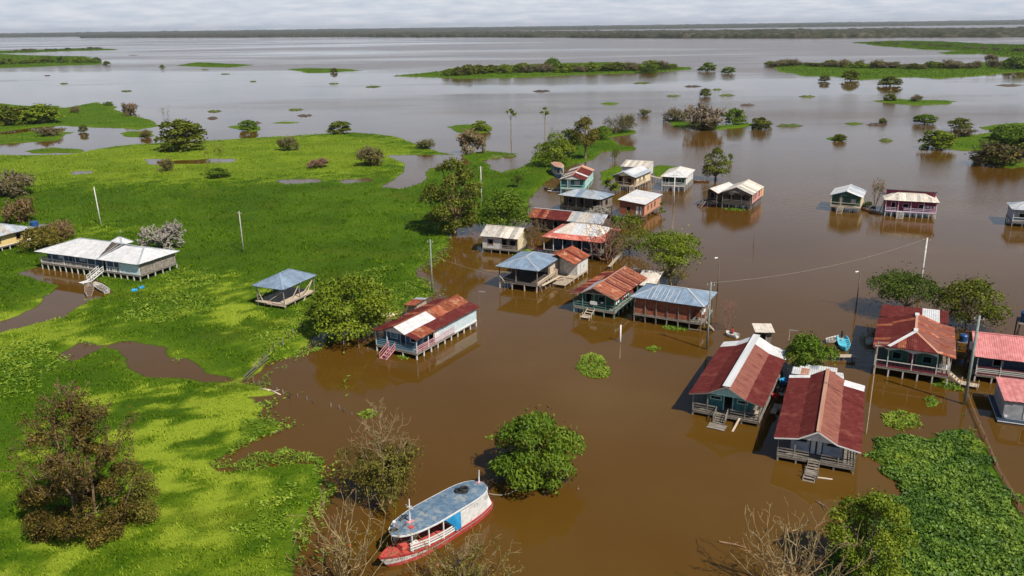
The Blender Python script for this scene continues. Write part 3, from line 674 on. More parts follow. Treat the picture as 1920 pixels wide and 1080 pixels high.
# ================================================================== STILT HOUSES
R_ = random.Random(11)
def pick(weights):
    """per-sheet material from {name: weight}"""
    ks = list(weights); ws = [weights[k] for k in ks]
    return lambda s, i, n: R_.choices(ks, ws)[0]
class House:
    """a building on stilts. Local frame: x along the front eave from its left end, y into the building, roof plan W x D."""
    def __init__(s, name, label, rect, he, hf, cat='house', group='stilt houses of the flooded village'):
        ox, oy, yaw, s.W, s.D = rect
        s.he, s.hf = he, hf
        s.r = root(name, label, cat, (ox, oy, 0), yaw, group)
        s.zr = lambda x, y: he
    # ---------------- roofs
    def sheets(s, roof, quad, matfn, si, width=1.0, cols=4, lift=0.0):
        """lay corrugated sheets on one slope. quad = eave0, eave1, top1, top0"""
        e0, e1, t1, t0 = [Vector(p) for p in quad]
        u = (e1 - e0); L = u.length; u.normalize()
        nrm = u.cross(((t0 + t1) / 2 - (e0 + e1) / 2)).normalized()
        if nrm.z < 0: nrm = -nrm
        a0 = (t0 - e0).dot(u); a1 = (t1 - e0).dot(u)
        up0 = t0 - e0 - u * a0; up1 = t1 - e0 - u * a1
        def top(q):
            if q < a0: return up0 * (q / a0)
            if q > a1: return up1 * ((L - q) / max(L - a1, 1e-6))
            k = (q - a0) / max(a1 - a0, 1e-6)
            return up0 * (1 - k) + up1 * k
        n = max(1, round(L / width))
        for i in range(n):
            q0, q1 = L * i / n, L * (i + 1) / n
            over = R_.uniform(0.02, .10); jl = lift + R_.uniform(0.0, .018)
            V = []; F = []; tw = (R_.uniform(0, .03), R_.uniform(0, .02))
            for c in range(cols * 2 + 1):
                q = q0 - .02 + (q1 - q0 + .04) * c / (cols * 2)
                z = nrm * (jl + (.032 if c % 2 else 0.0)); w0, w1 = nrm * tw[0], nrm * tw[1]
                tp = top(min(max(q, 0.001), L - 0.001))
                sl = tp.length
                dn = -tp.normalized() * over if sl > .05 else Vector((0, 0, 0))
                bse = e0 + u * q
                V.append(bse + dn + z + w0); V.append(bse + tp + z + w1)
            for c in range(cols * 2):
                F.append((2 * c, 2 * c + 2, 2 * c + 3, 2 * c + 1))
            pymesh('roof_sheet', V, F, matfn(si, i, n), roof)
    def roof(s, slopes, matfn, caps=(), capmat='sheet_rust', capw=.3, width=1.0, cols=4, deck='wood_dark', name='roof'):
        mb = MB()
        for q in slopes:
            pts = []
            for p in q:
                if not pts or (Vector(p) - Vector(pts[-1])).length > .01: pts.append(tuple(p))
            if len(pts) > 2 and (Vector(pts[0]) - Vector(pts[-1])).length < .01: pts.pop()
            mb.prism([Vector(p) - Vector((0, 0, .035)) for p in pts], (0, 0, -.05))
        rf = mb.out(name, deck, s.r)
        for i, q in enumerate(slopes):
            s.sheets(rf, q, matfn, i, width, cols)
        for (p, q) in caps:
            bar(rf, 'ridge_cap', Vector(p) + Vector((0, 0, .05)), Vector(q) + Vector((0, 0, .05)), capw, .04, capmat)
        return rf
    def gable_y(s, prof, matfn, y0=0., y1=None, **k):
        """ridge along the depth; prof = [(x, z)...] across the width"""
        y1 = s.D if y1 is None else y1
        top = max(range(len(prof)), key=lambda i: prof[i][1])
        sl = []
        for i in range(len(prof) - 1):
            (xa, za), (xb, zb) = prof[i], prof[i + 1]
            if i < top: sl.append([(xa, y0, za), (xa, y1, za), (xb, y1, zb), (xb, y0, zb)])
            else: sl.append([(xb, y0, zb), (xb, y1, zb), (xa, y1, za), (xa, y0, za)])
        s.zr = lambda x, y: float(np.interp(x, [p[0] for p in prof], [p[1] for p in prof]))
        xr, zr = prof[top]
        s.prof = prof
        cap = k.pop('cap', True)
        return s.roof(sl, matfn, caps=[((xr, y0 - .05, zr), (xr, y1, zr))] if cap else (), **k)
    def gable_x(s, prof, matfn, x0=0., x1=None, **k):
        """ridge along the front; prof = [(y, z)...] across the depth"""
        x1 = s.W if x1 is None else x1
        top = max(range(len(prof)), key=lambda i: prof[i][1])
        sl = []
        for i in range(len(prof) - 1):
            (ya, za), (yb, zb) = prof[i], prof[i + 1]
            if i < top: sl.append([(x0, ya, za), (x1, ya, za), (x1, yb, zb), (x0, yb, zb)])
            else: sl.append([(x0, yb, zb), (x1, yb, zb), (x1, ya, za), (x0, ya, za)])
        s.zr = lambda x, y: float(np.interp(y, [p[0] for p in prof], [p[1] for p in prof]))
        yr, zr = prof[top]
        cap = k.pop('cap', True)
        return s.roof(sl, matfn, caps=[((x0, yr, zr), (x1, yr, zr))] if cap else (), **k)
    def hip(s, hr, r0, r1, matfn, **k):
        """hipped roof with its ridge from r0 to r1 (plan points)"""
        W, D, he = s.W, s.D, s.he
        (xa, ya), (xb, yb) = r0, r1
        A, B, C, E = (0, 0, he), (W, 0, he), (W, D, he), (0, D, he)
        P, Q = (xa, ya, hr), (xb, yb, hr)
        if abs(xb - xa) >= abs(yb - ya):   # ridge along x
            sl = [[A, B, Q, P], [B, C, Q, Q], [E, C, Q, P], [A, E, P, P]]
        else:
            sl = [[A, B, P, P], [B, C, Q, P], [E, C, Q, Q], [A, E, Q, P]]
        dz = hr - he
        if abs(xb - xa) >= abs(yb - ya):
            s.zr = lambda x, y: he + dz * max(0, min(y / ya, (D - y) / (D - yb), x / max(xa, .01), (W - x) / max(W - xb, .01), 1))
            hips = [(A, P), (E, P), (B, Q), (C, Q), (P, Q)]
        else:
            s.zr = lambda x, y: he + dz * max(0, min(y / max(ya, .01), (D - y) / max(D - yb, .01), x / xa, (W - x) / (W - xb), 1))
            hips = [(A, P), (B, P), (E, Q), (C, Q), (P, Q)]
        return s.roof(sl, matfn, caps=hips, **k)
    # ---------------- floor, stilts
    def base(s, inset=.4, mat='wood_grey', nx=5, ny=6, smat=None, joist=True, x0=None, x1=None, y0=None, y1=None, deep=.8, fmat=None, w=.16):
        x0 = inset if x0 is None else x0; x1 = s.W - inset if x1 is None else x1
        y0 = inset if y0 is None else y0; y1 = s.D - inset if y1 is None else y1
        s.fx0, s.fx1, s.fy0, s.fy1 = x0, x1, y0, y1
        mb = MB(); n = max(4, int((y1 - y0) / .45)); st = (y1 - y0) / n
        for i in range(n):
            mb.box(x0, x1, y0 + i * st, y0 + (i + 1) * st - .025, s.hf - .07, s.hf + R_.uniform(0, .012))
        mb.box(x0 + .02, x1 - .02, y0 + .02, y1 - .02, s.hf - .12, s.hf - .072)
        fl = mb.out('floor', fmat or mat, s.r)
        for y in (y0 + .05, y1 - .05): bar(fl, 'beam', (x0, y, s.hf - .2), (x1, y, s.hf - .2), .1, .16, mat)
        for x in (x0 + .05, x1 - .05): bar(fl, 'beam', (x, y0, s.hf - .2), (x, y1, s.hf - .2), .1, .158, mat)
        sm = smat or mat
        for i in range(nx):
            for j in range(ny):
                if 0 < i < nx - 1 and 0 < j < ny - 1: continue
                x = x0 + .1 + (x1 - x0 - .2) * i / (nx - 1); y = y0 + .1 + (y1 - y0 - .2) * j / (ny - 1)
                jx, jy = R_.uniform(-.06, .06), R_.uniform(-.06, .06)
                bar(s.r, 'stilt', (x + jx, y + jy, -deep), (x, y, s.hf - .12), w, w, sm)
    # ---------------- walls
    def wall(s, side, mat, openings=(), ins=None, z0=None, ztop=None, frame='white_paint', u0=None, u1=None, planks=False, gable=True):
        xl, xr, yf, yb = ins if ins else s.ins
        o, u, w, L = {'f': ((xl, yf), (1, 0), (0, -1), xr - xl), 'r': ((xr, yf), (0, 1), (1, 0), yb - yf),
                      'b': ((xr, yb), (-1, 0), (0, 1), xr - xl), 'l': ((xl, yb), (0, -1), (-1, 0), yb - yf)}[side]
        a0 = (0 if side in 'fb' else .103) if u0 is None else u0
        a1 = (L if side in 'fb' else L - .103) if u1 is None else u1
        z0 = s.hf + .005 if z0 is None else z0
        pr = []
        for q in sorted(set([a0, a1] + [a0 + (a1 - a0) * i / 24 for i in range(25)])):
            pr.append((q, (s.zr(o[0] + u[0] * q, o[1] + u[1] * q) if ztop is None else ztop) - .1))
        zm = min(p[1] for p in pr)
        mb = MB()
        us = sorted(set([a0, a1] + [x for op in openings for x in op[:2]])); zs = sorted(set([z0, zm] + [min(z0 + x, zm) for op in openings for x in op[2:4]]))
        if planks:
            q = a0
            while q < a1 - .01:
                e = min(a1, q + R_.uniform(.16, .26)); zt = float(np.interp((q + e) / 2, [p[0] for p in pr], [p[1] for p in pr]))
                mb.obox(o, u, w, q, e - .02, -.05 + R_.uniform(0, .02), R_.uniform(0, .03), z0 + R_.uniform(-.1, .06), zt - R_.uniform(0, .08)); q = e
            mb.obox(o, u, w, a0, a1, -.09, -.055, z0, zm)
        else:
            for i in range(len(us) - 1):
                for j in range(len(zs) - 1):
                    cu, cz = (us[i] + us[i + 1]) / 2, (zs[j] + zs[j + 1]) / 2
                    if any(op[0] < cu < op[1] and z0 + op[2] < cz < z0 + op[3] for op in openings): continue
                    mb.obox(o, u, w, us[i], us[i + 1], -.1, 0, zs[j], zs[j + 1])
            if gable and max(p[1] for p in pr) > zm + .05:
                pts = [(o[0] + u[0] * q, o[1] + u[1] * q, z) for q, z in pr]
                pts = [(o[0] + u[0] * a1, o[1] + u[1] * a1, zm), (o[0] + u[0] * a0, o[1] + u[1] * a0, zm)] + [p for p in pts if p[2] > zm + .02]
                mb.prism(pts, (-w[0] * .1, -w[1] * .1, 0))
        wl = mb.out('wall', mat, s.r)
        P = lambda q, d, z: (o[0] + u[0] * q + w[0] * d, o[1] + u[1] * q + w[1] * d, z)
        for op in openings:
            q0, q1, b0, b1, kind = op[:5]; b0 += z0; b1 = min(b1 + z0, zm)
            m2 = MB()
            for (p, q, wd) in ((P(q0 - .05, .02, b0), P(q0 - .05, .02, b1), .1), (P(q1 + .05, .02, b0), P(q1 + .05, .02, b1), .1)):
                m2.beam(p, q, .1, .08)
            m2.beam(P(q0 - .1, .02, b1 + .05), P(q1 + .1, .02, b1 + .05), .08, .1)
            if kind != 'd': m2.beam(P(q0 - .1, .02, b0 - .05), P(q1 + .1, .02, b0 - .05), .08, .1)
            fr = m2.out('door' if kind in 'dD' else 'window', frame, s.r)
            if kind in 'wD' or kind == 'd':
                mt = op[5] if len(op) > 5 else frame
                if kind == 'd' and len(op) <= 5: continue
                m3 = MB(); m3.obox(o, u, w, q0 + .01, q1 - .01, -.06, -.02, b0 + .01, b1 - .01)
                m3.out('shutter' if kind == 'w' else 'door_leaf', mt, fr)
        return wl
    def walls(s, mats, ins, ops=None, **k):
        """four walls inset from the roof edge: ins = left, right, front, back"""
        s.ins = (ins[0], s.W - ins[1], ins[2], s.D - ins[3])
        ops = ops or {}
        for i, sd_ in enumerate('frbl'):
            mt = mats if isinstance(mats, str) else mats[i]
            if mt: s.wall(sd_, mt, ops.get(sd_, ()), **k)
    # ---------------- verandah posts and rails
    def posts(s, pts, mat='wood_grey', w=.11, top=None, bottom=None):
        for (x, y) in pts:
            bar(s.r, 'post', (x + R_.uniform(-.02, .02), y, s.hf if bottom is None else bottom), (x, y, (s.zr(x, y) if top is None else top) - .08), w, w, mat)
    def rails(s, p, q, mat='wood_grey', n=2, h=.85, gap=None, h0=.25, th=.045, wd=.10, balusters=0, bmat=None):
        for i in range(n):
            z = s.hf + (h if n == 1 else h0 + (h - h0) * i / (n - 1))
            bar(s.r, 'rail', (p[0], p[1], z + R_.uniform(-.015, .015)), (q[0], q[1], z + R_.uniform(-.015, .015)), th, wd, mat)
        for i in range(balusters):
            k = (i + .5) / balusters
            x = p[0] + (q[0] - p[0]) * k; y = p[1] + (q[1] - p[1]) * k
            bar(s.r, 'baluster', (x, y, s.hf + .05), (x, y, s.hf + h - .03), .05, .09, bmat or mat)
    def stairs(s, x, y, d, width=1.0, run=1.6, mat='wood_grey', rail=False, z0=None, zb=-.15, landing=None, n=None):
        """flight going down and out from the floor edge at (x, y) in plan direction d"""
        st = root_part = MB(); d = Vector((d[0], d[1], 0)).normalized(); w = Vector((-d.y, d.x, 0))
        z0 = s.hf if z0 is None else z0
        a = Vector((x, y, z0)); e = a + d * run; e.z = zb
        for k in (-1, 1): st.beam(a + w * k * width / 2, e + w * k * width / 2, .06, .16)
        fl = st.out('stair', mat, s.r)
        n = n or max(3, round((z0 - zb) / .24))
        for i in range(n):
            c = a + (e - a) * ((i + .6) / n)
            bar(fl, 'step', c - w * width / 2, c + w * width / 2, .24, .05, mat)
        if rail:
            for k in (-1, 1):
                for hh in (.45, .85):
                    bar(fl, 'handrail', a + w * k * (width / 2 + .04) + Vector((0, 0, hh)), e + w * k * (width / 2 + .04) + Vector((0, 0, hh)), .05, .09, mat)
                for t_ in (.02, .98):
                    c = a + (e - a) * t_ + w * k * (width / 2 + .04)
                    bar(fl, 'newel', c, c + Vector((0, 0, .95)), .08, .08, mat)
        if landing:
            lw, ll, lz = landing
            c = e + d * ll / 2
            for i in range(5):
                q = e + d * (ll * (i + .5) / 5) ; q.z = lz
                bar(fl, 'landing_board', q - w * lw / 2, q + w * lw / 2, ll / 5 - .03, .05, mat)
            for k in (-1, 1):
                for t_ in (0.05, .95):
                    q = e + d * ll * t_ + w * k * lw / 2
                    bar(fl, 'leg', (q.x, q.y, -.8), (q.x, q.y, lz + (.5 if landing[2] > .3 else .02)), .09, .09, mat)
        return fl
    def valance(s, pts_y, x_list, z_top, drop, mat, axis='x', c=0.0):
        """scalloped board under an eave: arches between the given stations"""
        mb = MB(); th = .04
        for i in range(len(x_list) - 1):
            xa, xb = x_list[i], x_list[i + 1]; n = 6
            for j in range(n):
                k0, k1 = j / n, (j + 1) / n
                d0 = drop * (.35 + .65 * abs(2 * k0 - 1) ** 1.6); d1 = drop * (.35 + .65 * abs(2 * k1 - 1) ** 1.6)
                p0, p1 = xa + (xb - xa) * k0, xa + (xb - xa) * k1
                f = (lambda q, z: (q, c, z)) if axis == 'x' else (lambda q, z: (c, q, z))
                mb.prism([f(p0, z_top - d0), f(p1, z_top - d1), f(p1, z_top), f(p0, z_top)], (0, th, 0) if axis == 'x' else (th, 0, 0))
        return mb.out('valance', mat, s.r)
    def fascia_y(s, y, mat, w=.16):
        for i in range(len(s.prof) - 1):
            (xa, za), (xb, zb) = s.prof[i], s.prof[i + 1]
            bar(s.r, 'fascia', (xa, y, za - .06), (xb, y, zb - .06), .05, w, mat)
    def gable_panel(s, y, mat, xa, xb, zcut, th=.06):
        """closed triangle of boards under the front gable"""
        pr = [p for p in s.prof if xa < p[0] < xb]
        pts = [(xa, y, s.zr(xa, y) - .1)] + [(p[0], y, p[1] - .1) for p in pr] + [(xb, y, s.zr(xb, y) - .1)]
        if zcut is not None: pts = [(xb, y, zcut), (xa, y, zcut)] + pts
        mb = MB(); mb.prism(pts, (0, th, 0)); return mb.out('gable', mat, s.r)

def laundry(h, p, q, mats, z, n):
    ln = bar(h.r, 'clothes_line', (p[0], p[1], z), (q[0], q[1], z), .02, .02, 'wire_grey')
    for i in range(n):
        k = (i + .5) / n; x = p[0] + (q[0] - p[0]) * k; y = p[1] + (q[1] - p[1]) * k
        L = math.hypot(q[0] - p[0], q[1] - p[1]) / n * .75; dx_ = (q[0] - p[0]); dy_ = (q[1] - p[1]); D = math.hypot(dx_, dy_); dx_ /= D; dy_ /= D
        hh = R_.uniform(.5, .9)
        V = []; F = []
        for a in range(5):
            for bq in (0, 1):
                off = .05 * math.sin(a * 2.1 + i) * (1 - bq * .2)
                V.append((x + dx_ * L * (a / 4 - .5) - dy_ * off, y + dy_ * L * (a / 4 - .5) + dx_ * off, z - hh * bq))
        F = [(2 * a, 2 * a + 2, 2 * a + 3, 2 * a + 1) for a in range(4)]
        pymesh('garment', V, F, mats[i % len(mats)], h.r)

# ---- left bank -----------------------------------------------------------------
h = House('stilt_house', 'yellow house with grey hipped roof at the left edge', (-118.73,159.72,-23.23,15.93,13.4), 3.5, 1.2)
h.hip(5.7, (4, 6.5), (12, 6.5), pick({'sheet_zinc': 5, 'sheet_grime': 1}), capmat='sheet_zinc', width=1.3, cols=2)
h.base(.6, nx=5, ny=8, smat='dirty_white'); h.walls('yellow_wall', (.8, .8, .8, .8), {'r': [(4.2, 5.1, .7, 1.7, 'o'), (8.6, 9.5, .7, 1.7, 'o'), (1, 1.9, .7, 1.7, 'o')]}, frame='wood_brown')
bar(h.r, 'wall_board', (h.W - .78, .8, h.hf - .05), (h.W - .78, h.D - .8, h.hf - .05), .06, .25, 'white_paint')

h = House('stilt_house', 'long pale house with white roof, slatted verandah and two boats at its stair', (-88.25,146.16,-23.04,25.5,9.74), 3.5, 1.35)
W, D = h.W, h.D
xm = W * .62
def m_(si, i, n): return 'sheet_white'
A, B, C, E = (0, 0, 3.5), (W, 0, 3.5), (W, D, 3.5), (0, D, 3.5)
P1, P2, P3 = (W * .24, D * .52, 5.35), (W * .58, D * .52, 5.35), (W * .86, D * .52, 5.0)
h.zr = lambda x, y: 3.5 + 1.6 * max(0, min(y / (D * .52), (D - y) / (D * .48), x / (W * .24), (W - x) / (W * .14), 1))
h.roof([[A, (xm, 0, 3.5), (W * .56, D * .52, 5.35), P1], [(xm, 0, 3.52), B, P3, (W * .68, D * .52, 5.0)], [B, C, P3, P3], [E, C, P3, P1], [A, E, P1, P1], [(xm, 0, 3.52), (xm + .01, 0, 3.52), (W * .68, D * .52, 5.0), (W * .56, D * .52, 5.35)]], m_, caps=[(A, P1), (E, P1), (B, P3), (C, P3), (P1, (W * .6, D * .52, 5.32)), ((W * .6, D * .52, 5.3), P3), ((xm, 0, 3.55), (W * .66, D * .52, 5.1))], capmat='sheet_zinc', width=1.15, cols=3)
h.base(.5, nx=17, ny=6, smat='dirty_white')
h.ins = (.7, W - .7, 1.9, D - .7)
h.wall('f', 'blue_wall', [(3, 4.2, .8, 1.7, 'w', 'pale_blue'), (5.6, 6.5, 0, 2, 'D', 'navy_wall'), (8.5, 9.7, .8, 1.7, 'w', 'pale_blue'), (14.2, 15.1, 0, 2, 'd')], u1=W * .74)
h.wall('f', 'pale_blue', ins=(W * .80, W - .55, .6, D - .7))
h.wall('l', 'blue_wall'); h.wall('b', 'grey_wall')
h.wall('r', 'wood_grey', ins=(.7, W - .55, .6, D - .6), planks=True)
h.wall('l', 'pale_blue', ins=(W * .80, W - .55, .6, 2.0))
px_ = [.6, 3.6, 6.6, 9.6, 12.6, 14.6, 17.2, 19.0, W * .80 - .1]
h.posts([(x, .6) for x in px_], 'white_paint', .12)
h.rails((.6, .6), (14.6, .6), 'dirty_white', n=2, h=.85, h0=.08, balusters=40, bmat='dirty_white')
h.rails((.6, .6), (.6, 2), 'dirty_white', n=2, balusters=4)
h.rails((17.0, .6), (W * .80, .6), 'white_paint', n=3, h=.85, h0=.12)
for x in (17.8, 18.6, 19.4): bar(h.r, 'rail_post', (x, .58, h.hf), (x, .58, h.hf + .9), .1, .08, 'white_paint')
h.stairs(15.9, .5, (-.15, -1), 1.2, 2.6, 'white_paint', rail=True, zb=.1, landing=(1.3, 1.6, .12))
h2 = House('lean_to', 'small pale hipped shed roof behind the long pale house', (-77.66,152.05,-21.65,3.76,2.96), 3.3, .9, cat='shed', group=None)
h2.hip(4.3, (1.3, 1.8), (1.9, 1.8), pick({'sheet_white': 1}), capmat='sheet_zinc', width=1, cols=2); h2.base(.4, nx=3, ny=3); h2.walls('dirty_white', (.5, .5, .5, .5))

h = House('open_pavilion', 'open plank platform under a blue grey metal roof in the meadow', (-41.03,122.93,-24.13,6.15,8.44), 3.6, 1.05, cat='pavilion', group=None)
W, D = h.W, h.D
h.hip(5.1, (W * .5, D * .38), (W * .5, D * .66), pick({'sheet_blue': 1}), capmat='sheet_blue', width=1.3, cols=2)
h.base(.35, nx=3, ny=4, fmat='wood_pale', smat='wood_pale', w=.13)
h.posts([(.5, .4), (W - .4, .4), (W - .4, D * .5), (W - .4, D - .4), (.5, D - .4), (.5, D * .5)], 'wood_grey', .13)
for (p, q) in [((.5, .4, 1.2), (W * .5, .4, 3.4)), ((W - .4, .4, 3.2), (W * .45, .4, 1.3)), ((W - .4, D * .5, 3.2), (W - .4, D * .22, 1.0)), ((W - .4, D - .4, 3.4), (W - .4, D * .6, .2)), ((W - .4, D * .95, 3.2), (W - .4, D * .5, 1.0)), ((.5, .4, 3.2), (W * .3, .4, .4))]:
    bar(h.r, 'brace', p, q, .09, .09, 'wood_pale')
bar(h.r, 'brace', (.2, .25, h.hf - .05), (W * .55, .2, h.hf - .12), .14, .14, 'wood_pale'); bar(h.r, 'brace', (W * .4, .15, h.hf - .2), (W, .2, h.hf - .25), .14, .14, 'wood_pale')

h = House('stilt_house', 'blue house with maroon roof, white sheets above its porch and red stair', (-19.16,103.64,-30.63,7.63,15.42), 3.0, .95)
W, D = h.W, h.D
def m_(si, i, n):
    if si == 2: return 'sheet_white' if i < n * .42 else R_.choice(['sheet_rust', 'sheet_rust', 'sheet_rustpale'])
    return R_.choice(['sheet_red'] * 5 + ['sheet_rust'])
rf = h.gable_y([(0, 3.0), (W * .26, 3.42), (W * .5, 4.25), (W * .74, 3.42), (W, 3.0)], m_, capmat='sheet_rust')
h.base(.35, nx=4, ny=10, smat='white_paint', w=.15)
h.ins = (.6, W - .4, 1.9, D - .4)
h.wall('f', 'blue_wall', [(1.2, 2.3, .8, 1.6, 'w', 'blue_rail'), (2.9, 3.7, 0, 1.9, 'D', 'navy_wall'), (4.6, 5.6, .8, 1.6, 'o')], frame='pale_blue')
h.wall('r', 'pale_blue', [(2.5, 3.6, .8, 1.7, 'w', 'white_paint')], u0=D * .60, frame='white_paint')
h.wall('r', 'blue_wall', [(1.2, 2.2, .8, 1.7, 'o'), (4, 4.8, 0, 1.9, 'd')], ins=(.6, W - 1.6, 1.9, D * .62), frame='pale_blue')
h.wall('l', 'blue_wall', [(3, 4, .8, 1.7, 'o'), (8, 9, .8, 1.7, 'o')]); h.wall('b', 'pale_blue')
h.gable_panel(.25, 'white_paint', W * .26, W * .74, 3.28)
h.posts([(.4, .45), (W * .3, .45), (W - .4, .45), (W - .4, D * .2), (W - .4, D * .4), (W - .4, D * .52)], 'pale_blue', .11)
h.rails((.4, .45), (W - .4, .45), 'blue_rail', n=4, h=.9, h0=.1); h.rails((.4, .45), (.4, 2), 'blue_rail', n=4, h=.9, h0=.1)
h.rails((W - .4, .45), (W - .4, D * .60), 'pink_rail', n=4, h=.85, h0=.1)
h.valance(None, [.45, D * .12, D * .24, D * .36, D * .48, D * .60], 2.98, .42, 'white_paint', axis='y', c=W - .36)
bar(h.r, 'wall_board', (W - .37, D * .6, h.hf - .02), (W - .37, D - .4, h.hf - .02), .05, .22, 'white_paint')
h.stairs(W * .42, .3, (-.1, -1), 1.1, 1.9, 'pink_rail', rail=True, zb=-.1)
h = House('storage_shed', 'little rust roofed shed behind the blue house', (-16.29,115.95,-24.49,1.94,3.91), 2.4, .5, cat='shed', group=None)
h.gable_y([(0, 2.4), (h.W, 2.55)], pick({'sheet_rust': 3, 'sheet_zinc': 1}), width=1, cols=2, cap=False); h.base(.15, nx=2, ny=3); h.walls('wood_pale', (.2, .2, .9, .2)); h.posts([(.2, .2), (h.W - .2, .2)])

# ---- village centre ------------------------------------------------------------
h = House('stilt_house', 'green and mint house with patched maroon and white gable roof', (12.71,211.46,-14.01,6.79,17.09), 3.8, 1.5)
W, D = h.W, h.D
def m_(si, i, n): return ('sheet_grime' if R_.random() < .7 else 'sheet_red') if si == 0 else R_.choice(['sheet_red', 'sheet_red', 'sheet_red', 'sheet_rustpale', 'sheet_white'])
h.gable_y([(0, 3.8), (W * .5, 5.0), (W, 3.8)], m_, width=1.6, cols=2, capmat='sheet_rustpale')
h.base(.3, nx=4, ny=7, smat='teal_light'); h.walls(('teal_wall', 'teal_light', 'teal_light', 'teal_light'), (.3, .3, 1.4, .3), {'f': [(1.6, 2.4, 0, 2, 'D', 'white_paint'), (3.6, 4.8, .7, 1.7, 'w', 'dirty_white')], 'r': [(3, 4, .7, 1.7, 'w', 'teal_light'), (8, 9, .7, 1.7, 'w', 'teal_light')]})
h.gable_panel(.15, 'dirty_white', W * .1, W * .9, None)
h.posts([(.35, .35), (W * .32, .35), (W - .35, .35)], 'teal_light'); h.rails((.35, .35), (W * .26, .35), 'teal_light', n=2); h.rails((W * .44, .35), (W - .35, .35), 'teal_light', n=2)
bar(h.r, 'wall_board', (W - .28, .3, h.hf - .02), (W - .28, D - .3, h.hf - .02), .06, .3, 'teal_light'); bar(h.r, 'wall_board', (.3, .29, h.hf - .02), (W - .3, .29, h.hf - .02), .06, .25, 'teal_light')
h.stairs(W * .35, .25, (0, -1), 1.0, 1.5, 'wood_grey', zb=0)

h = House('stilt_house', 'yellow house with grey gable roof and bright white sheets on one slope', (26.82,216.07,-30.33,6.94,15.27), 3.8, 1.5)
W, D = h.W, min(h.D, 12.5); h.D = D
def m_(si, i, n): return 'sheet_zinc' if si == 0 else ('sheet_white' if si == 1 and i > 0 else 'sheet_zinc')
h.gable_y([(0, 3.8), (W * .5, 5.05), (W * .8, 4.2), (W, 3.8)], m_, width=1.5, cols=2, capmat='sheet_white')
h.base(.3, nx=4, ny=7, mat='wood_pale'); h.walls(('wood_brown', 'cream_wall', 'cream_wall', 'wood_brown'), (.4, .5, 1.8, .3), {'f': [(1, 1.9, 0, 1.9, 'd'), (3.6, 4.6, .7, 1.6, 'o')], 'r': [(2, 2.9, .7, 1.6, 'o'), (5, 5.9, .7, 1.6, 'o')]}, frame='wood_brown')
h.gable_panel(.15, 'cream_wall', W * .25, W * .75, 4.15)
h.posts([(.4, .4), (W * .5, .4), (W - .4, .4), (W - .4, D * .3)], 'wood_pale'); h.rails((.4, .4), (W * .7, .4), 'wood_pale', n=2); h.rails((W - .4, .4), (W - .4, D * .7), 'wood_pale', n=3)
h.stairs(W * .85, .2, (.3, -1), 1.0, 2.0, 'wood_pale', zb=0)
h = House('stilt_shed', 'low white shed with streaked cream roof behind the yellow house', (31.3,231.84,-24.12,8.22,9.43), 3.7, 1.4, cat='shed', group=None)
h.D = min(h.D, 7)
h.gable_x([(0, 3.7), (h.D * .8, 4.7), (h.D, 4.5)], lambda s_, i, n: 'sheet_cream' if i % 2 else 'sheet_grime', width=.9, cols=2, capmat='sheet_cream'); h.base(.3, nx=4, ny=4); h.walls('white_paint', (.35, .35, .35, .35))

h = House('stilt_house', 'white house with pale hipped roof beside the concrete pole', (39.56,214.15,-21.79,6.87,13.31), 3.8, 1.5)
W, D = h.W, h.D
h.hip(5.1, (W * .5, D * .28), (W * .5, D * .75), pick({'sheet_white': 3, 'sheet_cream': 1}), capmat='sheet_cream', width=1.5, cols=2)
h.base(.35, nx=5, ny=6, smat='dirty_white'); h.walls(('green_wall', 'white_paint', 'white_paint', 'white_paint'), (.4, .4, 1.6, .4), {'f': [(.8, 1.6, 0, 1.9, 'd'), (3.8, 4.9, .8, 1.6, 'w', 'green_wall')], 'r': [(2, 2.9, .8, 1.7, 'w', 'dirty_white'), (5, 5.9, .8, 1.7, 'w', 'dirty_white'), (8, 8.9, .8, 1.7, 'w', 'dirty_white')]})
h.posts([(.4, .4), (W * .33, .4), (W - .4, .4)], 'white_paint'); h.rails((.4, .4), (W - .4, .4), 'white_paint', n=3, h=.8, h0=.1)
bar(h.r, 'wall_board', (.35, .34, h.hf - .05), (W - .35, .34, h.hf - .05), .05, .3, 'dirty_white')
h.stairs(W * .3, .3, (-.2, -1), 1.0, 1.6, 'wood_grey', zb=-.1)

h = House('stilt_house', 'dark wooden house with blue grey hipped roof and open verandah', (11.25,191.34,-33.61,11.43,7.05), 3.8, 1.25)
W, D = h.W, h.D
h.hip(4.95, (W * .28, D * .5), (W * .68, D * .5), pick({'sheet_zinc': 3, 'sheet_blue': 1}), capmat='sheet_zinc', width=1.4, cols=2)
h.base(.35, nx=7, ny=4, mat='wood_dark'); h.walls(('wood_dark', 'wood_grey', 'wood_dark', 'wood_dark'), (.7, .4, 1.5, .4), {'f': [(1, 2, .8, 1.7, 'o'), (4.6, 5.5, 0, 1.9, 'd'), (7.8, 8.8, .8, 1.7, 'o')], 'r': [(1.6, 2.5, .8, 1.8, 'o')]}, frame='wood_dark')
h.posts([(.45 + (W - .9) * k / 5, .45) for k in range(6)], 'wood_grey', .12); h.rails((.45, .45), (W - .45, .45), 'wood_dark', n=3, h=.8, h0=.1)

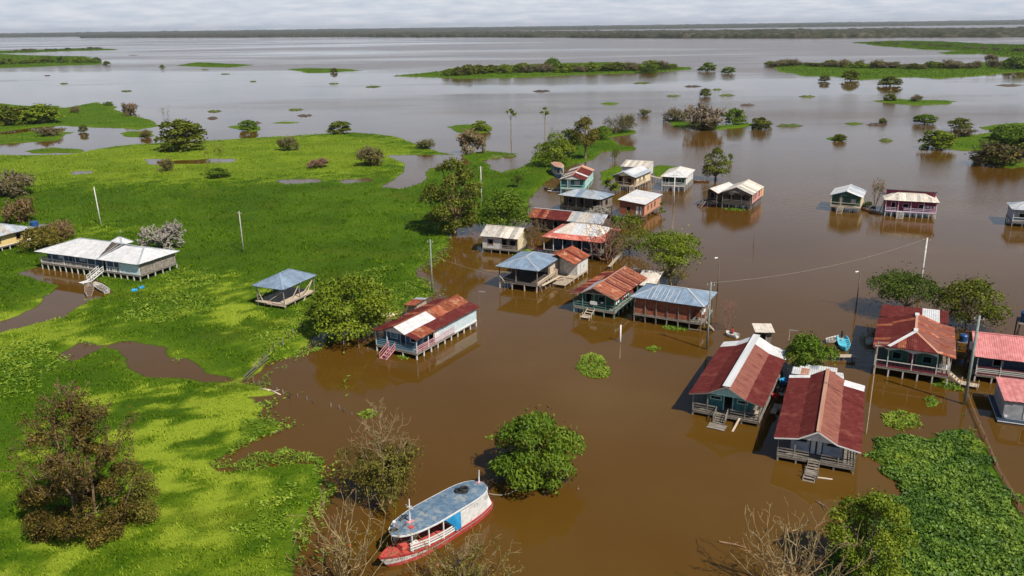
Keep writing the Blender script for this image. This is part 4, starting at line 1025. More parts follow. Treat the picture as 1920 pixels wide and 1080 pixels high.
h = House('stilt_house', 'salmon and brick red house with sloping white roof', (24.28,182.79,-27.42,6.59,14.79), 3.6, 1.0)
h.D = 13.0; W, D = h.W, h.D
h.gable_y([(0, 4.27), (W, 3.6)], pick({'sheet_white': 4, 'sheet_cream': 1}), width=1.4, cols=2, cap=False)
h.base(.3, nx=4, ny=6, mat='wood_brown'); h.walls(('brick_red', 'salmon_wall', 'salmon_wall', 'salmon_wall'), (.35, .35, .5, .35), {'f': [(1.7, 2.6, .8, 1.7, 'o'), (3.9, 4.6, .1, 2, 'D', 'white_paint'), (4.9, 5.3, .1, 2, 'D', 'pale_blue')], 'r': [(2.2, 2.9, .8, 1.8, 'o'), (4.7, 5.4, .8, 1.8, 'o'), (7.2, 7.9, .8, 1.8, 'o')]}, frame='wood_brown')
h.stairs(W - .3, .1, (.45, -1), 1.0, 2.6, 'wood_brown', zb=-.1)

h = House('stilt_hall', 'long low building, half its roof rusty red and half pale grey', (3.62,170.71,-27.21,16.99,6), 3.2, .8)
W, D = h.W, h.D
h.gable_x([(0, 3.2), (D * .5, 4.6), (D, 3.2)], lambda s_, i, n: R_.choice(['sheet_rust', 'sheet_red', 'sheet_red']) if i < n * .52 else R_.choice(['sheet_zinc', 'sheet_zinc', 'sheet_grime']), width=1.0, cols=2, capmat='sheet_white')
h.base(.35, nx=8, ny=4, mat='wood_dark'); h.walls('wood_dark', (.4, .4, 1.2, .4), {'f': [(2, 3, .8, 1.6, 'o'), (5, 6, 0, 1.8, 'd')]}, frame='wood_grey'); h.posts([(.4 + (W - .8) * k / 6, .4) for k in range(7)], 'wood_grey')

h = House('stilt_house', 'small weathered grey house with mottled pale gable roof', (-6.14,154.27,-21.7,8.08,5.96), 3.3, .95)
W, D = h.W, 6.0; h.D = D
h.gable_x([(0, 3.3), (D * .55, 4.75), (D, 3.3)], pick({'sheet_grime': 3, 'sheet_cream': 2}), width=1.0, cols=2, capmat='sheet_cream')
h.base(.3, nx=5, ny=4, mat='wood_grey'); h.ins = (.35, W - .35, .45, D - .4)
h.wall('f', 'dirty_white', [(1.2, 2.2, .75, 1.7, 'o')], u1=W * .5, frame='wood_brown'); h.wall('f', 'wood_grey', [(.4, 1.2, .3, 1.8, 'd'), (2.0, 3.1, .8, 1.7, 'o')], ins=(W * .5, W - .35, .75, D - .4), frame='wood_dark')
h.wall('r', 'cream_wall'); h.wall('b', 'wood_grey'); h.wall('l', 'wood_grey')
h.rails((W * .5, .45), (W - .35, .45), 'wood_grey', n=3, h=.75, h0=.1)

h = House('stilt_hall', 'big open sided hall with a coral red roof painted cream on top', (5.68,151.81,-24.99,12.4,11.38), 3.6, 1.0)
W, D = h.W, h.D
hr = 5.5; za = 4.15
def m_(si, i, n): return 'sheet_coral'
ia, ib = .14, .86
he = 3.6
Aa, Bb, Cc, Ee = (0, 0, he), (W, 0, he), (W, D, he), (0, D, he)
a_, b_, c_, e_ = (W * ia, D * .16, za), (W * .9, D * .16, za), (W * .9, D * .84, za), (W * ia, D * .84, za)
P, Q = (W * .34, D * .5, hr), (W * .74, D * .5, hr)
h.zr = lambda x, y: he + (hr - he) * max(0, min(y / (D * .5), (D - y) / (D * .5), x / (W * .34), (W - x) / (W * .26), 1)) * .9
h.roof([[Aa, Bb, b_, a_], [Bb, Cc, c_, b_], [Ee, Cc, c_, e_], [Aa, Ee, e_, a_], [a_, b_, Q, P], [b_, c_, Q, Q], [e_, c_, Q, P], [a_, e_, P, P]], lambda s_, i, n: 'sheet_coral' if s_ < 4 else R_.choice(['sheet_cream'] * 5 + ['sheet_white']), caps=[(P, Q), (a_, P), (b_, Q)], capmat='sheet_cream', width=1.2, cols=2)
h.base(.4, nx=8, ny=6, mat='wood_dark'); h.walls(('navy_wall', 'navy_wall', 'navy_wall', 'navy_wall'), (1.6, 1.6, 2.4, .6), {'f': [(1.5, 2.6, .8, 1.8, 'o'), (5, 6, 0, 2, 'd')]}, frame='blue_wall')
h.posts([(.45 + (W - .9) * k / 6, .45) for k in range(7)] + [(W - .45, D * .3), (W - .45, D * .6), (W - .45, D - .5)], 'white_paint', .12); h.rails((.45, .45), (W - .45, .45), 'grey_wall', n=1, h=.1)
h.rails((W - .45, .45), (W - .45, D - .5), 'cream_wall', n=3)

h = House('open_pavilion', 'open plank platform under a shiny blue hipped metal roof', (-2.68,131.07,-26.14,7.81,10.11), 3.9, 1.35, cat='pavilion', group=None)
W, D = h.W, h.D
h.hip(5.05, (W * .5, D * .36), (W * .5, D * .68), pick({'sheet_blue': 1}), capmat='sheet_zinc', width=1.2, cols=3)
h.base(.4, nx=4, ny=9, fmat='wood_dark', smat='wood_pale', w=.15)
h.posts([(.45, .45), (W * .45, .45), (W - .4, .4), (W - .4, D * .5), (W - .4, D - .4), (.45, D - .4), (.45, D * .5)], 'wood_grey', .14)
h.rails((W - .4, .3), (W - .4, D - .3), 'wood_pale', n=2, h=.35, h0=.02, wd=.22); bar(h.r, 'gangplank', (W + .15, 1.2, 1.15), (W + .3, D - 1, .75), .5, .06, 'wood_pale')
for k in range(5): bar(h.r, 'brace', (W + .2, 1.5 + k * 1.7, -.5), (W - .3, 1.2 + k * 1.7, 1.2), .09, .09, 'wood_pale')
h.ins = (.6, W - .7, D * .62, D - .5); h.wall('r', 'wood_pale', [(1.2, 2.0, .7, 1.5, 'o')], planks=True); h.wall('b', 'wood_pale', planks=True)
bar(h.r, 'brace', (.45, .45, 2.2), (1.6, .45, 1.0), .1, .1, 'wood_pale')

h = House('stilt_shed', 'small white walled hut with a rusty red gable roof and plank jetty', (4.88,136.41,-28.28,6.64,6.72), 3.4, .8, cat='shed', group=None)
W, D = h.W, h.D
h.gable_y([(0, 3.3), (W * .5, 4.65), (W, 3.3)], lambda s_, i, n: R_.choice(['sheet_rust', 'sheet_rust', 'sheet_red']), width=.9, cols=3, capmat='sheet_rust')
h.base(.25, nx=4, ny=4, mat='wood_pale'); h.walls(('dirty_white', 'white_paint', 'dirty_white', 'dirty_white'), (.5, .3, 1.8, .3), {'r': [(2.6, 2.9, 1.0, 1.3, 'o'), (1.2, 1.25, 0, 1.9, 'o')]}, frame='dirty_white')
mb = MB()
for k in range(9): mb.box(W - 2.6, W - .2, -3.4 + k * .42, -3.02 + k * .42, .5, .55)
jt = mb.out('jetty', 'wood_pale', h.r)
for x in (W - 2.5, W - .3):
    for y in (-3.3, -1.2): bar(jt, 'jetty_leg', (x, y, -.8), (x, y, .5), .1, .1, 'wood_pale')
bar(h.r, 'plank', (W - 3.4, -1.6, .5), (W - 1.4, -.6, 1.0), .4, .06, 'wood_pale')
for k in range(7): bar(h.r, 'fence_board', (.3 + k * .5, -.2, .3), (.3 + k * .5, -.2, 2.3 + R_.uniform(-.2, .2)), .42, .04, 'wood_pale')

h = House('stilt_house', 'dark green house under a rusty red gable roof with laundry on its side', (8.87,118.47,-30.01,7.59,12.82), 3.2, 1.05)
W, D = h.W, h.D
def m_(si, i, n):
    if si == 0: return R_.choice(['sheet_red', 'sheet_red', 'sheet_rust'])
    if si == 1: return 'sheet_zinc' if i < n * .42 else R_.choice(['sheet_red', 'sheet_rust'])
    return R_.choice(['sheet_rust'] * 3 + ['sheet_red'])
rf = h.gable_y([(0, 3.15), (W * .24, 3.5), (W * .5, 4.55), (W, 3.15)], m_, capmat='sheet_rustpale')
for i in range(13):   # pale overlap seams between sheets
    y = (i + .5) / 13 * D; bar(rf, 'sheet_seam', (W * .5, y, 4.63), (W * .99, y, 3.25), .10, .03, 'sheet_rustpale')
h.base(.35, nx=5, ny=8, smat='green_rail'); h.ins = (.6, W - 1.3, 1.8, D - .4)
h.wall('f', 'green_wall', [(1.3, 2.2, 0, 1.9, 'd'), (3.4, 4.4, .8, 1.6, 'o')], frame='green_rail'); h.wall('r', 'green_wall', [(2, 3, .8, 1.6, 'o'), (5, 5.9, 0, 1.9, 'd')], frame='green_rail'); h.wall('l', 'green_wall'); h.wall('b', 'green_wall')
h.gable_panel(.25, 'wood_dark', W * .24, W * .8, 3.45); h.fascia_y(-.02, 'sheet_rustpale', .12)
h.posts([(.4, .45), (W * .25, .45), (W * .5, .45), (W * .75, .45), (W - .4, .45), (W - .4, D * .25), (W - .4, D * .5), (W - .4, D * .75), (W - .4, D - .4)], 'green_rail')
h.rails((.4, .45), (W - .4, .45), 'green_rail', n=3, h=.85, h0=.1); h.rails((W - .4, .45), (W - .4, D - .5), 'green_rail', n=2, h=.5, h0=.05)
h.stairs(W * .45, .3, (0, -1), 1.2, 1.5, 'wood_pale', zb=.35, landing=(1.5, .9, .38))
bar(h.r, 'sign_board', (W * .42, .38, h.hf + .95), (W * .57, .38, h.hf + .95), .05, .55, 'white_paint'); bar(h.r, 'sign_board', (W * .65, .38, h.hf + 1.2), (W * .70, .38, h.hf + 1.2), .05, .25, 'white_paint')
laundry(h, (W - .5, 1.0), (W - .5, D * .62), ['cloth_white', 'cloth_white', 'cloth_dark', 'cloth_red', 'cloth_white'], h.hf + 1.75, 9)
h3 = House('lean_to', 'grey patched lean-to between the green house and the blue metal roof', (19.34,123.73,-21.7,3.42,6.44), 3.0, .8, cat='shed', group=None)
h3.gable_x([(0, 2.7), (h3.D, 3.3)], pick({'sheet_grime': 2, 'sheet_cream': 2, 'sheet_zinc': 1}), width=.8, cols=2, cap=False); h3.base(.3, nx=3, ny=3, mat='wood_dark'); h3.walls('wood_grey', (.4, .4, .5, .4), planks=True)

h = House('stilt_house', 'brick red walled house under a wide blue hipped metal roof', (17.49,113.97,-27.7,10.89,7.36), 3.9, 1.3)
W, D = h.W, h.D
rf = h.hip(5.1, (W * .30, D * .5), (W * .68, D * .5), pick({'sheet_blue': 1}), capmat='sheet_zinc', width=1.0, cols=4)
for k in (.22, .28, .34, .40, .46, .52, .60):
    x = W * k; bar(rf, 'sheet_seam', (x, .02, 3.97), (x, D * .4, 3.97 + 1.2 * .8), .06, .03, 'sheet_white')
h.base(.35, nx=7, ny=4, mat='wood_grey'); h.ins = (.5, W - .6, 1.2, D - .4)
h.wall('f', 'brick_red', [], ins=(.5, W * .8, .75, D - .4), frame='wood_grey'); h.wall('r', 'brick_red', ins=(.5, W * .8, .75, D - .4)); h.wall('b', 'brick_red'); h.wall('l', 'brick_red')
h.posts([(.45 + (W - .9) * k / 6, .42) for k in range(7)] + [(W - .45, D * .5), (W - .45, D - .45)], 'wood_grey', .12)
for k in range(5):
    x0_, x1_ = .5 + (W * .8 - .5) * k / 5, .5 + (W * .8 - .5) * (k + 1) / 5
    block(h.r, 'wall_panel', x0_ + .06, x1_ - .06, .50, .56, h.hf + .03, h.hf + .85, 'brick_red')
h.rails((W * .8, .45), (W - .4, .45), 'wood_grey', n=2, h=.3, h0=.02)
block(h.r, 'wall_panel', W * .82, W - .5, D * .35, D * .41, h.hf + .05, h.hf + .9, 'brick_red')
laundry(h, (W - .6, 1.0), (W - .6, D * .8), ['cloth_white', 'cloth_white'], h.hf + 1.4, 4)
bar(h.r, 'stair', (W + .1, 1.2, h.hf), (W + 1.2, 1.6, .1), .9, .08, 'wood_pale'); bar(h.r, 'brace', (W * .8, .4, .15), (W - .3, .4, .2), .1, .1, 'wood_grey')

# ---- out in the water, upper right -----------------------------------------------
h = House('stilt_house', 'pink walled house with big streaked cream gable roof', (49.9,191.61,-29.14,7.52,11.74), 3.8, 1.35)
W, D = h.W, h.D
h.gable_y([(0, 3.8), (W * .5, 5.3), (W, 3.8)], pick({'sheet_cream': 3, 'sheet_grime': 2}), width=1.3, cols=2, capmat='sheet_cream')
h.base(.35, nx=5, ny=8, mat='wood_dark', smat='wood_grey'); h.walls(('wood_dark', 'pink_wall', 'pink_wall', 'wood_brown'), (.4, .4, 1.8, .4), {'f': [(1.2, 2.1, 0, 1.9, 'd'), (4, 5, .8, 1.6, 'o')], 'r': [(1.2, 1.9, .7, 1.8, 'o'), (3.2, 3.9, .7, 1.8, 'o'), (6.6, 7.3, .7, 1.8, 'o')]}, frame='wood_brown')
h.gable_panel(.2, 'wood_grey', W * .1, W * .9, None); h.valance(None, [.5, W * .33, W * .66, W - .5], 3.95, .6, 'wood_grey', c=.3)
h.posts([(.45, .45), (W * .33, .45), (W * .66, .45), (W - .45, .45)], 'wood_grey'); h.rails((.45, .45), (W - .45, .45), 'wood_grey', n=3, h=.8, h0=.1)
block(h.r, 'wall_extension', W - 1.4, W - .35, D - .3, D + 1.6, h.hf, 3.4, 'orange_wall')
h = House('stilt_house', 'narrow open fronted house with cream roof joined left of the pink house', (46.06,194.21,-39.67,4.17,10.48), 3.6, 1.35)
W, D = h.W, h.D
h.gable_y([(0, 3.6), (W * .5, 4.5), (W, 3.6)], pick({'sheet_cream': 3, 'sheet_white': 1}), width=1.3, cols=2, capmat='sheet_cream')
h.base(.3, nx=3, ny=7, mat='wood_dark'); h.walls('wood_dark', (.35, .35, 2.5, .35), {'f': [(.8, 1.7, 0, 1.8, 'd')]}, frame='wood_grey'); h.posts([(.4, .4), (W - .4, .4)], 'wood_grey'); h.rails((.4, .4), (W - .4, .4), 'wood_grey', n=2)
h.stairs(.8, .2, (-.4, -1), .9, 1.6, 'wood_grey', zb=-.05)

h = House('stilt_house', 'small dark green house with white gable roof left of the magenta house', (73.99,186.59,-27.86,7.11,9.65), 3.8, 1.35)
W, D = h.W, h.D
h.gable_y([(0, 3.8), (W * .5, 5.0), (W, 3.8)], pick({'sheet_white': 3, 'sheet_zinc': 1}), width=1.2, cols=2, capmat='sheet_white')
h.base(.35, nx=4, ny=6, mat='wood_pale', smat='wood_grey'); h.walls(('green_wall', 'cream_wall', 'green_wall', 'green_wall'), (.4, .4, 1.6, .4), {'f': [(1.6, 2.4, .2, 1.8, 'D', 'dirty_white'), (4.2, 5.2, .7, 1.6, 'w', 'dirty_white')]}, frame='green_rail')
h.gable_panel(.2, 'green_wall', W * .08, W * .92, None); h.posts([(.4, .4), (W - .4, .4), (W * .35, .4)], 'cream_wall'); h.rails((.4, .4), (W - .4, .4), 'wood_pale', n=2); h.stairs(W * .38, .3, (-.1, -1), 1.2, 1.7, 'wood_pale', zb=-.1)

h = House('stilt_house', 'magenta house with lilac railing and streaked grey hipped roof', (84.24,180.85,-20.69,11.13,8.85), 3.75, 1.3)
W, D = h.W, 7.5; h.D = D
h.hip(4.9, (W * .26, D * .5), (W * .74, D * .5), lambda s_, i, n: ('sheet_grime' if i % 3 == 0 else 'sheet_cream'), capmat='sheet_cream', width=.75, cols=2)
h.base(.35, nx=9, ny=4, mat='wood_grey', smat='dirty_white'); h.walls('magenta_wall', (.4, .4, 1.3, .4), {'f': [(1.2, 2.0, 0, 1.8, 'd'), (3.6, 4.7, .8, 1.6, 'o'), (6.8, 7.9, .8, 1.6, 'o')]}, frame='lilac_paint')
h.posts([(.4 + (W - .8) * k / 4, .4) for k in range(5)], 'white_paint'); h.rails((.4, .4), (W * .24, .4), 'lilac_paint', n=3, h=.75, h0=.1); h.rails((W * .37, .4), (W - .4, .4), 'lilac_paint', n=3, h=.75, h0=.1)
bar(h.r, 'wall_board', (.35, .33, h.hf - .05), (W - .35, .33, h.hf - .05), .05, .22, 'lilac_paint'); h.stairs(W * .31, .3, (0, -1), 1.3, 1.4, 'dirty_white', zb=-.1)
laundry(h, (W * .72, .7), (W - .5, .7), ['lilac_paint', 'cloth_white'], h.hf + 1.5, 4)
h = House('stilt_house', 'tall rear block with thin flat roof behind the magenta house', (86.19,185.42,-26.39,10.75,5.76), 5.4, 1.3)
W, D = h.W, 5.0; h.D = D
h.gable_x([(0, 5.35), (D, 4.4)], pick({'sheet_cream': 1, 'sheet_grime': 1}), width=1.2, cols=2, cap=False); h.base(.35, nx=6, ny=3, mat='wood_grey'); h.walls('magenta_wall', (.3, .3, .5, .3))

h = House('stilt_house', 'pale grey house with hipped roof cut off by the right edge', (106.49,169.58,-21.67,8.35,7.95), 3.7, 1.1)
W, D = h.W, h.D
h.hip(5.0, (W * .4, D * .5), (W * .7, D * .5), pick({'sheet_zinc': 1, 'sheet_white': 1}), capmat='sheet_zinc', width=1.2, cols=2)
h.base(.3, nx=5, ny=5, mat='wood_grey'); h.walls('blue_grey_wall', (.4, .4, 1.3, .4), {'f': [(1.2, 2.2, .7, 1.6, 'o')]}); h.posts([(.4, .4), (W * .4, .4), (W * .7, .4)], 'white_paint'); h.rails((.4, .4), (W, .4), 'white_paint', n=2)

# ---- lower right -----------------------------------------------------------------
h = House('stilt_house', 'teal house with maroon gable roof, wide white ridge and white rear roof', (19.65,83.24,-26.79,8.08,17.28), 2.7, .65)
W, D = h.W, h.D
def m_(si, i, n):
    if i >= n * (.86 if si < 2 else .80): return 'sheet_white'
    if si == 2: return 'sheet_faded'
    return 'sheet_red'
rf = h.gable_y([(0, 2.68), (W * .24, 3.15), (W * .5, 4.3), (W * .76, 3.15), (W, 2.68)], m_, capmat='sheet_white', capw=.85, width=.95)
h.base(.35, nx=5, ny=9, smat='wood_grey'); h.ins = (1.6, W - 1.5, 1.7, D - .5)
h.wall('f', 'teal_wall', [(.5, 1.6, 1.2, 1.5, 'o'), (2.0, 2.9, 0, 1.8, 'd'), (3.5, 4.5, 1.2, 1.5, 'o')], frame='teal_light'); h.wall('r', 'teal_wall', [(2, 3, .8, 1.6, 'o')], frame='teal_light'); h.wall('l', 'teal_wall'); h.wall('b', 'dirty_white')
h.gable_panel(.3, 'teal_light', W * .24, W * .76, 3.0); h.fascia_y(-.03, 'wood_grey', .1)
h.posts([(.4, .45), (W * .25, .45), (W * .76, .45), (W - .4, .45), (W - .4, D * .25), (W - .4, D * .5), (W - .4, D * .75), (.4, D * .3), (.4, D * .6)], 'wood_grey')
h.rails((.4, .45), (W * .36, .45), 'wood_grey', n=3, h=.8, h0=.15); h.rails((W * .56, .45), (W - .4, .45), 'wood_grey', n=3, h=.8, h0=.15); h.rails((W - .4, .45), (W - .4, D * .7), 'wood_grey', n=2)
h.stairs(W * .46, .3, (-.05, -1), 1.2, 1.2, 'wood_grey', zb=.15, landing=(1.9, 1.3, .1), n=4, rail=True)
bar(h.r, 'plank', (W * .70, .3, .7), (W * .66, -2.0, -.1), .22, .05, 'wood_pale'); block(h.r, 'table', W * .78, W * .92, .9, 1.9, h.hf + .5, h.hf + .58, 'wood_pale')
for (xa, xb, ya, yb, za) in ((.3, 1.6, .3, .36, .4), (.3, 1.8, .5, .54, .5), (.3, .9, .2, .28, .5)): block(h.r, 'side_platform', W + xa, W + xb, D * ya, D * yb, za, za + .06, 'wood_pale')
h.stairs(W - .3, D * .62, (1, 0), .9, 1.2, 'wood_grey', zb=.0)

h = House('stilt_house', 'dark red gable roofed house with white front wall and wooden steps', (25.95,72.8,-23.53,7.99,16.42), 2.7, .7)
W, D = h.W, h.D
def m_(si, i, n):
    if si == 3 and i >= n * .86: return 'sheet_white'
    if si == 0 and i >= n * .93: return 'sheet_white'
    if si == 2: return 'sheet_faded'
    return 'sheet_red'
rf = h.gable_y([(0, 2.68), (W * .28, 3.05), (W * .5, 4.1), (W * .73, 3.05), (W, 2.68)], m_, capmat='sheet_rustpale', capw=.4, width=.85, cols=5)
h.base(.35, nx=5, ny=9, smat='wood_grey'); h.ins = (1.5, W - 1.6, 1.8, D - .5)
h.wall('f', 'blue_grey_wall', [(.4, 1.4, 1.25, 1.5, 'o'), (1.9, 2.35, 0, 1.85, 'D', 'white_paint'), (2.5, 2.95, 0, 1.85, 'D', 'white_paint'), (3.5, 4.5, 1.25, 1.5, 'o')], frame='navy_wall'); h.wall('r', 'blue_grey_wall', [(2, 3, .8, 1.6, 'o')]); h.wall('l', 'blue_grey_wall'); h.wall('b', 'wood_grey')
h.gable_panel(.3, 'white_paint', W * .28, W * .73, 2.9); h.fascia_y(-.03, 'white_paint', .12)
h.posts([(.4, .45), (W * .25, .45), (W * .76, .45), (W - .4, .45), (W - .4, D * .3), (W - .4, D * .6), (.4, D * .3), (.4, D * .6)], 'wood_grey')
h.rails((.4, .45), (W * .42, .45), 'wood_grey', n=3, h=.75, h0=.15); h.rails((W * .56, .45), (W - .4, .45), 'wood_grey', n=3, h=.75, h0=.15); h.rails((W - .4, .45), (W - .4, D * .5), 'wood_grey', n=3, h=.9, h0=.2, balusters=7)
h.stairs(W * .49, .3, (-.05, -1), 1.05, 1.5, 'wood_grey', zb=.3, landing=(1.15, .9, .32), n=4)
fl = h.stairs(W * .46, -2.1, (-.05, -1), 1.05, .9, 'wood_grey', z0=.3, zb=-.25, n=3)
bar(h.r, 'plank', (W * .55, -1.6, .05), (W * .72, -1.5, .08), .2, .05, 'wood_pale')
# patched roof of the rear kitchen
def m2_(si, i, n): return [['sheet_white', 'sheet_rustpale', 'sheet_white', 'sheet_grime', 'sheet_rust'], ['sheet_white', 'sheet_zinc', 'sheet_white', 'sheet_white', 'sheet_zinc']][si][i % 5]
h.roof([[(.1, D + .05, 2.9), (W * .72, D + .05, 3.0), (W * .72, D + 2.4, 2.85), (.1, D + 2.4, 2.8)], [(W * .1, D + 2.4, 2.6), (W * .62, D + 2.4, 2.6), (W * .62, D + 4.6, 2.5), (W * .1, D + 4.6, 2.5)]], m2_, name='rear_roof')
h.ins = (W * .12, W * .6, D + .3, D + 4.4); h.wall('r', 'wood_grey', ztop=2.55, planks=True); h.wall('l', 'wood_grey', ztop=2.5, planks=True); h.wall('b', 'wood_grey', ztop=2.5)
for x in (W * .12, W * .36, W * .6):
    for y in (D + 1.5, D + 4.4): bar(h.r, 'stilt', (x, y, -.8), (x, y, .7), .14, .14, 'wood_grey')

h = House('stilt_house', 'dark red house with hipped front, white hip cap and long maroon balcony', (44.51,93.61,-26.74,9.03,11.65), 3.75, 1.25)
W, D = h.W, h.D
ze, zb_, zt = 3.72, 4.1, 5.1; yh = D * .34
pr_ = [(0, ze), (W * .2, zb_), (W * .5, zt), (W * .8, zb_), (W, ze)]
h.prof = pr_
h.zr = lambda x, y: min(float(np.interp(x, [p[0] for p in pr_], [p[1] for p in pr_])), zb_ + (zt - zb_) * max(0, y) / yh if W * .2 < x < W * .8 else 99)
rf = h.roof([[(0, 0, ze), (0, D, ze), (W * .2, D, zb_), (W * .2, 0, zb_)], [(W * .2, 0, zb_), (W * .2, D, zb_), (W * .5, D, zt), (W * .5, yh, zt)],
        [(W * .8, 0, zb_), (W * .8, D, zb_), (W * .5, D, zt), (W * .5, yh, zt)], [(W, 0, ze), (W, D, ze), (W * .8, D, zb_), (W * .8, 0, zb_)],
        [(W * .2, 0, zb_), (W * .8, 0, zb_), (W * .5, yh, zt), (W * .5, yh, zt)]],
       lambda s_, i, n: R_.choice(['sheet_red', 'sheet_rust', 'sheet_red', 'sheet_red']) if s_ in (0, 1, 4) else R_.choice(['sheet_faded', 'sheet_faded', 'sheet_rust']),
       caps=[((W * .5, yh, zt), (W * .5, D, zt)), ((W * .8, 0, zb_), (W * .5, yh, zt))], capmat='sheet_rustpale', width=.9)
bar(rf, 'ridge_cap', (W * .19, -.05, zb_ + .08), (W * .5, yh, zt + .1), .42, .05, 'sheet_white'); bar(rf, 'ridge_cap', (W * .5, yh - .2, zt + .12), (W * .5, yh + 1.0, zt + .12), .5, .06, 'sheet_white'); bar(rf, 'ridge_cap', (W * .5, D - 1.4, zt + .11), (W * .5, D - .3, zt + .11), .5, .06, 'sheet_white')
h.roof([[(0, D + .05, 3.95), (W * .92, D + .05, 4.15), (W * .92, D + 5.2, 4.25), (0, D + 5.2, 4.05)]], lambda s_, i, n: 'sheet_white' if i in (5, 6) else 'sheet_red', name='rear_roof')
h.base(.35, nx=6, ny=7, smat='dirty_white'); h.ins = (1.1, W - 1.3, 1.8, D - .4)
h.wall('f', 'green_wall', [(1.2, 2.1, .8, 1.6, 'o'), (3.0, 3.8, 0, 1.9, 'D', 'maroon_paint'), (4.6, 5.5, .8, 1.6, 'o')], frame='teal_wall', gable=False); h.wall('r', 'orange_wall', [(2, 3, .8, 1.6, 'o')]); h.wall('l', 'green_wall'); h.wall('b', 'green_wall')
h.wall('l', 'green_wall', ins=(.5, W * .88, D + .1, D + 5.0), ztop=4.0); h.wall('r', 'brick_red', ins=(.5, W * .88, D + .1, D + 5.0), ztop=4.15); h.wall('b', 'green_wall', ins=(.5, W * .88, D + .1, D + 5.0), ztop=4.05)
for x in (.6, W * .3, W * .6, W * .86): bar(h.r, 'stilt', (x, D + 4.9, -.8), (x, D + 4.9, 1.25), .14, .14, 'wood_grey')
h.posts([(.4, .45), (W * .2, .45), (W * .5, .45), (W * .8, .45), (W - .4, .45), (W - .4, D * .4), (W - .4, D * .8)], 'dirty_white', top=3.7)
h.valance(None, [.2, W * .2, W * .5, W * .8], 4.0, .5, 'dirty_white', c=.2)
h.rails((.4, .45), (W - .4, .45), 'dirty_white', n=1, h=.8); h.rails((.4, .45), (W - .4, .45), 'maroon_paint', n=1, h=.1, wd=.28)
for k in range(16): bar(h.r, 'baluster', (.7 + (W - 1.4) * k / 15, .45, h.hf + .2), (.7 + (W - 1.4) * k / 15, .45, h.hf + .75), .07, .05, 'maroon_paint')
h.rails((W - .4, .45), (W - .4, D * .7), 'dirty_white', n=2)
laundry(h, (W * .82, .8), (W - .5, .9), ['cloth_white'], h.hf + 1.3, 2)
h.stairs(W - .3, 1.6, (1, -.15), .9, 1.3, 'wood_pale', zb=.3, landing=(1.2, 2.0, .32))

h = House('stilt_house', 'house with bright pink corrugated roof and white striped railing at right edge', (55.79,91.1,-21.55,7.76,6.48), 3.4, 1.0)
W, D = 10.0, 9.0; h.W, h.D = W, D
h.gable_x([(0, 3.35), (D * .5, 4.95), (D, 3.35)], pick({'sheet_pink': 1}), capmat='sheet_pink', width=1.0, cols=4)
h.base(.35, nx=6, ny=5, smat='dirty_white'); h.walls('navy_wall', (.4, .4, 1.9, .4), {'f': [(2, 3, .8, 1.6, 'o')]}, frame='grey_wall')
h.posts([(.45, .45), (W * .3, .45), (W * .6, .45), (W - .45, .45)], 'dirty_white'); h.rails((.45, .45), (W - .45, .45), 'dirty_white', n=3, h=.75, h0=.3); h.rails((.45, .47), (W - .45, .47), 'maroon_paint', n=1, h=.05, wd=.3); h.rails((.45, .47), (W - .45, .47), 'maroon_paint', n=1, h=.95, wd=.12)

h = House('floating_cabin', 'boxy grey floating cabin with a flat pink roof at the right edge', (53.49,80.72,-21.74,3.83,7.28), 2.6, .35, cat='cabin', group=None)
W, D = 6.0, 6.2; h.W, h.D = W, D
h.gable_x([(0, 2.55), (D, 2.75)], pick({'sheet_pink': 1}), width=1.2, cols=2, cap=False)
h.ins = (.12, W - .12, .12, D - .12)
h.walls('grey_wall', (.12, .12, .12, .12), {'f': [(2.0, 2.9, .3, 1.8, 'd')]}, frame='white_paint')
block(h.r, 'float', -.35, W + .3, -.4, D + .3, -.5, .34, 'navy_wall'); block(h.r, 'trim', -.4, W + .35, -.45, D + .35, .18, .26, 'white_paint')
block(h.r, 'vent', .25, .55, .04, .115, .55, .8, 'white_paint')

h = House('outhouse', 'tiny wooden outhouse with a cream sheet roof behind the teal house', (32.27,101.34,-5.72,2.52,2.66), 3.0, .9, cat='outhouse', group=None)
W, D = h.W, h.D
h.gable_x([(0, 2.9), (D, 3.2)], pick({'sheet_cream': 1}), width=.9, cols=2, cap=False); h.base(.3, nx=2, ny=2, mat='wood_grey'); h.walls('wood_grey', (.35, .35, .4, .35), {'f': [(.3, 1.1, 0, 1.7, 'd')]}, frame='wood_grey')
h.ins = (.35, W - .35, .4, D - .35); h.wall('r', 'wood_grey', ins=(.35, W - .3, .35, D - .3), planks=True)

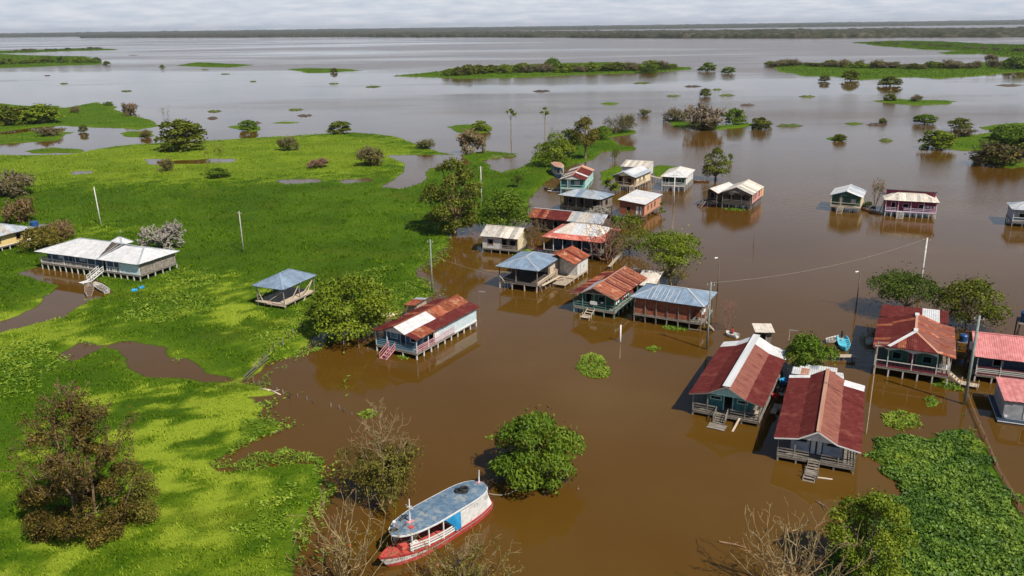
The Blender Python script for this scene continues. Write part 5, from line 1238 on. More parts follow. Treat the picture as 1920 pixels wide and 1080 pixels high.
# ================================================================== VEGETATION
def lump_tree(rng, H, Wd, nl=16, nleaf=5000, leaf=(.35, .16), trunk=.25, flat=.6, tr=.14, droop=.35, low=-.35, open_=0.0, lean=(0, 0), lr=(.26, .42)):
    """trunk, limbs and clumps of leaves; returns trunk (V,F) and crown (V,F,tint)"""
    R = Wd / 2; zt = H * trunk
    mr_ = R * (lr[0] + lr[1]) / 2
    zlo = mr_ * .05 if trunk < .06 else (zt * .5 + mr_ * .3 if trunk < .17 else zt + mr_ * .7); zhi = max(H - mr_ * .85, zlo + .15 * H)
    C = []
    for i in range(nl):
        for _ in range(40):
            q = rng.random() ** .9; a_ = rng.random() * 6.283
            pr = math.sqrt(max(0, 1 - ((q - .30) / .72) ** 2)) if q > .30 else .80 + .2 * q / .30
            k = (1 - lr[0] * .85) * pr * R * rng.uniform(.35, 1.0) ** .5
            c = np.array([math.cos(a_) * k, math.sin(a_) * k, zlo + (zhi - zlo) * q])
            if all(np.linalg.norm(c - p_) > .34 * R for p_ in C): break
        C.append(c)
    C = np.array(C); C[0] = (0, 0, zhi); cz = (zlo + zhi) / 2
    lean = np.array([lean[0], lean[1], 0.])
    C = C + lean * ((C[:, 2:3]) / H)
    LR = R * rng.uniform(lr[0], lr[1], nl)
    wt_ = LR ** 2; cnt = (nleaf * wt_ / wt_.sum()).astype(int)
    pts = []; outs = []; tint = []
    for c, r_, k in zip(C, LR, cnt):
        d = unit(rng.normal(size=(k, 3))); d[:, 2] = np.where(d[:, 2] < -.25, -d[:, 2] * .7, d[:, 2])
        q = c + d * r_ * (rng.uniform(.55, 1.08, (k, 1)) ** .6) * np.array([1, 1, .85 if flat > .5 else .7])
        pts.append(q); outs.append(d + np.array([0, 0, .35]))
        tint.append(np.clip(.5 + .35 * (rng.random() - .5) + .6 * (rng.random(k) - .5) + .15 * d[:, 2], 0, 1))
    # loose sprays outside the clumps break the outline
    k = int(nleaf * .08); i = rng.integers(0, nl, k); d = unit(rng.normal(size=(k, 3)))
    pts.append(C[i] + d * LR[i, None] * rng.uniform(1.0, 1.35, (k, 1))); outs.append(d); tint.append(rng.random(k))
    P = np.concatenate(pts); O = np.concatenate(outs); T = np.concatenate(tint)
    ok = P[:, 2] > .015 * H; P, O, T = P[ok], O[ok], T[ok]
    cv, cf = leaves(rng, P, O, leaf[0], leaf[1], droop)
    # limbs
    p0 = []; p1 = []; r0 = []; r1 = []
    base = np.array([0, 0, -.5]); top = np.array([0, 0, max(zt, .15 * H)]) + lean * max(trunk, .15)
    seg = [base, base * .0 + top * .5 + np.array([rng.normal() * .05 * R, rng.normal() * .05 * R, 0]), top]
    for a, b_, ra, rb in ((seg[0], seg[1], tr * 1.3, tr), (seg[1], seg[2], tr, tr * .8)):
        p0.append(a); p1.append(b_); r0.append(ra); r1.append(rb)
    for c in C:
        a = top + (base - top) * rng.uniform(0, .25); prev = a; rr_ = tr * .5
        for t_ in (.35, .7, 1.05):
            q = a + (c - a) * t_ + rng.normal(size=3) * .07 * R * (t_ < 1); q[2] += .12 * R * math.sin(t_ * 3.1)
            p0.append(prev); p1.append(q); r0.append(rr_); r1.append(rr_ * .65); prev = q; rr_ *= .65
        for _ in range(3):
            q = c + unit(rng.normal(size=3)) * R * .3
            p0.append(c); p1.append(q); r0.append(tr * .14); r1.append(tr * .05)
    return tubes(p0, p1, r0, r1, 5), (cv, cf, np.repeat(T, 4))
def twig_tree(rng, H, Wd, depth=5, kids=3, tr=.12, nleaf=0, leaf=(.2, .1), multi=3, up=.25, spread=.75, leaf_from=2, jitter=.25, low_leaf=False, thin=.62, vines=0):
    """bare branching skeleton, optionally with sparse leaves on the outer twigs and hanging vines"""
    p0 = []; p1 = []; r0 = []; r1 = []; lev = []
    st = []
    for i in range(multi):
        a = 6.283 * (i + rng.random() * .6) / multi
        d = np.array([math.cos(a) * .55, math.sin(a) * .55, 1.0]) if multi > 1 else np.array([0, 0, 1.])
        st.append((np.array([math.cos(a), math.sin(a), 0]) * (.03 * Wd if multi > 1 else 0) + np.array([0, 0, -.03]), unit(d), 1.0, 1.0, 0))
    while st:
        p, d, L, r, k = st.pop()
        for s_ in range(3):
            d = unit(d + rng.normal(size=3) * jitter * .55 + np.array([0, 0, up * .12]))
            q = p + d * L / 3
            p0.append(p); p1.append(q); r0.append(r); r1.append(r * .86); lev.append(k); r *= .86; p = q
            if k < depth and s_ == 1 and rng.random() < .6:
                st.append((p, unit(d + spread * rng.normal(size=3)), L * .6, r * thin, k + 1))
        if k < depth:
            for _ in range(kids if rng.random() < .7 else kids - 1):
                e = unit(d + spread * rng.normal(size=3) + np.array([0, 0, up]))
                st.append((p, e, L * rng.uniform(.58, .82), r * thin, k + 1))
    p0 = np.array(p0); p1 = np.array(p1); lev = np.array(lev)
    al = np.concatenate([p0, p1]); lo, hi = al.min(0), al.max(0)
    sx = Wd / max(hi[0] - lo[0], hi[1] - lo[1]); sz = H / (hi[2] - max(lo[2], -.03))
    S = np.array([sx, sx, sz]); off = np.array([(lo[0] + hi[0]) / 2, (lo[1] + hi[1]) / 2, 0]) * np.array([1, 1, 0])
    def fit(p):
        k = np.clip(p[:, 2:3] / hi[2], 0, 1); return (p - off * k) * S
    p0, p1 = fit(p0), fit(p1); p0[:, 2] = np.maximum(p0[:, 2], -.5)
    first = p0[:, 2] < .1 * sz; p0[first & (lev == 0), 2] -= .4
    R0 = np.array(r0) * tr; R1 = np.array(r1) * tr
    R0 = np.maximum(R0, .012); R1 = np.maximum(R1, .008)
    crown = None
    if nleaf:
        c = np.nonzero(lev >= leaf_from)[0]
        if low_leaf: c = c[(p1[c, 2] < H * .62)]
        i = rng.choice(c, nleaf); t_ = rng.random((nleaf, 1))
        P = p0[i] + (p1[i] - p0[i]) * t_ + rng.normal(size=(nleaf, 3)) * leaf[0] * .9
        tint = np.clip(.5 + .7 * (rng.random(nleaf) - .5) + .3 * (fbm(P[:, 0] / (.2 * Wd) + 9, P[:, 2] / (.2 * Wd) + P[:, 1] / (.2 * Wd), 3) - .5), 0, 1)
        if vines:
            v = rng.choice(c, vines); vp = []
            for j in v:
                n = rng.integers(12, 30); z = np.linspace(0, 1, n) * rng.uniform(.15, .5) * H
                q = p1[j] + rng.normal(size=(n, 3)) * .12; q[:, 2] -= z; vp.append(q)
            vp = np.concatenate(vp); P = np.concatenate([P, vp]); tint = np.concatenate([tint, np.clip(.55 + .6 * (rng.random(len(vp)) - .5), 0, 1)])
        ok = P[:, 2] > .02 * H; P = P[ok]; tint = tint[ok]
        o = P - np.array([0, 0, H * .4])
        cv, cf = leaves(rng, P, unit(o) + np.array([0, 0, .4]), leaf[0], leaf[1], .5)
        crown = (cv, cf, np.repeat(tint, 4))
    return tubes(p0, p1, R0, R1, 4), crown, p1[lev >= depth - 1]
def radial_tree(rng, H, Wd, n=34, rise=1.1, fall=.55, tr=.14, zmin=.06, sub=2, rmin=.022, nleaf=0, leaf=(.22, .11), leaf_z=(.0, .6), vines=0, stems=2, tipmin=.12):
    """central stems with long side branches sweeping out and up, forked into twigs"""
    p0 = []; p1 = []; r0 = []; r1 = []; lev = []; R = Wd / 2
    def line(a, b_, ra, rb, k, seg=5, bend=.08, sag=0.0):
        pts = [a]
        L = np.linalg.norm(b_ - a); w1 = rng.normal(size=3) * bend * L
        for i in range(1, seg + 1):
            t_ = i / seg
            q = a + (b_ - a) * t_ + w1 * math.sin(t_ * math.pi) + rng.normal(size=3) * .025 * L * (i < seg)
            q[2] -= sag * L * math.sin(t_ * math.pi); pts.append(q)
        for i in range(seg):
            p0.append(pts[i]); p1.append(pts[i + 1]); r0.append(max(rmin, ra + (rb - ra) * i / seg)); r1.append(max(rmin * .7, ra + (rb - ra) * (i + 1) / seg)); lev.append(k)
        return pts
    for s_ in range(stems):
        o = rng.normal(size=3) * .06 * R; o[2] = 0
        line(np.array([o[0], o[1], -.5]), np.array([o[0] * 2.5 + rng.normal() * .1 * R, o[1] * 2.5 + rng.normal() * .1 * R, H * rng.uniform(.62, .9)]), tr, tr * .3, 0, 6, .05)
    for i in range(n):
        r_ = R * max(tipmin, math.sqrt((i + .5) / n)) * rng.uniform(.8, 1.05); a_ = i * 2.399 + rng.random() * .6
        zt = H * (1 - fall * (r_ / R) ** 2) * rng.uniform(.82, 1.0)
        zs = min(max(zt - rise * r_ * rng.uniform(.8, 1.2), zmin * H), .88 * H)
        a = np.array([rng.normal() * .05 * R, rng.normal() * .05 * R, zs]); b_ = np.array([math.cos(a_) * r_, math.sin(a_) * r_, zt])
        pts = line(a, b_, tr * .42, tr * .12, 1, 6, .10, .10)
        for j in range(2, 7):
            for _ in range(sub if rng.random() < .8 else 1):
                d = unit(b_ - a) * .6 + rng.normal(size=3) * .55 + np.array([0, 0, .35])
                L = r_ * rng.uniform(.18, .42) + .25
                q = line(pts[j], pts[j] + unit(d) * L, tr * .13, tr * .05, 2, 3, .10)
                if rng.random() < .7:
                    line(q[2], q[2] + unit(d + rng.normal(size=3) * .7) * L * .5, tr * .07, tr * .03, 3, 2, .1)
    p0 = np.array(p0); p1 = np.array(p1); lev = np.array(lev); crown = None
    if nleaf:
        c = np.nonzero((lev >= 1) & (p1[:, 2] > leaf_z[0] * H) & (p1[:, 2] < leaf_z[1] * H))[0]
        k = rng.choice(c, nleaf); P = p0[k] + (p1[k] - p0[k]) * rng.random((nleaf, 1)) + rng.normal(size=(nleaf, 3)) * leaf[0] * .8
        T = np.clip(.5 + .8 * (rng.random(nleaf) - .5), 0, 1)
        if vines:
            vp = []
            for j in rng.choice(c, vines):
                m_n = rng.integers(14, 34); q = p1[j] + rng.normal(size=(m_n, 3)) * .10; q[:, 2] -= np.linspace(0, 1, m_n) * rng.uniform(.3, .95) * p1[j][2]; vp.append(q)
            vp = np.concatenate(vp); P = np.concatenate([P, vp]); T = np.concatenate([T, np.clip(.5 + .8 * (rng.random(len(vp)) - .5), 0, 1)])
        ok = P[:, 2] > .05; P = P[ok]; T = T[ok]
        cv, cf = leaves(rng, P, unit(P - np.array([0, 0, H * .3])) + np.array([0, 0, .3]), leaf[0], leaf[1], .7); crown = (cv, cf, np.repeat(T, 4))
    return tubes(p0, p1, r0, r1, 4), crown, p1[lev >= 2]
def put(name, label, cat, x, y, trunk, crown, bark, leaf, group=None, z=0.0, yaw=0.0, scale=None):
    r = root(name, label, cat, (x, y, z), yaw, group)
    t_ = link('trunk', trunk, bark, r); c = None
    if crown is not None: c = link('crown', crown, leaf, r)
    if scale:
        t_.scale = scale
        if c: c.scale = scale
    return r
def tree(label, x, y, w, h, seed, bark='bark_grey', foliage='leaf_green', name='leafy_tree', cat='tree', **k):
    rng = np.random.default_rng(seed)
    (tv, tf), (cv, cf, ct) = lump_tree(rng, h, w, **k)
    return put(name, label, cat, x, y, npmesh('trunk', tv, tf, smooth=True), npmesh('crown', cv, cf, ct), bark, foliage)
def twig(label, x, y, w, h, seed, bark='bark_pale', foliage='leaf_olive', name='bare_tree', cat='tree', buds=0, maker=None, **k):
    rng = np.random.default_rng(seed)
    (tv, tf), cr, tips = (maker or twig_tree)(rng, h, w, **k)
    r = put(name, label, cat, x, y, npmesh('trunk', tv, tf), npmesh('crown', *cr) if cr else None, bark, foliage)
    if buds and len(tips):
        P = tips[rng.integers(0, len(tips), buds)] + rng.normal(size=(buds, 3)) * .06
        bv, bf = leaves(rng, P, rng.normal(size=(buds, 3)), .16, .11, .2)
        o = link('red_leaves', npmesh('red_leaves', bv, bf, np.repeat(rng.random(buds), 4)), 'bud_red', r)
        o['kind'] = 'stuff'
    return r
# ---- the near trees ------------------------------------------------------------
x, y, w, h = -37.86,63.17,12.5,15.01
r_ = twig('dark shaggy dead looking tree with reddish twigs at lower left', x, y, w * .84, h, 5, 'bark_brown', 'leaf_shaggy', maker=radial_tree, n=40, rise=.9, fall=.62, tr=.17, sub=2, nleaf=9500, leaf=(.24, .11), leaf_z=(.1, .86), stems=3, buds=110)
rng = np.random.default_rng(55)
def mass(name, cs, rs, per, mat, lf, wide=.9):
    P = []; O = []; T = []
    for c, rr_ in zip(cs, rs):
        k = int(per * rr_ ** 2); q = unit(rng.normal(size=(k, 3))); q[:, 2] = np.where(q[:, 2] < -.3, -q[:, 2], q[:, 2])
        P.append(np.array(c) + q * rr_ * rng.uniform(.55, 1.12, (k, 1))); O.append(q + np.array([0, 0, .3])); T.append(.5 + .45 * (rng.random() - .5) + wide * (rng.random(k) - .5))
    P = np.concatenate(P); O = np.concatenate(O); T = np.concatenate(T); ok = P[:, 2] > .05
    cv, cf = leaves(rng, P[ok], O[ok], lf[0], lf[1], .5)
    o = link(name, npmesh(name, cv, cf, np.repeat(np.clip(T[ok], 0, 1), 4)), mat, r_)
cs = []; rs = []
for k in range(26):
    a_ = rng.random() * 6.283; q = rng.random() ** .5
    cs.append((math.cos(a_) * .40 * w * q, math.sin(a_) * .34 * w * q, rng.uniform(.02, .36) * h * (1.15 - .6 * q))); rs.append(rng.uniform(.7, 1.25))
for k in range(12):
    a_ = rng.random() * 6.283; q = rng.random() ** .5
    cs.append((math.cos(a_) * .24 * w * q - .02 * w, math.sin(a_) * .22 * w * q, rng.uniform(.38, .68) * h)); rs.append(rng.uniform(.5, .85))
mass('undergrowth', cs, rs, 900, 'leaf_shaggy', (.23, .10), 1.0)
mass('hanging_vine', [(w * .40 + rng.normal() * .25, -.4 + rng.normal() * .4, zz) for zz in np.linspace(.3, .42 * h, 9)], [1.0, 1.05, 1.1, 1.1, 1.05, 1.0, .9, .75, .55], 520, 'leaf_vine', (.24, .08), .6)
twig('half bare tree draped with olive vines beside the blue roofed boat', -12.03,65.99,6.82,11.01, 8, 'bark_pale', 'leaf_vine', maker=radial_tree, n=27, rise=1.0, fall=.62, tr=.12, nleaf=6500, leaf=(.24, .11), leaf_z=(.0, .5), vines=150, stems=3, buds=30)
twig('bare branching tree at the bottom edge left of the boat', -13.22,53.02,9.6,8.63, 12, 'bark_pale', 'leaf_vine', maker=radial_tree, n=17, rise=1.7, fall=.45, tr=.15, nleaf=350, leaf=(.2, .1), leaf_z=(.3, .8), stems=2, buds=44)
twig('low twiggy shrub at the bottom edge in front of the boat', -4.1,52.72,8.24,5.14, 17, 'bark_pale', 'leaf_vine', maker=radial_tree, n=19, rise=1.2, fall=.5, tr=.09, nleaf=2600, leaf=(.22, .11), leaf_z=(.0, .75), stems=3, buds=16)
twig('pale leafless tree at the bottom edge beside the plant bed', 20.97,52.04,10.68,7.38, 23, 'bark_pale', 'leaf_vine', maker=radial_tree, n=24, rise=1.5, fall=.5, tr=.15, nleaf=200, leaf_z=(.2, .8), stems=3, buds=12)
tree('dense glossy green tree standing in the water right of the boat', 1.99,69.85,8.4,6.99, 31, nl=19, nleaf=11000, leaf=(.42, .15), trunk=.10, droop=.9, low=-.6, lr=(.20, .44), foliage='leaf_green')
tree('olive green leafy tree at the bottom edge by the floating plants', 27.67,54.44,6.97,7.72, 37, nl=20, nleaf=10500, leaf=(.26, .12), trunk=.10, foliage='leaf_bright', lr=(.22, .36), low=-.5)
tree('large round bright green tree left of the blue house', -22.75,109.95,13.83,8.83, 41, nl=30, nleaf=11000, leaf=(.46, .24), trunk=.12, foliage='leaf_bright', droop=.5, low=-.4, lr=(.22, .34))
tree('leafy green tree leaning over the teal house rear', 35.79,93.08,6.63,5.4, 43, nl=14, nleaf=4200, leaf=(.42, .18), trunk=.22, foliage='leaf_green', droop=.5, low=-.1, lean=(.9, .4))
tree('dark spreading tree behind the dark red house with the white hip cap', 59.08,115.45,12.04,6.7, 47, nl=20, nleaf=6500, leaf=(.34, .18), trunk=.22, foliage='leaf_dark', flat=.4, low=-.1)
tree('tall olive tree between the dark red house and the pink roof', 65.36,109.51,9.8,7.37, 53, nl=20, nleaf=6500, leaf=(.36, .18), trunk=.14, foliage='leaf_olive', low=-.4)
tree('big dark olive tree at the meadow edge above the grey house', -12.11,170.76,13.99,15.82, 59, nl=30, nleaf=8500, leaf=(.55, .32), trunk=.10, tr=.45, foliage='leaf_olive', low=-.6, lr=(.20, .32), bark='bark_pale')
tree('rounded dark green tree right of the big olive tree', -1.23,173.07,12.31,8.46, 61, nl=22, nleaf=5500, leaf=(.5, .28), trunk=.16, foliage='leaf_green', low=-.5)
tree('small dark heart shaped tree on the grass spit', 1.96,221.03,4.38,3.52, 67, nl=5, nleaf=1300, leaf=(.36, .22), trunk=.3, foliage='leaf_dark', low=0, lr=(.4, .6))
tree('light green crooked tree behind the blue hipped roof', 26.94,131.76,11.57,9.83, 71, nl=22, nleaf=6000, leaf=(.40, .20), trunk=.30, tr=.2, foliage='leaf_bright', low=0.0, flat=.4, bark='bark_pale', lean=(-.5, 0))
twig('thicket of olive stems at the foot of the crooked green tree', 27.41,132.35,5.81,3.21, 72, 'bark_pale', 'leaf_vine', depth=3, kids=3, multi=7, tr=.06, nleaf=900, leaf=(.26, .13), leaf_from=0, name='shrub', cat='shrub')
tree('dull olive tree between the hall and the crooked green tree', 22.39,150.99,10.24,7.73, 73, nl=16, nleaf=4500, leaf=(.36, .18), trunk=.14, foliage='leaf_olive', low=-.5)
tree('bright green bush beside the salmon house stair', 22.72,174.22,5.37,2.5, 74, nl=8, nleaf=1500, leaf=(.36, .2), trunk=.08, foliage='leaf_green', low=-.2, name='bush', cat='bush')
twig('bare reddish tree in front of the coral roofed hall', 17.73,146,9.13,8.92, 79, 'bark_red', 'leaf_olive', maker=radial_tree, n=24, rise=1.6, fall=.45, tr=.16, rmin=.03, stems=2)
twig('brown twiggy tree between the grey house and the coral hall', 4.52,155.82,6.53,6.46, 83, 'bark_red', 'leaf_amber', depth=5, kids=3, tr=.07, multi=4, up=.1, spread=.75, nleaf=1300, leaf=(.22, .12))
twig('thin bare red brown sapling right of the blue hipped roof', 30.92,110.14,4,5.03, 89, 'bark_red', 'leaf_olive', depth=4, kids=3, tr=.05, multi=4, up=.3, spread=.55)
twig('tall thin bare shrub between the small green house and the magenta house', 86.69,190.78,4.32,7.04, 90, 'bark_red', 'leaf_olive', depth=4, kids=3, tr=.08, multi=4, up=.4, spread=.4, nleaf=160, leaf=(.4, .2))
tree('low green clump at the foot of the bare shrub by the magenta house', 83.98,187.97,3.26,1.91, 91, nl=5, nleaf=500, leaf=(.4, .2), trunk=.05, foliage='leaf_olive', name='bush', cat='bush')
tree('yellow green bush left of the yellow house', 25.94,212.62,5.07,4.11, 92, nl=9, nleaf=1500, leaf=(.42, .22), trunk=.1, foliage='leaf_bright', name='bush', cat='bush')
tree('small green sapling against the salmon wall', 34.74,184.64,1.85,3.01, 93, nl=4, nleaf=420, leaf=(.4, .2), trunk=.2, foliage='leaf_bright', name='sapling', cat='sapling')
# ---- behind the village ----------------------------------------------------------
tree('bright olive tree right behind the little passenger boat', 14.24,255.85,13.41,10.62, 101, nl=18, nleaf=4200, leaf=(.6, .32), trunk=.12, foliage='leaf_bright', low=-.5)
tree('tall brown topped tree with two trunks on the grass spit', 24.74,270.16,9.53,13.55, 103, nl=16, nleaf=3400, leaf=(.55, .3), trunk=.30, tr=.35, foliage='leaf_amber', low=-.6)
tree('dark round tree left of the tall brown topped tree', 19.96,280.04,10.23,9.03, 107, nl=14, nleaf=2600, leaf=(.55, .3), trunk=.2, foliage='leaf_dark')
tree('leafy green tree half hidden behind the tall brown topped tree', 35.33,317.28,9.06,5.28, 108, nl=10, nleaf=1800, leaf=(.6, .32), trunk=.1, foliage='leaf_green')
twig('grey olive round tree at the tip of the grass spit', 45.88,339.55,16.26,9.06, 109, 'bark_grey', 'leaf_brown', depth=5, kids=3, tr=.14, multi=6, up=.02, spread=.8, nleaf=4200, leaf=(.5, .25), leaf_from=1)
twig('thin leafless tree behind the bright olive tree', 15.78,290.54,5.68,9.33, 110, 'bark_grey', depth=4, kids=3, tr=.10, multi=1, up=.3, spread=.5)
twig('small pale shrub in the channel behind the mint house', 33.97,264.89,4.16,4.65, 111, 'bark_pale', 'leaf_olive', depth=4, kids=3, tr=.07, multi=4, nleaf=500, leaf=(.4, .2), name='shrub', cat='shrub')
def palmlike(label, x, y, w, h, seed):
    tree(label, x, y, w, h, seed, nl=6, nleaf=260, leaf=(.8, .5), trunk=.74, tr=.14, foliage='leaf_bright', low=0, bark='bark_pale', lr=(.2, .34))
palmlike('slender tall tree standing alone in the water, left of two', 0.34,320.76,4.16,11.84, 113)
palmlike('slender tall tree standing alone in the water, right of two', 13.73,322.6,3.97,12.1, 127)
# ---- meadow and lake bushes: a few shapes, each placed as a plant of its own --------
PROTO = {}
def proto(kind, i):
    if (kind, i) not in PROTO:
        rng = np.random.default_rng(500 + 31 * i + len(kind))
        if kind == 'round':
            (tv, tf), (cv, cf, ct) = lump_tree(rng, 1, 1.05, nl=22, nleaf=2300, leaf=(.085, .055), trunk=.02, tr=.02, lr=(.24, .40))
        elif kind == 'upright':
            (tv, tf), (cv, cf, ct) = lump_tree(rng, 1, 1.05, nl=13, nleaf=1300, leaf=(.085, .055), trunk=.20, tr=.025, low=-.3)
        elif kind == 'thicket':
            (tv, tf), cr, _ = twig_tree(rng, 1, 1.05, depth=4, kids=3, tr=.02, multi=7, up=.1, spread=.75, nleaf=1500, leaf=(.07, .045), leaf_from=1); cv, cf, ct = cr
        else:
            (tv, tf), cr, _ = twig_tree(rng, 1, 1.05, depth=5, kids=3, tr=.018, multi=6, up=.12, spread=.6, nleaf=250, leaf=(.05, .03), leaf_from=2); cv, cf, ct = cr
        PROTO[(kind, i)] = (npmesh('trunk', tv, tf), npmesh('crown', cv, cf, ct))
    return PROTO[(kind, i)]
_bm = {}
def bush(label, x, y, w, h, kind='round', leaf='leaf_green', bark='bark_grey', i=0, name='bush', cat='bush', group=None, z=0):
    key = (kind, i, leaf, bark)
    if key not in _bm:
        a, b_ = proto(kind, i)
        a = a.copy(); b_ = b_.copy(); a.materials.clear(); b_.materials.clear()
        a.materials.append(MATS[bark]); b_.materials.append(MATS[leaf]); _bm[key] = (a, b_)
    a, b_ = _bm[key]
    return put(name, label, cat, x, y, a, b_, None, None, group, z, R_.uniform(0, 360), (w, w, h))
bush('broad olive green bush at the meadow shore with a thin tree behind', -120.83,302.92,18.12,11.63, 'round', 'leaf_olive', i=0, name='tree', cat='tree')
twig('thin bare tree rising behind the broad olive bush', -134.31,324.55,6.31,14.43, 131, 'bark_grey', 'leaf_grey', depth=4, kids=3, tr=.1, multi=1, up=.3, spread=.5, nleaf=150, leaf=(.6, .3))
bush('round dark bush on its own tiny lake meadow', -115.23,364.3,7.99,4.63, 'round', 'leaf_green', i=1)
bush('bright leafy bush on the floating meadow above the village', -12.23,349.39,8.13,4.45, 'round', 'leaf_bright', i=2)
bush('grey leafless bush on the meadow shore above the village', -13.34,285.45,10.42,8.82, 'bare', 'leaf_brown', 'bark_pale', 0)
bush('small olive bush at the tip of the meadow', -31.02,298.82,7,3.66, 'thicket', 'leaf_olive', i=0)
bush('two toned brown and olive bush on the open meadow', -44.86,261.64,9.59,7.15, 'thicket', 'leaf_amber', i=1)
bush('low brown bare bush left of the two toned bush', -61.18,258.79,7.79,3.39, 'bare', 'leaf_brown', 'bark_red', 1)
bush('ragged olive bush near the far meadow shore', -80.55,297.93,7.37,5.95, 'thicket', 'leaf_olive', i=2)
bush('round olive bush on the lake side edge of the meadow', -71.3,346.55,10.31,5.52, 'round', 'leaf_olive', i=3)
twig('thin pale tree standing over a dark bush in the meadow', -87.34,243.41,5.76,12.2, 137, 'bark_pale', 'leaf_bright', depth=4, kids=3, tr=.1, multi=1, up=.35, spread=.45, nleaf=200, leaf=(.5, .3))
bush('dark low bush at the foot of the thin pale tree', -87.19,242.5,7.01,3.19, 'round', 'leaf_green', i=4)
bush('feathery olive bush left of the thin pale tree', -107.61,255.37,5.02,4.35, 'thicket', 'leaf_vine', i=3)
bush('grey brown bush at the left edge above the yellow house', -134.07,218.23,12.11,7.24, 'thicket', 'leaf_brown', 'bark_grey', 1)
bush('upright brown shrub behind the yellow house', -113.77,185.59,7.19,6.53, 'thicket', 'leaf_amber', 'bark_red', 2)
tree('yellow olive tree at the right end of the yellow house', -94.68,159.99,9.07,5.09, 139, nl=16, nleaf=3600, leaf=(.5, .26), trunk=.1, foliage='leaf_amber', low=-.4)
bush('orange brown shrub behind the yellow olive tree', -95.53,167.8,5.87,4.73, 'thicket', 'leaf_amber', 'bark_red', 0)
bush('pale grey leafless round bush behind the long pale house', -68.79,157.87,8.96,6.33, 'bare', 'leaf_grey', 'bark_bone', 2)
bush('pale grey tangle of twigs in front of the dark wooden house', 20.05,183.29,6.12,2.74, 'bare', 'leaf_grey', 'bark_bone', 1)
bush('dense round tree at the very left edge of the lake', -239.23,394.58,16.25,9.95, 'round', 'leaf_olive', i=0, name='tree', cat='tree')
bush('broad bright round tree on the left marsh island', -227.1,402.14,17.59,9.88, 'round', 'leaf_bright', i=1, name='tree', cat='tree')
bush('dark tree squeezed between the two left edge trees', -245.72,418.54,10.76,7.12, 'round', 'leaf_olive', i=2, name='tree', cat='tree')
bush('brown leaning shrub at the right end of the left marsh island', -197.84,433.12,8.34,7.34, 'thicket', 'leaf_brown', 'bark_red', 0)
bush('small round bush in the left channel', -187.94,364.39,4.23,3.48, 'round', 'leaf_olive', i=3)
bush('faded brown bush on the low left marsh strip', -195.79,350.52,9.97,4.47, 'thicket', 'leaf_brown', i=1)
bush('low bush on the back edge of the left marsh island', -240.26,499.51,6.39,2.5, 'round', 'leaf_green', i=4)
bush('pale low shrub on the left marsh island', -237.13,454.77,5.83,4, 'thicket', 'leaf_vine', i=2)
bush('grass coloured shrub on the small left marsh strip', -151.92,344.3,6.24,3.08, 'thicket', 'leaf_vine', i=3)
bush('leftmost grey brown bush of the mid lake row', 75.59,375.72,11.63,6.41, 'thicket', 'leaf_brown', i=2)
bush('largest leafless bush of the mid lake row', 81.57,346.68,17.48,11.41, 'bare', 'leaf_brown', 'bark_grey', 1)
bush('brown undergrowth around the largest leafless mid lake bush', 81.59,344.81,16.06,4.61, 'thicket', 'leaf_brown', 'bark_grey', 3)
bush('bright green bush right of the leafless mid lake bush', 98.5,362.45,10.76,6.89, 'round', 'leaf_green', i=2)
bush('separate olive bush at the right end of the mid lake row', 104.8,344.13,9.35,5.04, 'round', 'leaf_olive', i=4)
bush('small lone bush below the long island', 119.1,508.4,7.15,5.06, 'round', 'leaf_olive', i=3)
tree('grey green two lobed tree in the water above the pink house', 57.74,228.36,8.73,9.29, 149, nl=16, nleaf=2600, leaf=(.5, .28), trunk=.13, tr=.3, foliage='leaf_olive', low=-.5, bark='bark_dark')
bush('tiny dark sapling on the grass tuft right of the two lobed tree', 70.33,260.77,1.71,2.55, 'upright', 'leaf_green', i=0, name='sapling', cat='sapling')
bush('small pale bush right of the grey round tree', 65.07,402.68,6.22,3.3, 'thicket', 'leaf_olive', i=0)
bush('round yellow green bush reflected left of the right edge marsh', 147.4,282.43,12.16,6.56, 'round', 'leaf_bright', i=0)
bush('dark brown bushy tree at the water edge of the right marsh', 147.44,247.15,13.63,7.73, 'thicket', 'leaf_amber', 'bark_dark', 2)
bush('bare brown shrub left of the dark brown bushy tree', 144.92,251.43,5.94,3.62, 'thicket', 'leaf_brown', 'bark_dark', 1)
bush('dark green pointed tree on the right marsh island', 180.47,302.88,6.69,5.44, 'upright', 'leaf_green', i=1)
for k, q in enumerate([(171.78,285.42),(163.69,267.44),(184.57,302.48),(172.54,278.85),(183.37,293.9),(163.93,260.57),(172.42,272.64),(185.37,290.91)]):
    bush(ORD[k] + ' green bush from the left in the thicket at the right edge', q[0], q[1], 9 + k % 3 * 2, 5.5 + k % 2 * 2, 'round', 'leaf_green' if k % 2 else 'leaf_green', i=k % 5, group='thicket at the right edge of the lake')
bush('grey shrub behind the green lawn of the right marsh island', 172.4,312.92,8.94,3.21, 'thicket', 'leaf_brown', i=0)
bush('dark islet bush with a thin sprig on top', 178.33,355.29,9.64,4.29, 'round', 'leaf_green', i=1)
bush('dark islet bush nearest the right marsh island', 182.4,333.82,9.08,4.68, 'round', 'leaf_olive', i=2)
bush('small conical bush on the lone islet in open water', 122.65,305.61,5.16,2.56, 'round', 'leaf_olive', i=3)
bush('tiny bush right of the flat plant sliver', 162.14,359.21,3.71,2.28, 'round', 'leaf_olive', i=4)
bush('left dark bush of the two bush island', 210.47,461.11,7.09,4.32, 'round', 'leaf_olive', i=0)
bush('right brown bush of the two bush island', 222.77,455.91,7.01,4.28, 'thicket', 'leaf_brown', i=1)
bush('round dark bush just right of the long island', 184.34,784.19,16.88,8.14, 'round', 'leaf_green', i=2)
bush('second dark bush right of the long island', 194.28,745.54,13.23,5.93, 'round', 'leaf_green', i=3)
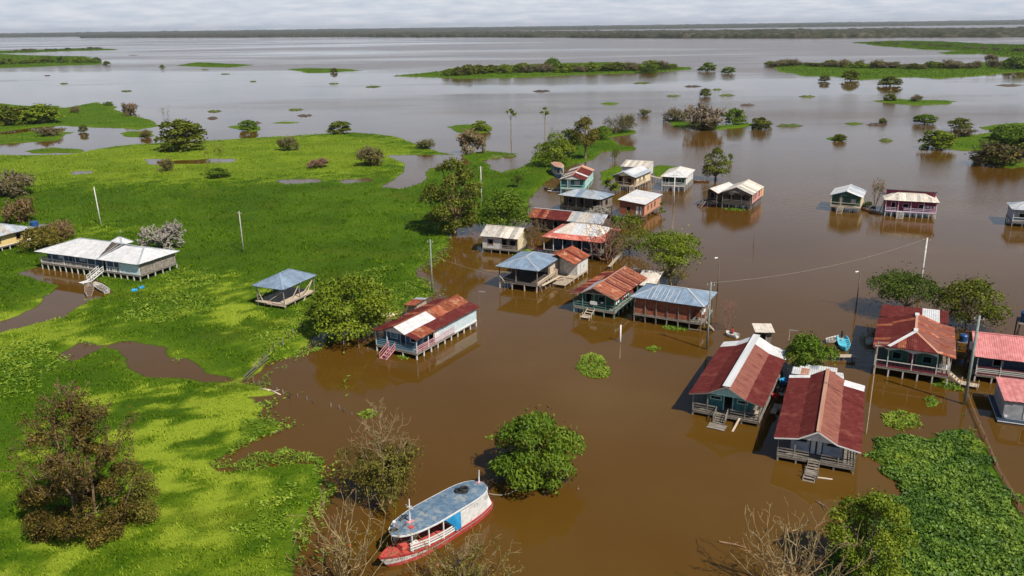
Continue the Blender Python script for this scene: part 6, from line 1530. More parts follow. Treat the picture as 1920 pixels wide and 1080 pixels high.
bush('front dark bush with reflection on the far right island', 258.14,634.51,12.91,8.19, 'round', 'leaf_olive', i=1)
bush('low dark bush jutting from the far right island', 261.35,575.5,16.86,6.4, 'round', 'leaf_olive', i=2)
bush('leftmost front bush of the far right island', 235.44,626.55,8.76,5.02, 'round', 'leaf_olive', i=3)
bush('dark bush at the right end of the far right island', 453.54,753.29,21.95,11.94, 'round', 'leaf_green', i=0)
bush('brown leafless tree on the far right island', 498.88,874.66,13.27,9.57, 'bare', 'leaf_brown', i=0)
bush('small bush on the floating meadow left of centre', -177.5,854.15,7.56,4.7, 'round', 'leaf_olive', i=0)
bush('dark lone bush right of the bushy left island', -535.9,1127.69,10.65,5.48, 'round', 'leaf_olive', i=1)
bush('tiny dark bush in open water near the flat meadow', -419.14,1021.65,5.15,3.73, 'round', 'leaf_green', i=2)
bush('tallest green tree on the long lake island', 42.16,829.85,16.8,13.14, 'round', 'leaf_green', i=1, name='tree', cat='tree')
bush('dark green bush low on the long lake island', 127,770.54,16.59,8.95, 'round', 'leaf_green', i=4)
def row(label, group, line, n, w0, w1, h0, h1, leaves_, seed):
    rg = random.Random(seed); spots = []
    for k in range(n):
        t_ = (k + rg.random()) / n * (len(line) - 1); j = min(int(t_), len(line) - 2); f = t_ - j
        x = line[j][0] * (1 - f) + line[j + 1][0] * f; y = line[j][1] * (1 - f) + line[j + 1][1] * f
        spots.append((x, y + rg.uniform(-12, 12)))
    spots.sort(key=lambda q: q[0] / q[1])
    for k, (x, y) in enumerate(spots):
        lf = rg.choice(leaves_); kd = 'thicket' if 'brown' in lf or 'amber' in lf or 'vine' in lf else 'round'
        bush(ORD[k] + ' ' + label, x, y, rg.uniform(w0, w1), rg.uniform(h0, h1), kd, lf, i=rg.randrange(4), group=group)
row('bush from the left along the long lake island', 'bushes along the long lake island', [(-52.9,760.6),(-27.7,798.6),(23.1,805.1),(73.8,802.2),(115.7,811.2),(165.4,829.1)], 34, 10, 20, 5, 10, ['leaf_brown', 'leaf_brown', 'leaf_vine', 'leaf_olive', 'leaf_bright'], 1)
row('bush from the left on the far right lake island', 'bushes on the far right lake island', [(265.7,857.1),(290.2,873.9),(318.2,831.1),(347.7,801.5),(375.1,773.9),(414.1,773.5),(491.6,804.7)], 36, 10, 22, 4, 9, ['leaf_brown', 'leaf_olive', 'leaf_vine', 'leaf_bright'], 2)
row('bush from the left on the bushy left lake island', 'bushes on the bushy left lake island', [(-744.0,1188.5),(-695.4,1208.3),(-675.5,1256.8),(-580.6,1191.0)], 16, 12, 22, 6, 11, ['leaf_green', 'leaf_olive', 'leaf_bright'], 3)
row('bush from the left on the pale spit at right', 'bushes on the pale right spit', [(738.9,1717.1),(749.4,1518.5),(722.9,1312.7),(702.7,1155.6)], 14, 10, 20, 3, 6, ['leaf_brown', 'leaf_olive'], 4)
row('tiny bush from the left on the thin left marsh line', 'bushes on the thin left marsh line', [(-1186.1,2026.4),(-1115.0,2083.9),(-1054.4,2203.5)], 12, 14, 26, 4, 7, ['leaf_brown', 'leaf_olive'], 5)
# ---- floating plants -------------------------------------------------------------
def plants(name, label, outline, dens, hgt, leaf, mat, seed, tint0=.5, clump=1.6, edge=.6, cat='water plants'):
    rng = np.random.default_rng(seed); P = np.asarray(outline)
    lo, hi = P.min(0) - 1, P.max(0) + 1; n = int((hi - lo).prod() * dens)
    x = rng.uniform(lo[0], hi[0], n); y = rng.uniform(lo[1], hi[1], n)
    s_ = sdpoly(P, x, y) + edge * 3 * (fbm(x / 1.6, y / 1.6, seed) - .5)
    q = fbm(x / clump, y / clump, seed + 5)
    ok = (s_ > 0) & (q + .25 * np.clip(s_, 0, 1) > .33 + .25 * rng.random(n)); x, y, q, s_ = x[ok], y[ok], q[ok], s_[ok]; n = len(x)
    z = hgt * (.25 + 1.2 * q) * rng.uniform(.5, 1, n) * np.clip(.3 + s_ * .8, .3, 1)
    o = rng.normal(size=(n, 3)) * .55 + np.array([0, -.15, 1.0])
    V, F = leaves(rng, np.stack([x, y, z], 1), o, leaf[0], leaf[1], 0.1, .35)
    ti = np.clip(tint0 + .6 * (rng.random(n) - .5) + 1.1 * (q - .5) + .9 * (fbm(x / 6, y / 6, seed + 9) - .5), 0, 1)
    ob = link(name, npmesh(name, V, F, np.repeat(ti, 4)), mat)
    return tag(ob, label, cat, kind='stuff')
plants('water_hyacinth', 'round leaved water hyacinth carpeting the bed at the lower right', hy_out, 92, .5, (.28, .21), 'leaf_hyacinth', 3, .45, 1.1, 1.1)
plants('water_grass', 'lime green grass on the back edge of the hyacinth bed', [(36.6,73.6),(38.8,76.1),(41.9,75.6),(43.3,74.0),(39.7,70.9),(37.9,70.4)], 60, .55, (.5, .09), 'leaf_lime', 4, .5)
plants('water_grass', 'lime green grass at the top corner of the hyacinth bed', [(46.3,78.2),(49.7,78.9),(48.6,74.7),(46.6,73.0),(45.5,75.0)], 60, .6, (.5, .09), 'leaf_lime', 5, .45)
for k, (lb, pl) in enumerate([('bright floating grass patch above the hyacinth bed', [(41.1,82.9),(44.1,83.9),(45.4,82.3),(44.4,79.8),(41.7,78.9),(40.3,80.1)]),
   ('floating grass patch alone in open water at the centre', [(8.0,97.0),(9.1,100.9),(10.6,102.3),(12.0,100.8),(12.4,96.8),(12.2,93.8),(10.2,93.6),(8.3,95.3)]),
   ('small floating grass patch left of the teal house', [(17.9,103.0),(19.3,104.2),(20.5,102.9),(19.1,101.8)]),
   ('floating plants under the brick red house', [(21.8,111.8),(23.8,112.2),(25.7,110.6),(24.8,109.5),(22.7,110.4)]),
   ('floating plants in front of the dark red hipped house', [(50.9,91.5),(52.7,92.1),(53.9,90.0),(53.6,88.3),(52.0,88.7),(50.8,90.1)]),
   ('small floating clump between the dark red house and the hyacinth', [(48.0,86.6),(49.3,87.4),(49.3,85.6),(48.0,84.2),(47.2,84.7)]),
   ('floating plants beside the blue house stair', [(-15.6,101.9),(-14.4,102.2),(-13.5,100.9),(-14.6,100.4)]),
   ('floating green strip below the round tree', [(-26.3,107.6),(-25.8,109.6),(-24.0,109.6),(-24.1,107.1),(-25.3,106.5)]),
   ('floating strip left of the round tree on the shore', [(-27.9,103.3),(-27.4,105.2),(-26.4,105.6),(-26.4,104.4),(-27.3,102.9)]),
   ('tiny floating clump beside the dense tree', [(-3.4,78.4),(-2.5,79.2),(-1.6,78.8),(-2.4,77.7)]),
   ('green fringe of plants below the pink house', [(50.3,191.8),(53.5,192.8),(56.5,189.7),(54.8,188.0),(51.0,189.4)]),
   ('green plants at the foot of the weathered grey house', [(-0.7,153.7),(1.4,156.4),(4.3,155.8),(2.7,152.7),(0.3,151.3)]),
   ('tiny drifting plant clump beside the green pole', [(49.8,82.4),(50.6,82.9),(50.5,81.9),(49.7,81.4)]),
   ('floating green disc behind the vine draped tree', [(-17.7,84.5),(-16.8,85.4),(-15.3,84.7),(-15.9,83.5),(-17.0,83.4)])]):
    plants('floating_grass', lb, pl, 48, .26, (.42, .13), 'leaf_lime', 20 + k, .42, .8, .35)
# the ragged rim of the meadow: rafts of grass and stems standing in the shallows
k = 0
for pl, dn, mt in [([(-30.3,72.7),(-27.0,76.0),(-22.5,76.2),(-19.6,74.3),(-18.1,70.3),(-19.3,72.4),(-22.9,73.3),(-26.7,71.6)], 40, 'leaf_lime'), ([(-18.4,55.7),(-18.8,60.8),(-17.9,66.6),(-18.0,70.8),(-17.1,67.5),(-17.7,62.3),(-17.2,57.1)], 30, 'leaf_lime'),
   ([(-30.6,83.2),(-26.4,82.3),(-25.3,81.5),(-28.1,78.1),(-29.7,75.9)], 30, 'leaf_lime'), ([(-32.0,93.3),(-31.6,96.6),(-28.6,100.9),(-30.3,96.5),(-30.0,90.9)], 14, 'leaf_lime'), ([(-24.5,132.2),(-15.1,138.0),(-12.5,129.3),(-17.7,118.4),(-21.9,116.2)], 20, 'leaf_lime'), ([(-18.9,156.2),(-12.8,168.9),(-11.7,151.9),(-15.2,139.6)], 12, 'leaf_lime'), ([(-21.5,93.8),(-20.6,96.2),(-20.1,89.8)], 5, 'leaf_lime')]:
    plants('shore_grass', ['tall grass fringing the inlet at the lower left', 'grass fringe along the lower left bank', 'yellowish grass raft beside the inlet', 'thin reeds beside the plank fence', 'lush grass behind the round tree', 'grass fringe left of the grey house', 'few reeds in the open water'][k], pl, dn, .5, (.48, .10), mt, 60 + k, .35, .9, 1.0, 'grass'); k += 1

# broad-leaved plants standing among the grass of the meadow
for k, (lb, pl) in enumerate([('broad leaved plants in the meadow below the long pale house', [(-61.3,117.7),(-62.6,128.1),(-57.1,132.1),(-47.4,127.4),(-46.4,119.6),(-52.9,115.1)]), ('broad leaved plants along the fence on the shore', [(-36.4,107.9),(-34.7,119.1),(-31.7,124.1),(-29.2,116.5),(-30.3,107.7),(-32.6,100.1)]), ('broad leaved plants at the left edge below the long house', [(-69.4,97.8),(-72.2,107.2),(-67.2,109.0),(-59.0,99.2),(-58.7,91.0),(-63.5,88.2)]), ('broad leaved plants on the meadow bank at the bottom', [(-25.1,61.7),(-24.8,68.6),(-21.1,70.4),(-19.6,70.4),(-19.8,64.9),(-20.9,58.6)]), ('bright leafy plants around the plank wall of the long house', [(-62.3,133.8),(-62.8,146.9),(-55.1,144.8),(-49.3,133.3),(-55.6,130.6)]), ('leafy plants left of the round tree', [(-32.3,126.8),(-30.3,138.7),(-25.3,143.4),(-19.7,144.9),(-22.2,135.1),(-29.0,132.4)])]):
    plants('broadleaf_plants', lb, pl, 11, .55, (.42, .22), 'leaf_lime', 90 + k, .30, 2.0, 1.2)

# ================================================================== BOATS
def hull_sections(L, B, sheer, rake=.9, fine=.42, stern=.75, n=22, keel=-.45):
    """list of (s, half beam, deck height, x shift of the keel) along the hull from bow to stern"""
    out = []
    for i in range(n + 1):
        s = i / n
        b = B / 2 * (math.sin(min(s / fine, 1) * math.pi / 2) ** .85)
        if s > .72: b *= 1 - (1 - stern) * ((s - .72) / .28) ** 2.2
        b = max(b, .03)
        out.append((s, b, np.interp(s, [0, .2, .5, 1], sheer), rake * (1 - min(s / .25, 1)) ** 1.5))
    return out
def loft(rings, close_ends=True):
    V = [p for r_ in rings for p in r_]; k = len(rings[0]); F = []
    for i in range(len(rings) - 1):
        for j in range(k - 1):
            F.append((i * k + j, (i + 1) * k + j, (i + 1) * k + j + 1, i * k + j + 1))
    if close_ends:
        F.append(tuple(range(k))); F.append(tuple(range((len(rings) - 1) * k + k - 1, (len(rings) - 1) * k - 1, -1)))
    return V, F
def canoe(label, p, q, B=1.0, H=.42, hull='wood_grey', inner='wood_pale', seats=3, name='canoe', cat='canoe', group='small boats moored in the village', motor=False, z=0.0):
    """open wooden boat from bow p to stern q (plan points)"""
    d = (q[0] - p[0], q[1] - p[1]); L = math.hypot(*d)
    r = root(name, label, cat, (p[0], p[1], z), math.degrees(math.atan2(d[1], d[0])), group)
    sec = hull_sections(L, B, [H * 1.25, H, H * .92, H], rake=L * .08, fine=.38, stern=.7, n=12)
    rg = []
    for s, b, zz, sh in sec:
        x = s * L
        rg.append([(x, -b, zz), (x + sh * .5, -b * .86, zz * .3), (x + sh, -b * .45, -.14), (x + sh, b * .45, -.14), (x + sh * .5, b * .86, zz * .3), (x, b, zz),
                   (x + .02, b * .88, zz - .01), (x + sh * .5, b * .72, zz * .35), (x + sh, b * .4, .06), (x + sh, -b * .4, .06), (x + sh * .5, -b * .72, zz * .35), (x + .02, -b * .88, zz - .01), (x, -b, zz)])
    V, F = loft(rg)
    pymesh('hull', V, F, hull, r)
    fl = []
    for s, b, zz, sh in sec[1:]: fl.append([(s * L, -b * .7, .10), (s * L, b * .7, .10)])
    V, F = loft(fl, False); pymesh('bottom_boards', V, F, inner, r)
    for i in range(seats):
        s = .25 + .55 * (i + .5) / seats; b = float(np.interp(s, [a[0] for a in sec], [a[1] for a in sec]))
        bar(r, 'seat', (s * L, -b * .93, H * .78), (s * L, b * .93, H * .78), .24, .04, inner)
    if motor:
        V = []; F = []
        cyl(V, F, (L + .05, 0, H * .6), (L + .05, 0, H + .55), .16, .13, 8); cyl(V, F, (L + .02, 0, H + .4), (L - .7, .1, H + .45), .03, .03, 6); cyl(V, F, (L + .1, 0, H * .6), (L + .12, 0, -.3), .05, .05, 6)
        pymesh('outboard_motor', V, F, 'rubber', r)
    return r
def riverboat(name, label, p, q, B, sheer, cat='boat', cols=None, roof_z=2.75, full=True):
    c = dict(low='hull_red', band='hull_white', top='hull_red', roof='deck_blue', cabin='white_paint', rail='white_paint', deck='deck_red')
    c.update(cols or {})
    d = (q[0] - p[0], q[1] - p[1]); L = math.hypot(*d)
    r = root(name, label, cat, (p[0], p[1], 0), math.degrees(math.atan2(d[1], d[0])))
    sec = hull_sections(L, B, sheer, rake=L * .075, fine=.45, stern=.62, n=26)
    sec.append((1.015, sec[-1][1] * .55, sec[-1][2], 0))
    S = [a[0] for a in sec]
    bz = lambda s: float(np.interp(s, S, [a[1] for a in sec])); dz = lambda s: float(np.interp(s, S, [a[2] for a in sec]))
    def strip(name_, f0, f1, b0, b1, mat, parent, off=0.0):
        rg = []
        for s, b, z, sh in sec:
            z0 = f0(s, z); z1 = f1(s, z); e0 = sh * (1 - z0 / z) ; e1 = sh * (1 - z1 / z)
            k0, k1 = b0 + (1 - b0) * max(0, z0 / z), b0 + (1 - b0) * max(0, z1 / z)
            rg.append([(s * L + e0, -(b * k0 + off), z0), (s * L + e1, -(b * k1 + off), z1), (s * L + e1, b * k1 + off, z1), (s * L + e0, b * k0 + off, z0)])
        V = [p_ for g in rg for p_ in g]; F = []
        for i in range(len(rg) - 1):
            a, b_ = i * 4, i * 4 + 4
            F += [(a, b_, b_ + 1, a + 1), (a + 2, b_ + 2, b_ + 3, a + 3)]
        a = (len(rg) - 1) * 4; F += [(a, a + 3, a + 2, a + 1), (0, 1, 2, 3)]
        return pymesh(name_, V, F, mat, parent)
    band_lo = lambda s, z: z * np.interp(s, [0, .12, .4, 1], [.22, .30, .52, .60]); band_hi = lambda s, z: z * np.interp(s, [0, .12, .4, 1], [.80, .74, .68, .72])
    h_ = strip('hull', lambda s, z: -.4, band_lo, .80, 1, c['low'], r)
    strip('white_band', band_lo, band_hi, .80, 1, c['band'], h_)
    strip('gunwale', band_hi, lambda s, z: z, .80, 1, c['top'], h_)
    rg = [[(s * L, -b * .98, z - .05), (s * L, b * .98, z - .05)] for s, b, z, sh in sec]
    V, F = loft(rg, False); dk = pymesh('deck', V, F, c['deck'], r)
    if full:
        for k in range(-3, 4):     # ribs of the foredeck
            bar(dk, 'deck_rib', (.25, k * .03, dz(0) - .02), (L * .18, k * .28, dz(.18) - .01), .05, .05, c['deck'])
        # weathered lettering on the bow
        rg_ = random.Random(4); mb = MB()
        for i in range(17):
            s = .085 + i * .0165
            if i in (4, 9, 13): continue
            for _ in range(3):
                ds = rg_.uniform(0, .011); t0 = rg_.uniform(.40, .50); t1 = rg_.uniform(.55, .66); z = dz(s); sh = float(np.interp(s, S, [a_[3] for a_ in sec]))
                k_ = lambda t_: bz(s) * (.80 + .20 * t_) + .012
                if rg_.random() < .6: mb.beam(((s + ds) * L + sh * (1 - t0), -k_(t0), z * t0), ((s + ds) * L + sh * (1 - t1), -k_(t1), z * t1), .035, .02)
                else: mb.beam((s * L + sh * (1 - t1), -k_(t1), z * t1), ((s + .012) * L + sh * (1 - t1), -bz(s + .012) * (.80 + .20 * t1) - .012, z * t1), .02, .035)
        mb.out('lettering', 'letter_dark', h_)['kind'] = 'stuff'
    # roof deck with rounded ends
    x0, x1 = L * .115, L * .985; n = 30; out = []
    for i in range(n + 1):
        s = i / n; w = B / 2 * 1.02 * (1 - abs(2 * s - 1) ** 5.0) ** .5 * np.interp(s, [0, .12, .35, 1], [.72, .86, 1, .95])
        out.append((x0 + (x1 - x0) * s, max(w, .02), roof_z - .18 * s + .05 * math.sin(s * 3.1)))
    rg = [[(x, -w, z), (x, -w * .5, z + .06), (x, 0, z + .08), (x, w * .5, z + .06), (x, w, z), (x, w * .98, z - .10), (x, -w * .98, z - .10), (x, -w, z)] for x, w, z in out]
    V, F = loft(rg); rf = pymesh('roof_deck', V, F, c['roof'], r)
    if full:
        for k in range(1, 9):
            x = x0 + (x1 - x0) * k / 9 + .1 * math.sin(k * 5); i_ = int(np.searchsorted([o[0] for o in out], x)); wv, zv = out[i_][1] * .96, out[i_][2]
            for sg in (-1, 1): bar(rf, 'roof_seam', (x, 0, zv + .085), (x, sg * wv * .97, zv + .012), .035, .014, 'sheet_grime' if k % 3 == 0 else 'deck_seam')
        for yy in (-.75, .0, .75): bar(rf, 'roof_seam', (x0 + .8, yy * .85, out[4][2] + (.052 if yy else .085)), (x1 - .7, yy, out[-4][2] + (.05 if yy else .085)), .03, .014, 'deck_seam')
    rg = [[(x, -w - .03, z - .12), (x, -w - .03, z + .01), (x, -w + .04, z + .015)] for x, w, z in out]; V, F = loft(rg, False)
    rg2 = [[(x, w - .04, z + .015), (x, w + .03, z + .01), (x, w + .03, z - .12)] for x, w, z in out]; V2, F2 = loft(rg2, False)
    pymesh('roof_trim', V, F, c['rail'], rf); pymesh('roof_trim', V2, F2, c['rail'], rf)
    rz = lambda x: float(np.interp(x, [o[0] for o in out], [o[2] for o in out])); rw = lambda x: float(np.interp(x, [o[0] for o in out], [o[1] for o in out]))
    # closed aft cabin following the hull
    st = [.60 + .385 * i / 12 for i in range(13)]
    rg = [[(s * L, -bz(s) * .90, dz(s) - .05), (s * L, -min(bz(s) * .93, rw(s * L) - .05), rz(s * L) - .11), (s * L, min(bz(s) * .93, rw(s * L) - .05), rz(s * L) - .11), (s * L, bz(s) * .90, dz(s) - .05)] for s in st]
    V, F = loft(rg); cb = pymesh('cabin', V, F, c['cabin'], r)
    for s in (.78, .90):
        x = s * L; b = bz(s) * .93 + .012
        mb = MB()
        for (xa, xb, za, zb) in ((-.2, .2, 1.95, 1.99), (-.2, .2, 2.19, 2.23), (-.2, -.16, 1.99, 2.19), (.16, .2, 1.99, 2.19)): mb.box(x + xa, x + xb, -b - .015, -b + .03, za, zb)
        if full: mb.out('window', 'grey_wall', cb)
    # open fore part: posts, rails, bench
    for side in (-1, 1):
        ss = [.215, .34, .465, .59]
        for s in ss: bar(r, 'post', (s * L, side * bz(s) * .93, dz(s) - .05), (s * L, side * min(bz(s) * .93, rw(s * L) - .06), rz(s * L) - .1), .10, .10, c['rail'])
        for hh in (.18, .42, .66):
            for a_, b_ in zip([.20, .33, .46], [.33, .46, .60]):
                bar(r, 'rail', (a_ * L, side * bz(a_) * .95, dz(a_) + hh), (b_ * L, side * bz(b_) * .95, dz(b_) + hh), .05, .12, c['rail'])
    if not full: return r
    bar(r, 'bench', (L * .26, -.2, dz(.26) + .35), (L * .40, .5, dz(.4) + .35), .35, .06, 'white_paint'); bar(r, 'bench', (L * .24, -.6, dz(.24) + .3), (L * .30, -.5, dz(.3) + .3), .35, .06, 'white_paint')
    block(r, 'engine_box', L * .17, L * .215, -.5, .2, dz(.19), dz(.19) + .5, 'deck_red')
    V = []; F = []
    for i in range(25):     # blue curtain, gathered into the aft corner
        s = .455 + .165 * i / 24; f = .05 * math.sin(i * 1.9) + .03 * math.sin(i * 4.1); low = dz(s) + np.interp(i, [0, 9, 15, 24], [1.75, .95, .10, .05])
        for j in range(5):
            zz = rz(s * L) - .12 + (low - rz(s * L) + .12) * j / 4
            V.append((s * L + .25 * (j / 4) * (1 if i < 16 else .1), -(bz(s) * .97 + .05 + f * (.3 + j / 4)), zz))
    F = [(i * 5 + j, i * 5 + 5 + j, i * 5 + 6 + j, i * 5 + 1 + j) for i in range(24) for j in range(4)]
    pymesh('curtain', V, F, 'tarp_blue', r, True)
    V = []; F = []; x = L * .29; z = rz(x) + .08
    cyl(V, F, (x, .15, z), (x + .05, .15, z + 2.1), .09, .045, 8); cyl(V, F, (x, -.30, z + 1.35), (x + .05, .60, z + 1.42), .03, .03, 6); cyl(V, F, (x - .25, .15, z + 1.5), (x + .3, .15, z + 1.32), .03, .03, 6)
    pymesh('mast', V, F, 'white_paint', rf); block(rf, 'mast_foot', x - .3, x + .3, -.1, .4, z - .03, z + .06, 'pink_rail')
    V = []; F = []; x = L * .955; z = rz(x) + .05
    cyl(V, F, (x, .2, z), (x + .08, .22, z + 1.25), .07, .035, 8); pymesh('stern_mast', V, F, 'white_paint', rf); block(rf, 'mast_foot', x - .25, x + .2, 0, .4, z - .02, z + .07, 'pink_rail')
    V = []; F = []; x = L * .175; z = rz(x) + .05
    cyl(V, F, (x, .45, z), (x, .45, z + .45), .03, .03, 6)
    for k in range(5): cyl(V, F, (x, .45, z + .45 + .06 * k), (x, .45, z + .51 + .06 * k), .14 * math.sin(math.pi * (k + .02) / 5) + .02, .14 * math.sin(math.pi * (k + 1) / 5 - .01) + .02, 8)
    pymesh('lamp', V, F, 'white_paint', rf)
    for k in range(3): block(rf, 'hatch', L * .135 + k * .22, L * .135 + k * .22 + .13, .0 - k * .02, .5, rz(L * .15) + .06, rz(L * .15) + .13, 'rubber')
    mb = MB()
    for k in (0, .25): mb.beam((L * .25, .75 + k, rz(L * .25) + .1), (L * .33, .95 + k, rz(L * .33) + .1), .05, .05)
    for k in range(6): mb.beam((L * .255 + k * .18, .72 + k * .035, rz(L * .27) + .1), (L * .255 + k * .18, 1.05 + k * .035, rz(L * .27) + .1), .04, .04)
    mb.out('ladder', 'rubber', rf)
    block(rf, 'locker', L * .235, L * .265, -.75, -.35, rz(L * .25) + .05, rz(L * .25) + .16, 'deck_red')
    for k, (tx, ty, tz) in enumerate([(.79, .15, .10), (.775, .45, .14), (.80, .18, .28)]):
        V = []; F = []; R1, R2 = .34, .13
        for a in range(16):
            for b_ in range(7):
                A_, B_ = 6.283 * a / 16, 6.283 * b_ / 7
                V.append((L * tx + (R1 + R2 * math.cos(B_)) * math.cos(A_), ty + (R1 + R2 * math.cos(B_)) * math.sin(A_), rz(L * tx) + tz + R2 * .8 * math.sin(B_)))
        F = [(a * 7 + b_, ((a + 1) % 16) * 7 + b_, ((a + 1) % 16) * 7 + (b_ + 1) % 7, a * 7 + (b_ + 1) % 7) for a in range(16) for b_ in range(7)]
        pymesh('tyre', V, F, 'rubber', rf, True)
    V = []; F = []     # rubbing strake along the water side
    return r
riverboat('river_boat', 'red and white river boat with blue grey roof deck and blue curtain', (-11.08,56.06), (-2.71,65.43), 3.3, [1.35, 1.0, .78, .85])
riverboat('passenger_boat', 'small grey blue passenger boat with tan roof on the grass spit', (14.72,233.83), (13.42,246.75), 3.0, [1.5, 1.2, 1.0, 1.0], cols=dict(low='hull_blue', band='hull_blue', top='dirty_white', roof='sheet_rustpale', cabin='blue_wall', rail='dirty_white', deck='wood_grey'), roof_z=3.1, full=False)
canoe('grey wooden boat tied at the foot of the long house stair', (-73.58,135.82), (-70.63,129.79), 1.5, .5, 'wood_grey', 'wood_brown')
canoe('pale weathered boat lying right of the grey boat at the stair', (-72.78,136.1), (-68.31,131.12), 1.5, .5, 'dirty_white', 'wood_grey')
canoe('dark canoe moored left of the mint house', (8.86,218.25), (12.97,214.6), 1.1, .5, 'wood_dark', 'wood_pale')
canoe('pale canoe moored alongside the dark canoe', (9.7,214.45), (13.56,212.73), 1.0, .4, 'dirty_white', 'wood_grey')
boat_p = canoe('small white skiff carrying one person behind the teal house', (30.28,108.24), (31.55,106.73), 1.2, .5, 'white_paint', 'dirty_white', seats=2, name='skiff', cat='skiff')
canoe('bright cyan motor boat by the plank jetty', (44.4,100.98), (45.86,106.01), 1.6, .55, 'boat_cyan', 'boat_cyan', seats=4, name='motor_boat', cat='motor boat', motor=True)
canoe('worn white canoe half hidden left of the cyan boat', (42.99,104.3), (45.56,105.62), 1.3, .5, 'dirty_white', 'wood_grey')
canoe('red canoe at the stair left of the pink house', (45.2,195.22), (47.36,194.46), .9, .35, 'cloth_red', 'wood_brown')
canoe('dark red canoe under the narrow open fronted house', (47.75,194.43), (49.77,193.69), .9, .35, 'maroon_paint', 'wood_grey')
canoe('long brown canoe between the small green house and the magenta house', (82.39,188.66), (84.38,182.24), 1.1, .45, 'wood_brown', 'wood_grey')
canoe('long brown canoe right of the white hipped house', (50.99,226.35), (55.54,226.02), 1.2, .4, 'wood_brown', 'pink_wall')
canoe('white launch moored left of the dark red hipped house', (48.32,103.72), (49.81,104.46), 1.2, .6, 'white_paint', 'dirty_white', seats=1, motor=True)
canoe('small blue boat squeezed between the teal house and the red gable house', (32.47,90.96), (34.32,91.85), 1.4, .5, 'tarp_blue', 'tarp_blue', seats=2)

# ---- the person in the white skiff: a seated figure, grown on a skeleton -------------
def person(label, loc, yaw):
    r = root('person', label, 'person', loc, yaw)
    V = []; F = []
    def limb(a, b_, r0, r1): cyl(V, F, a, b_, r0, r1, 8)
    def ball(c, rx, ry, rz_):
        n0 = len(V)
        for i in range(1, 6):
            for j in range(8):
                t_, p_ = math.pi * i / 6, 2 * math.pi * j / 8; V.append((c[0] + rx * math.sin(t_) * math.cos(p_), c[1] + ry * math.sin(t_) * math.sin(p_), c[2] + rz_ * math.cos(t_)))
        V.append((c[0], c[1], c[2] + rz_)); V.append((c[0], c[1], c[2] - rz_)); e = len(V)
        for i in range(4):
            for j in range(8): F.append((n0 + i * 8 + j, n0 + i * 8 + 8 + j, n0 + i * 8 + 8 + (j + 1) % 8, n0 + i * 8 + (j + 1) % 8))
        for j in range(8): F.append((e - 2, n0 + j, n0 + (j + 1) % 8)); F.append((e - 1, n0 + 32 + (j + 1) % 8, n0 + 32 + j))
    # bare body: head and neck, forearms with fingers, shins and feet
    ball((.02, 0, .78), .085, .075, .115); ball((.105, 0, .775), .018, .014, .022); limb((0, 0, .56), (.01, 0, .70), .055, .05)
    for sy in (-1, 1):
        ball((.0, sy * .078, .775), .02, .012, .03)
        limb((.10, sy * .24, .34), (.30, sy * .16, .26), .042, .032); ball((.345, sy * .15, .25), .045, .035, .02)
        for k in range(4): limb((.37, sy * (.125 + .017 * k), .25), (.43 + .006 * (k in (1, 2)), sy * (.12 + .018 * k), .225), .010, .008)
        limb((.33, sy * .115, .25), (.37, sy * .095, .255), .011, .009)
        limb((.42, sy * .11, .06), (.44, sy * .11, -.27), .06, .045); ball((.50, sy * .11, -.30), .11, .04, .04); ball((.42, sy * .11, .05), .065, .06, .065)
    b_ = pymesh('body', V, F, 'skin', r, True)
    V.clear(); F.clear()
    limb((-.02, 0, .02), (0, 0, .30), .155, .15); limb((0, 0, .30), (0, 0, .52), .15, .17); ball((0, 0, .52), .12, .21, .07)
    for sy in (-1, 1): limb((0, sy * .2, .52), (.10, sy * .24, .34), .06, .05)
    pymesh('shirt', list(V), list(F), 'cloth_red', r, True)
    V.clear(); F.clear(); ball((-.02, 0, .0), .17, .18, .11)
    for sy in (-1, 1): limb((0, sy * .10, .01), (.40, sy * .11, .055), .095, .075)
    pymesh('shorts', list(V), list(F), 'cloth_dark', r, True)
    V.clear(); F.clear(); ball((-.005, 0, .81), .092, .086, .10); pymesh('hair', list(V), list(F), 'hair', r, True)
    return r

bp_ = boat_p.location; by_ = boat_p.rotation_euler.z
person('person in a red shirt and dark shorts sitting in the white skiff', (bp_.x + 1.05 * math.cos(by_), bp_.y + 1.05 * math.sin(by_), .52), math.degrees(by_) + 180)

# ================================================================== POLES, WIRES, FENCES
def pole(label, p, h, mat='pole_concrete', r0=.16, r1=.10, lamp=False, arm=True, name='utility_pole', lean=(0, 0), group='poles standing in the flood'):
    r = root(name, label, 'pole', (p[0], p[1], 0), -20, group)
    V = []; F = []; cyl(V, F, (0, 0, -1), (lean[0], lean[1], h), r0, r1, 8); sh = pymesh('shaft', V, F, mat, r, True)
    if arm:
        bar(r, 'crossarm', (lean[0] - .55, lean[1], h - .45), (lean[0] + .55, lean[1], h - .45), .09, .09, 'wood_grey')
        for k in (-.45, .45):
            V = []; F = []; cyl(V, F, (lean[0] + k, lean[1], h - .40), (lean[0] + k, lean[1], h - .2), .05, .04, 6); pymesh('insulator', V, F, 'dirty_white', r)
    if lamp:
        V = []; F = []; cyl(V, F, (lean[0], lean[1], h - .1), (lean[0] - .35, lean[1] - .2, h + .25), .04, .035, 6); pymesh('lamp_arm', V, F, mat, r)
        V = []; F = []; cyl(V, F, (lean[0] - .3, lean[1] - .17, h + .28), (lean[0] - .75, lean[1] - .42, h + .22), .10, .13, 8); pymesh('lamp_head', V, F, 'white_paint', r)
    return r
pole('white pole leaning in the meadow behind the long pale house', (-93.37,181.77), 8.84, 'dirty_white', .15, .10, lean=(-.5, .2), arm=False)
pole('pale slim pole in the meadow right of the grey leafless bush', (-53.17,156.69), 8.31, 'pole_concrete', .13, .09)
pole('green grey pole at the meadow shore above the round tree', (-13.18,128.52), 9.29, 'pole_green', .15, .11)
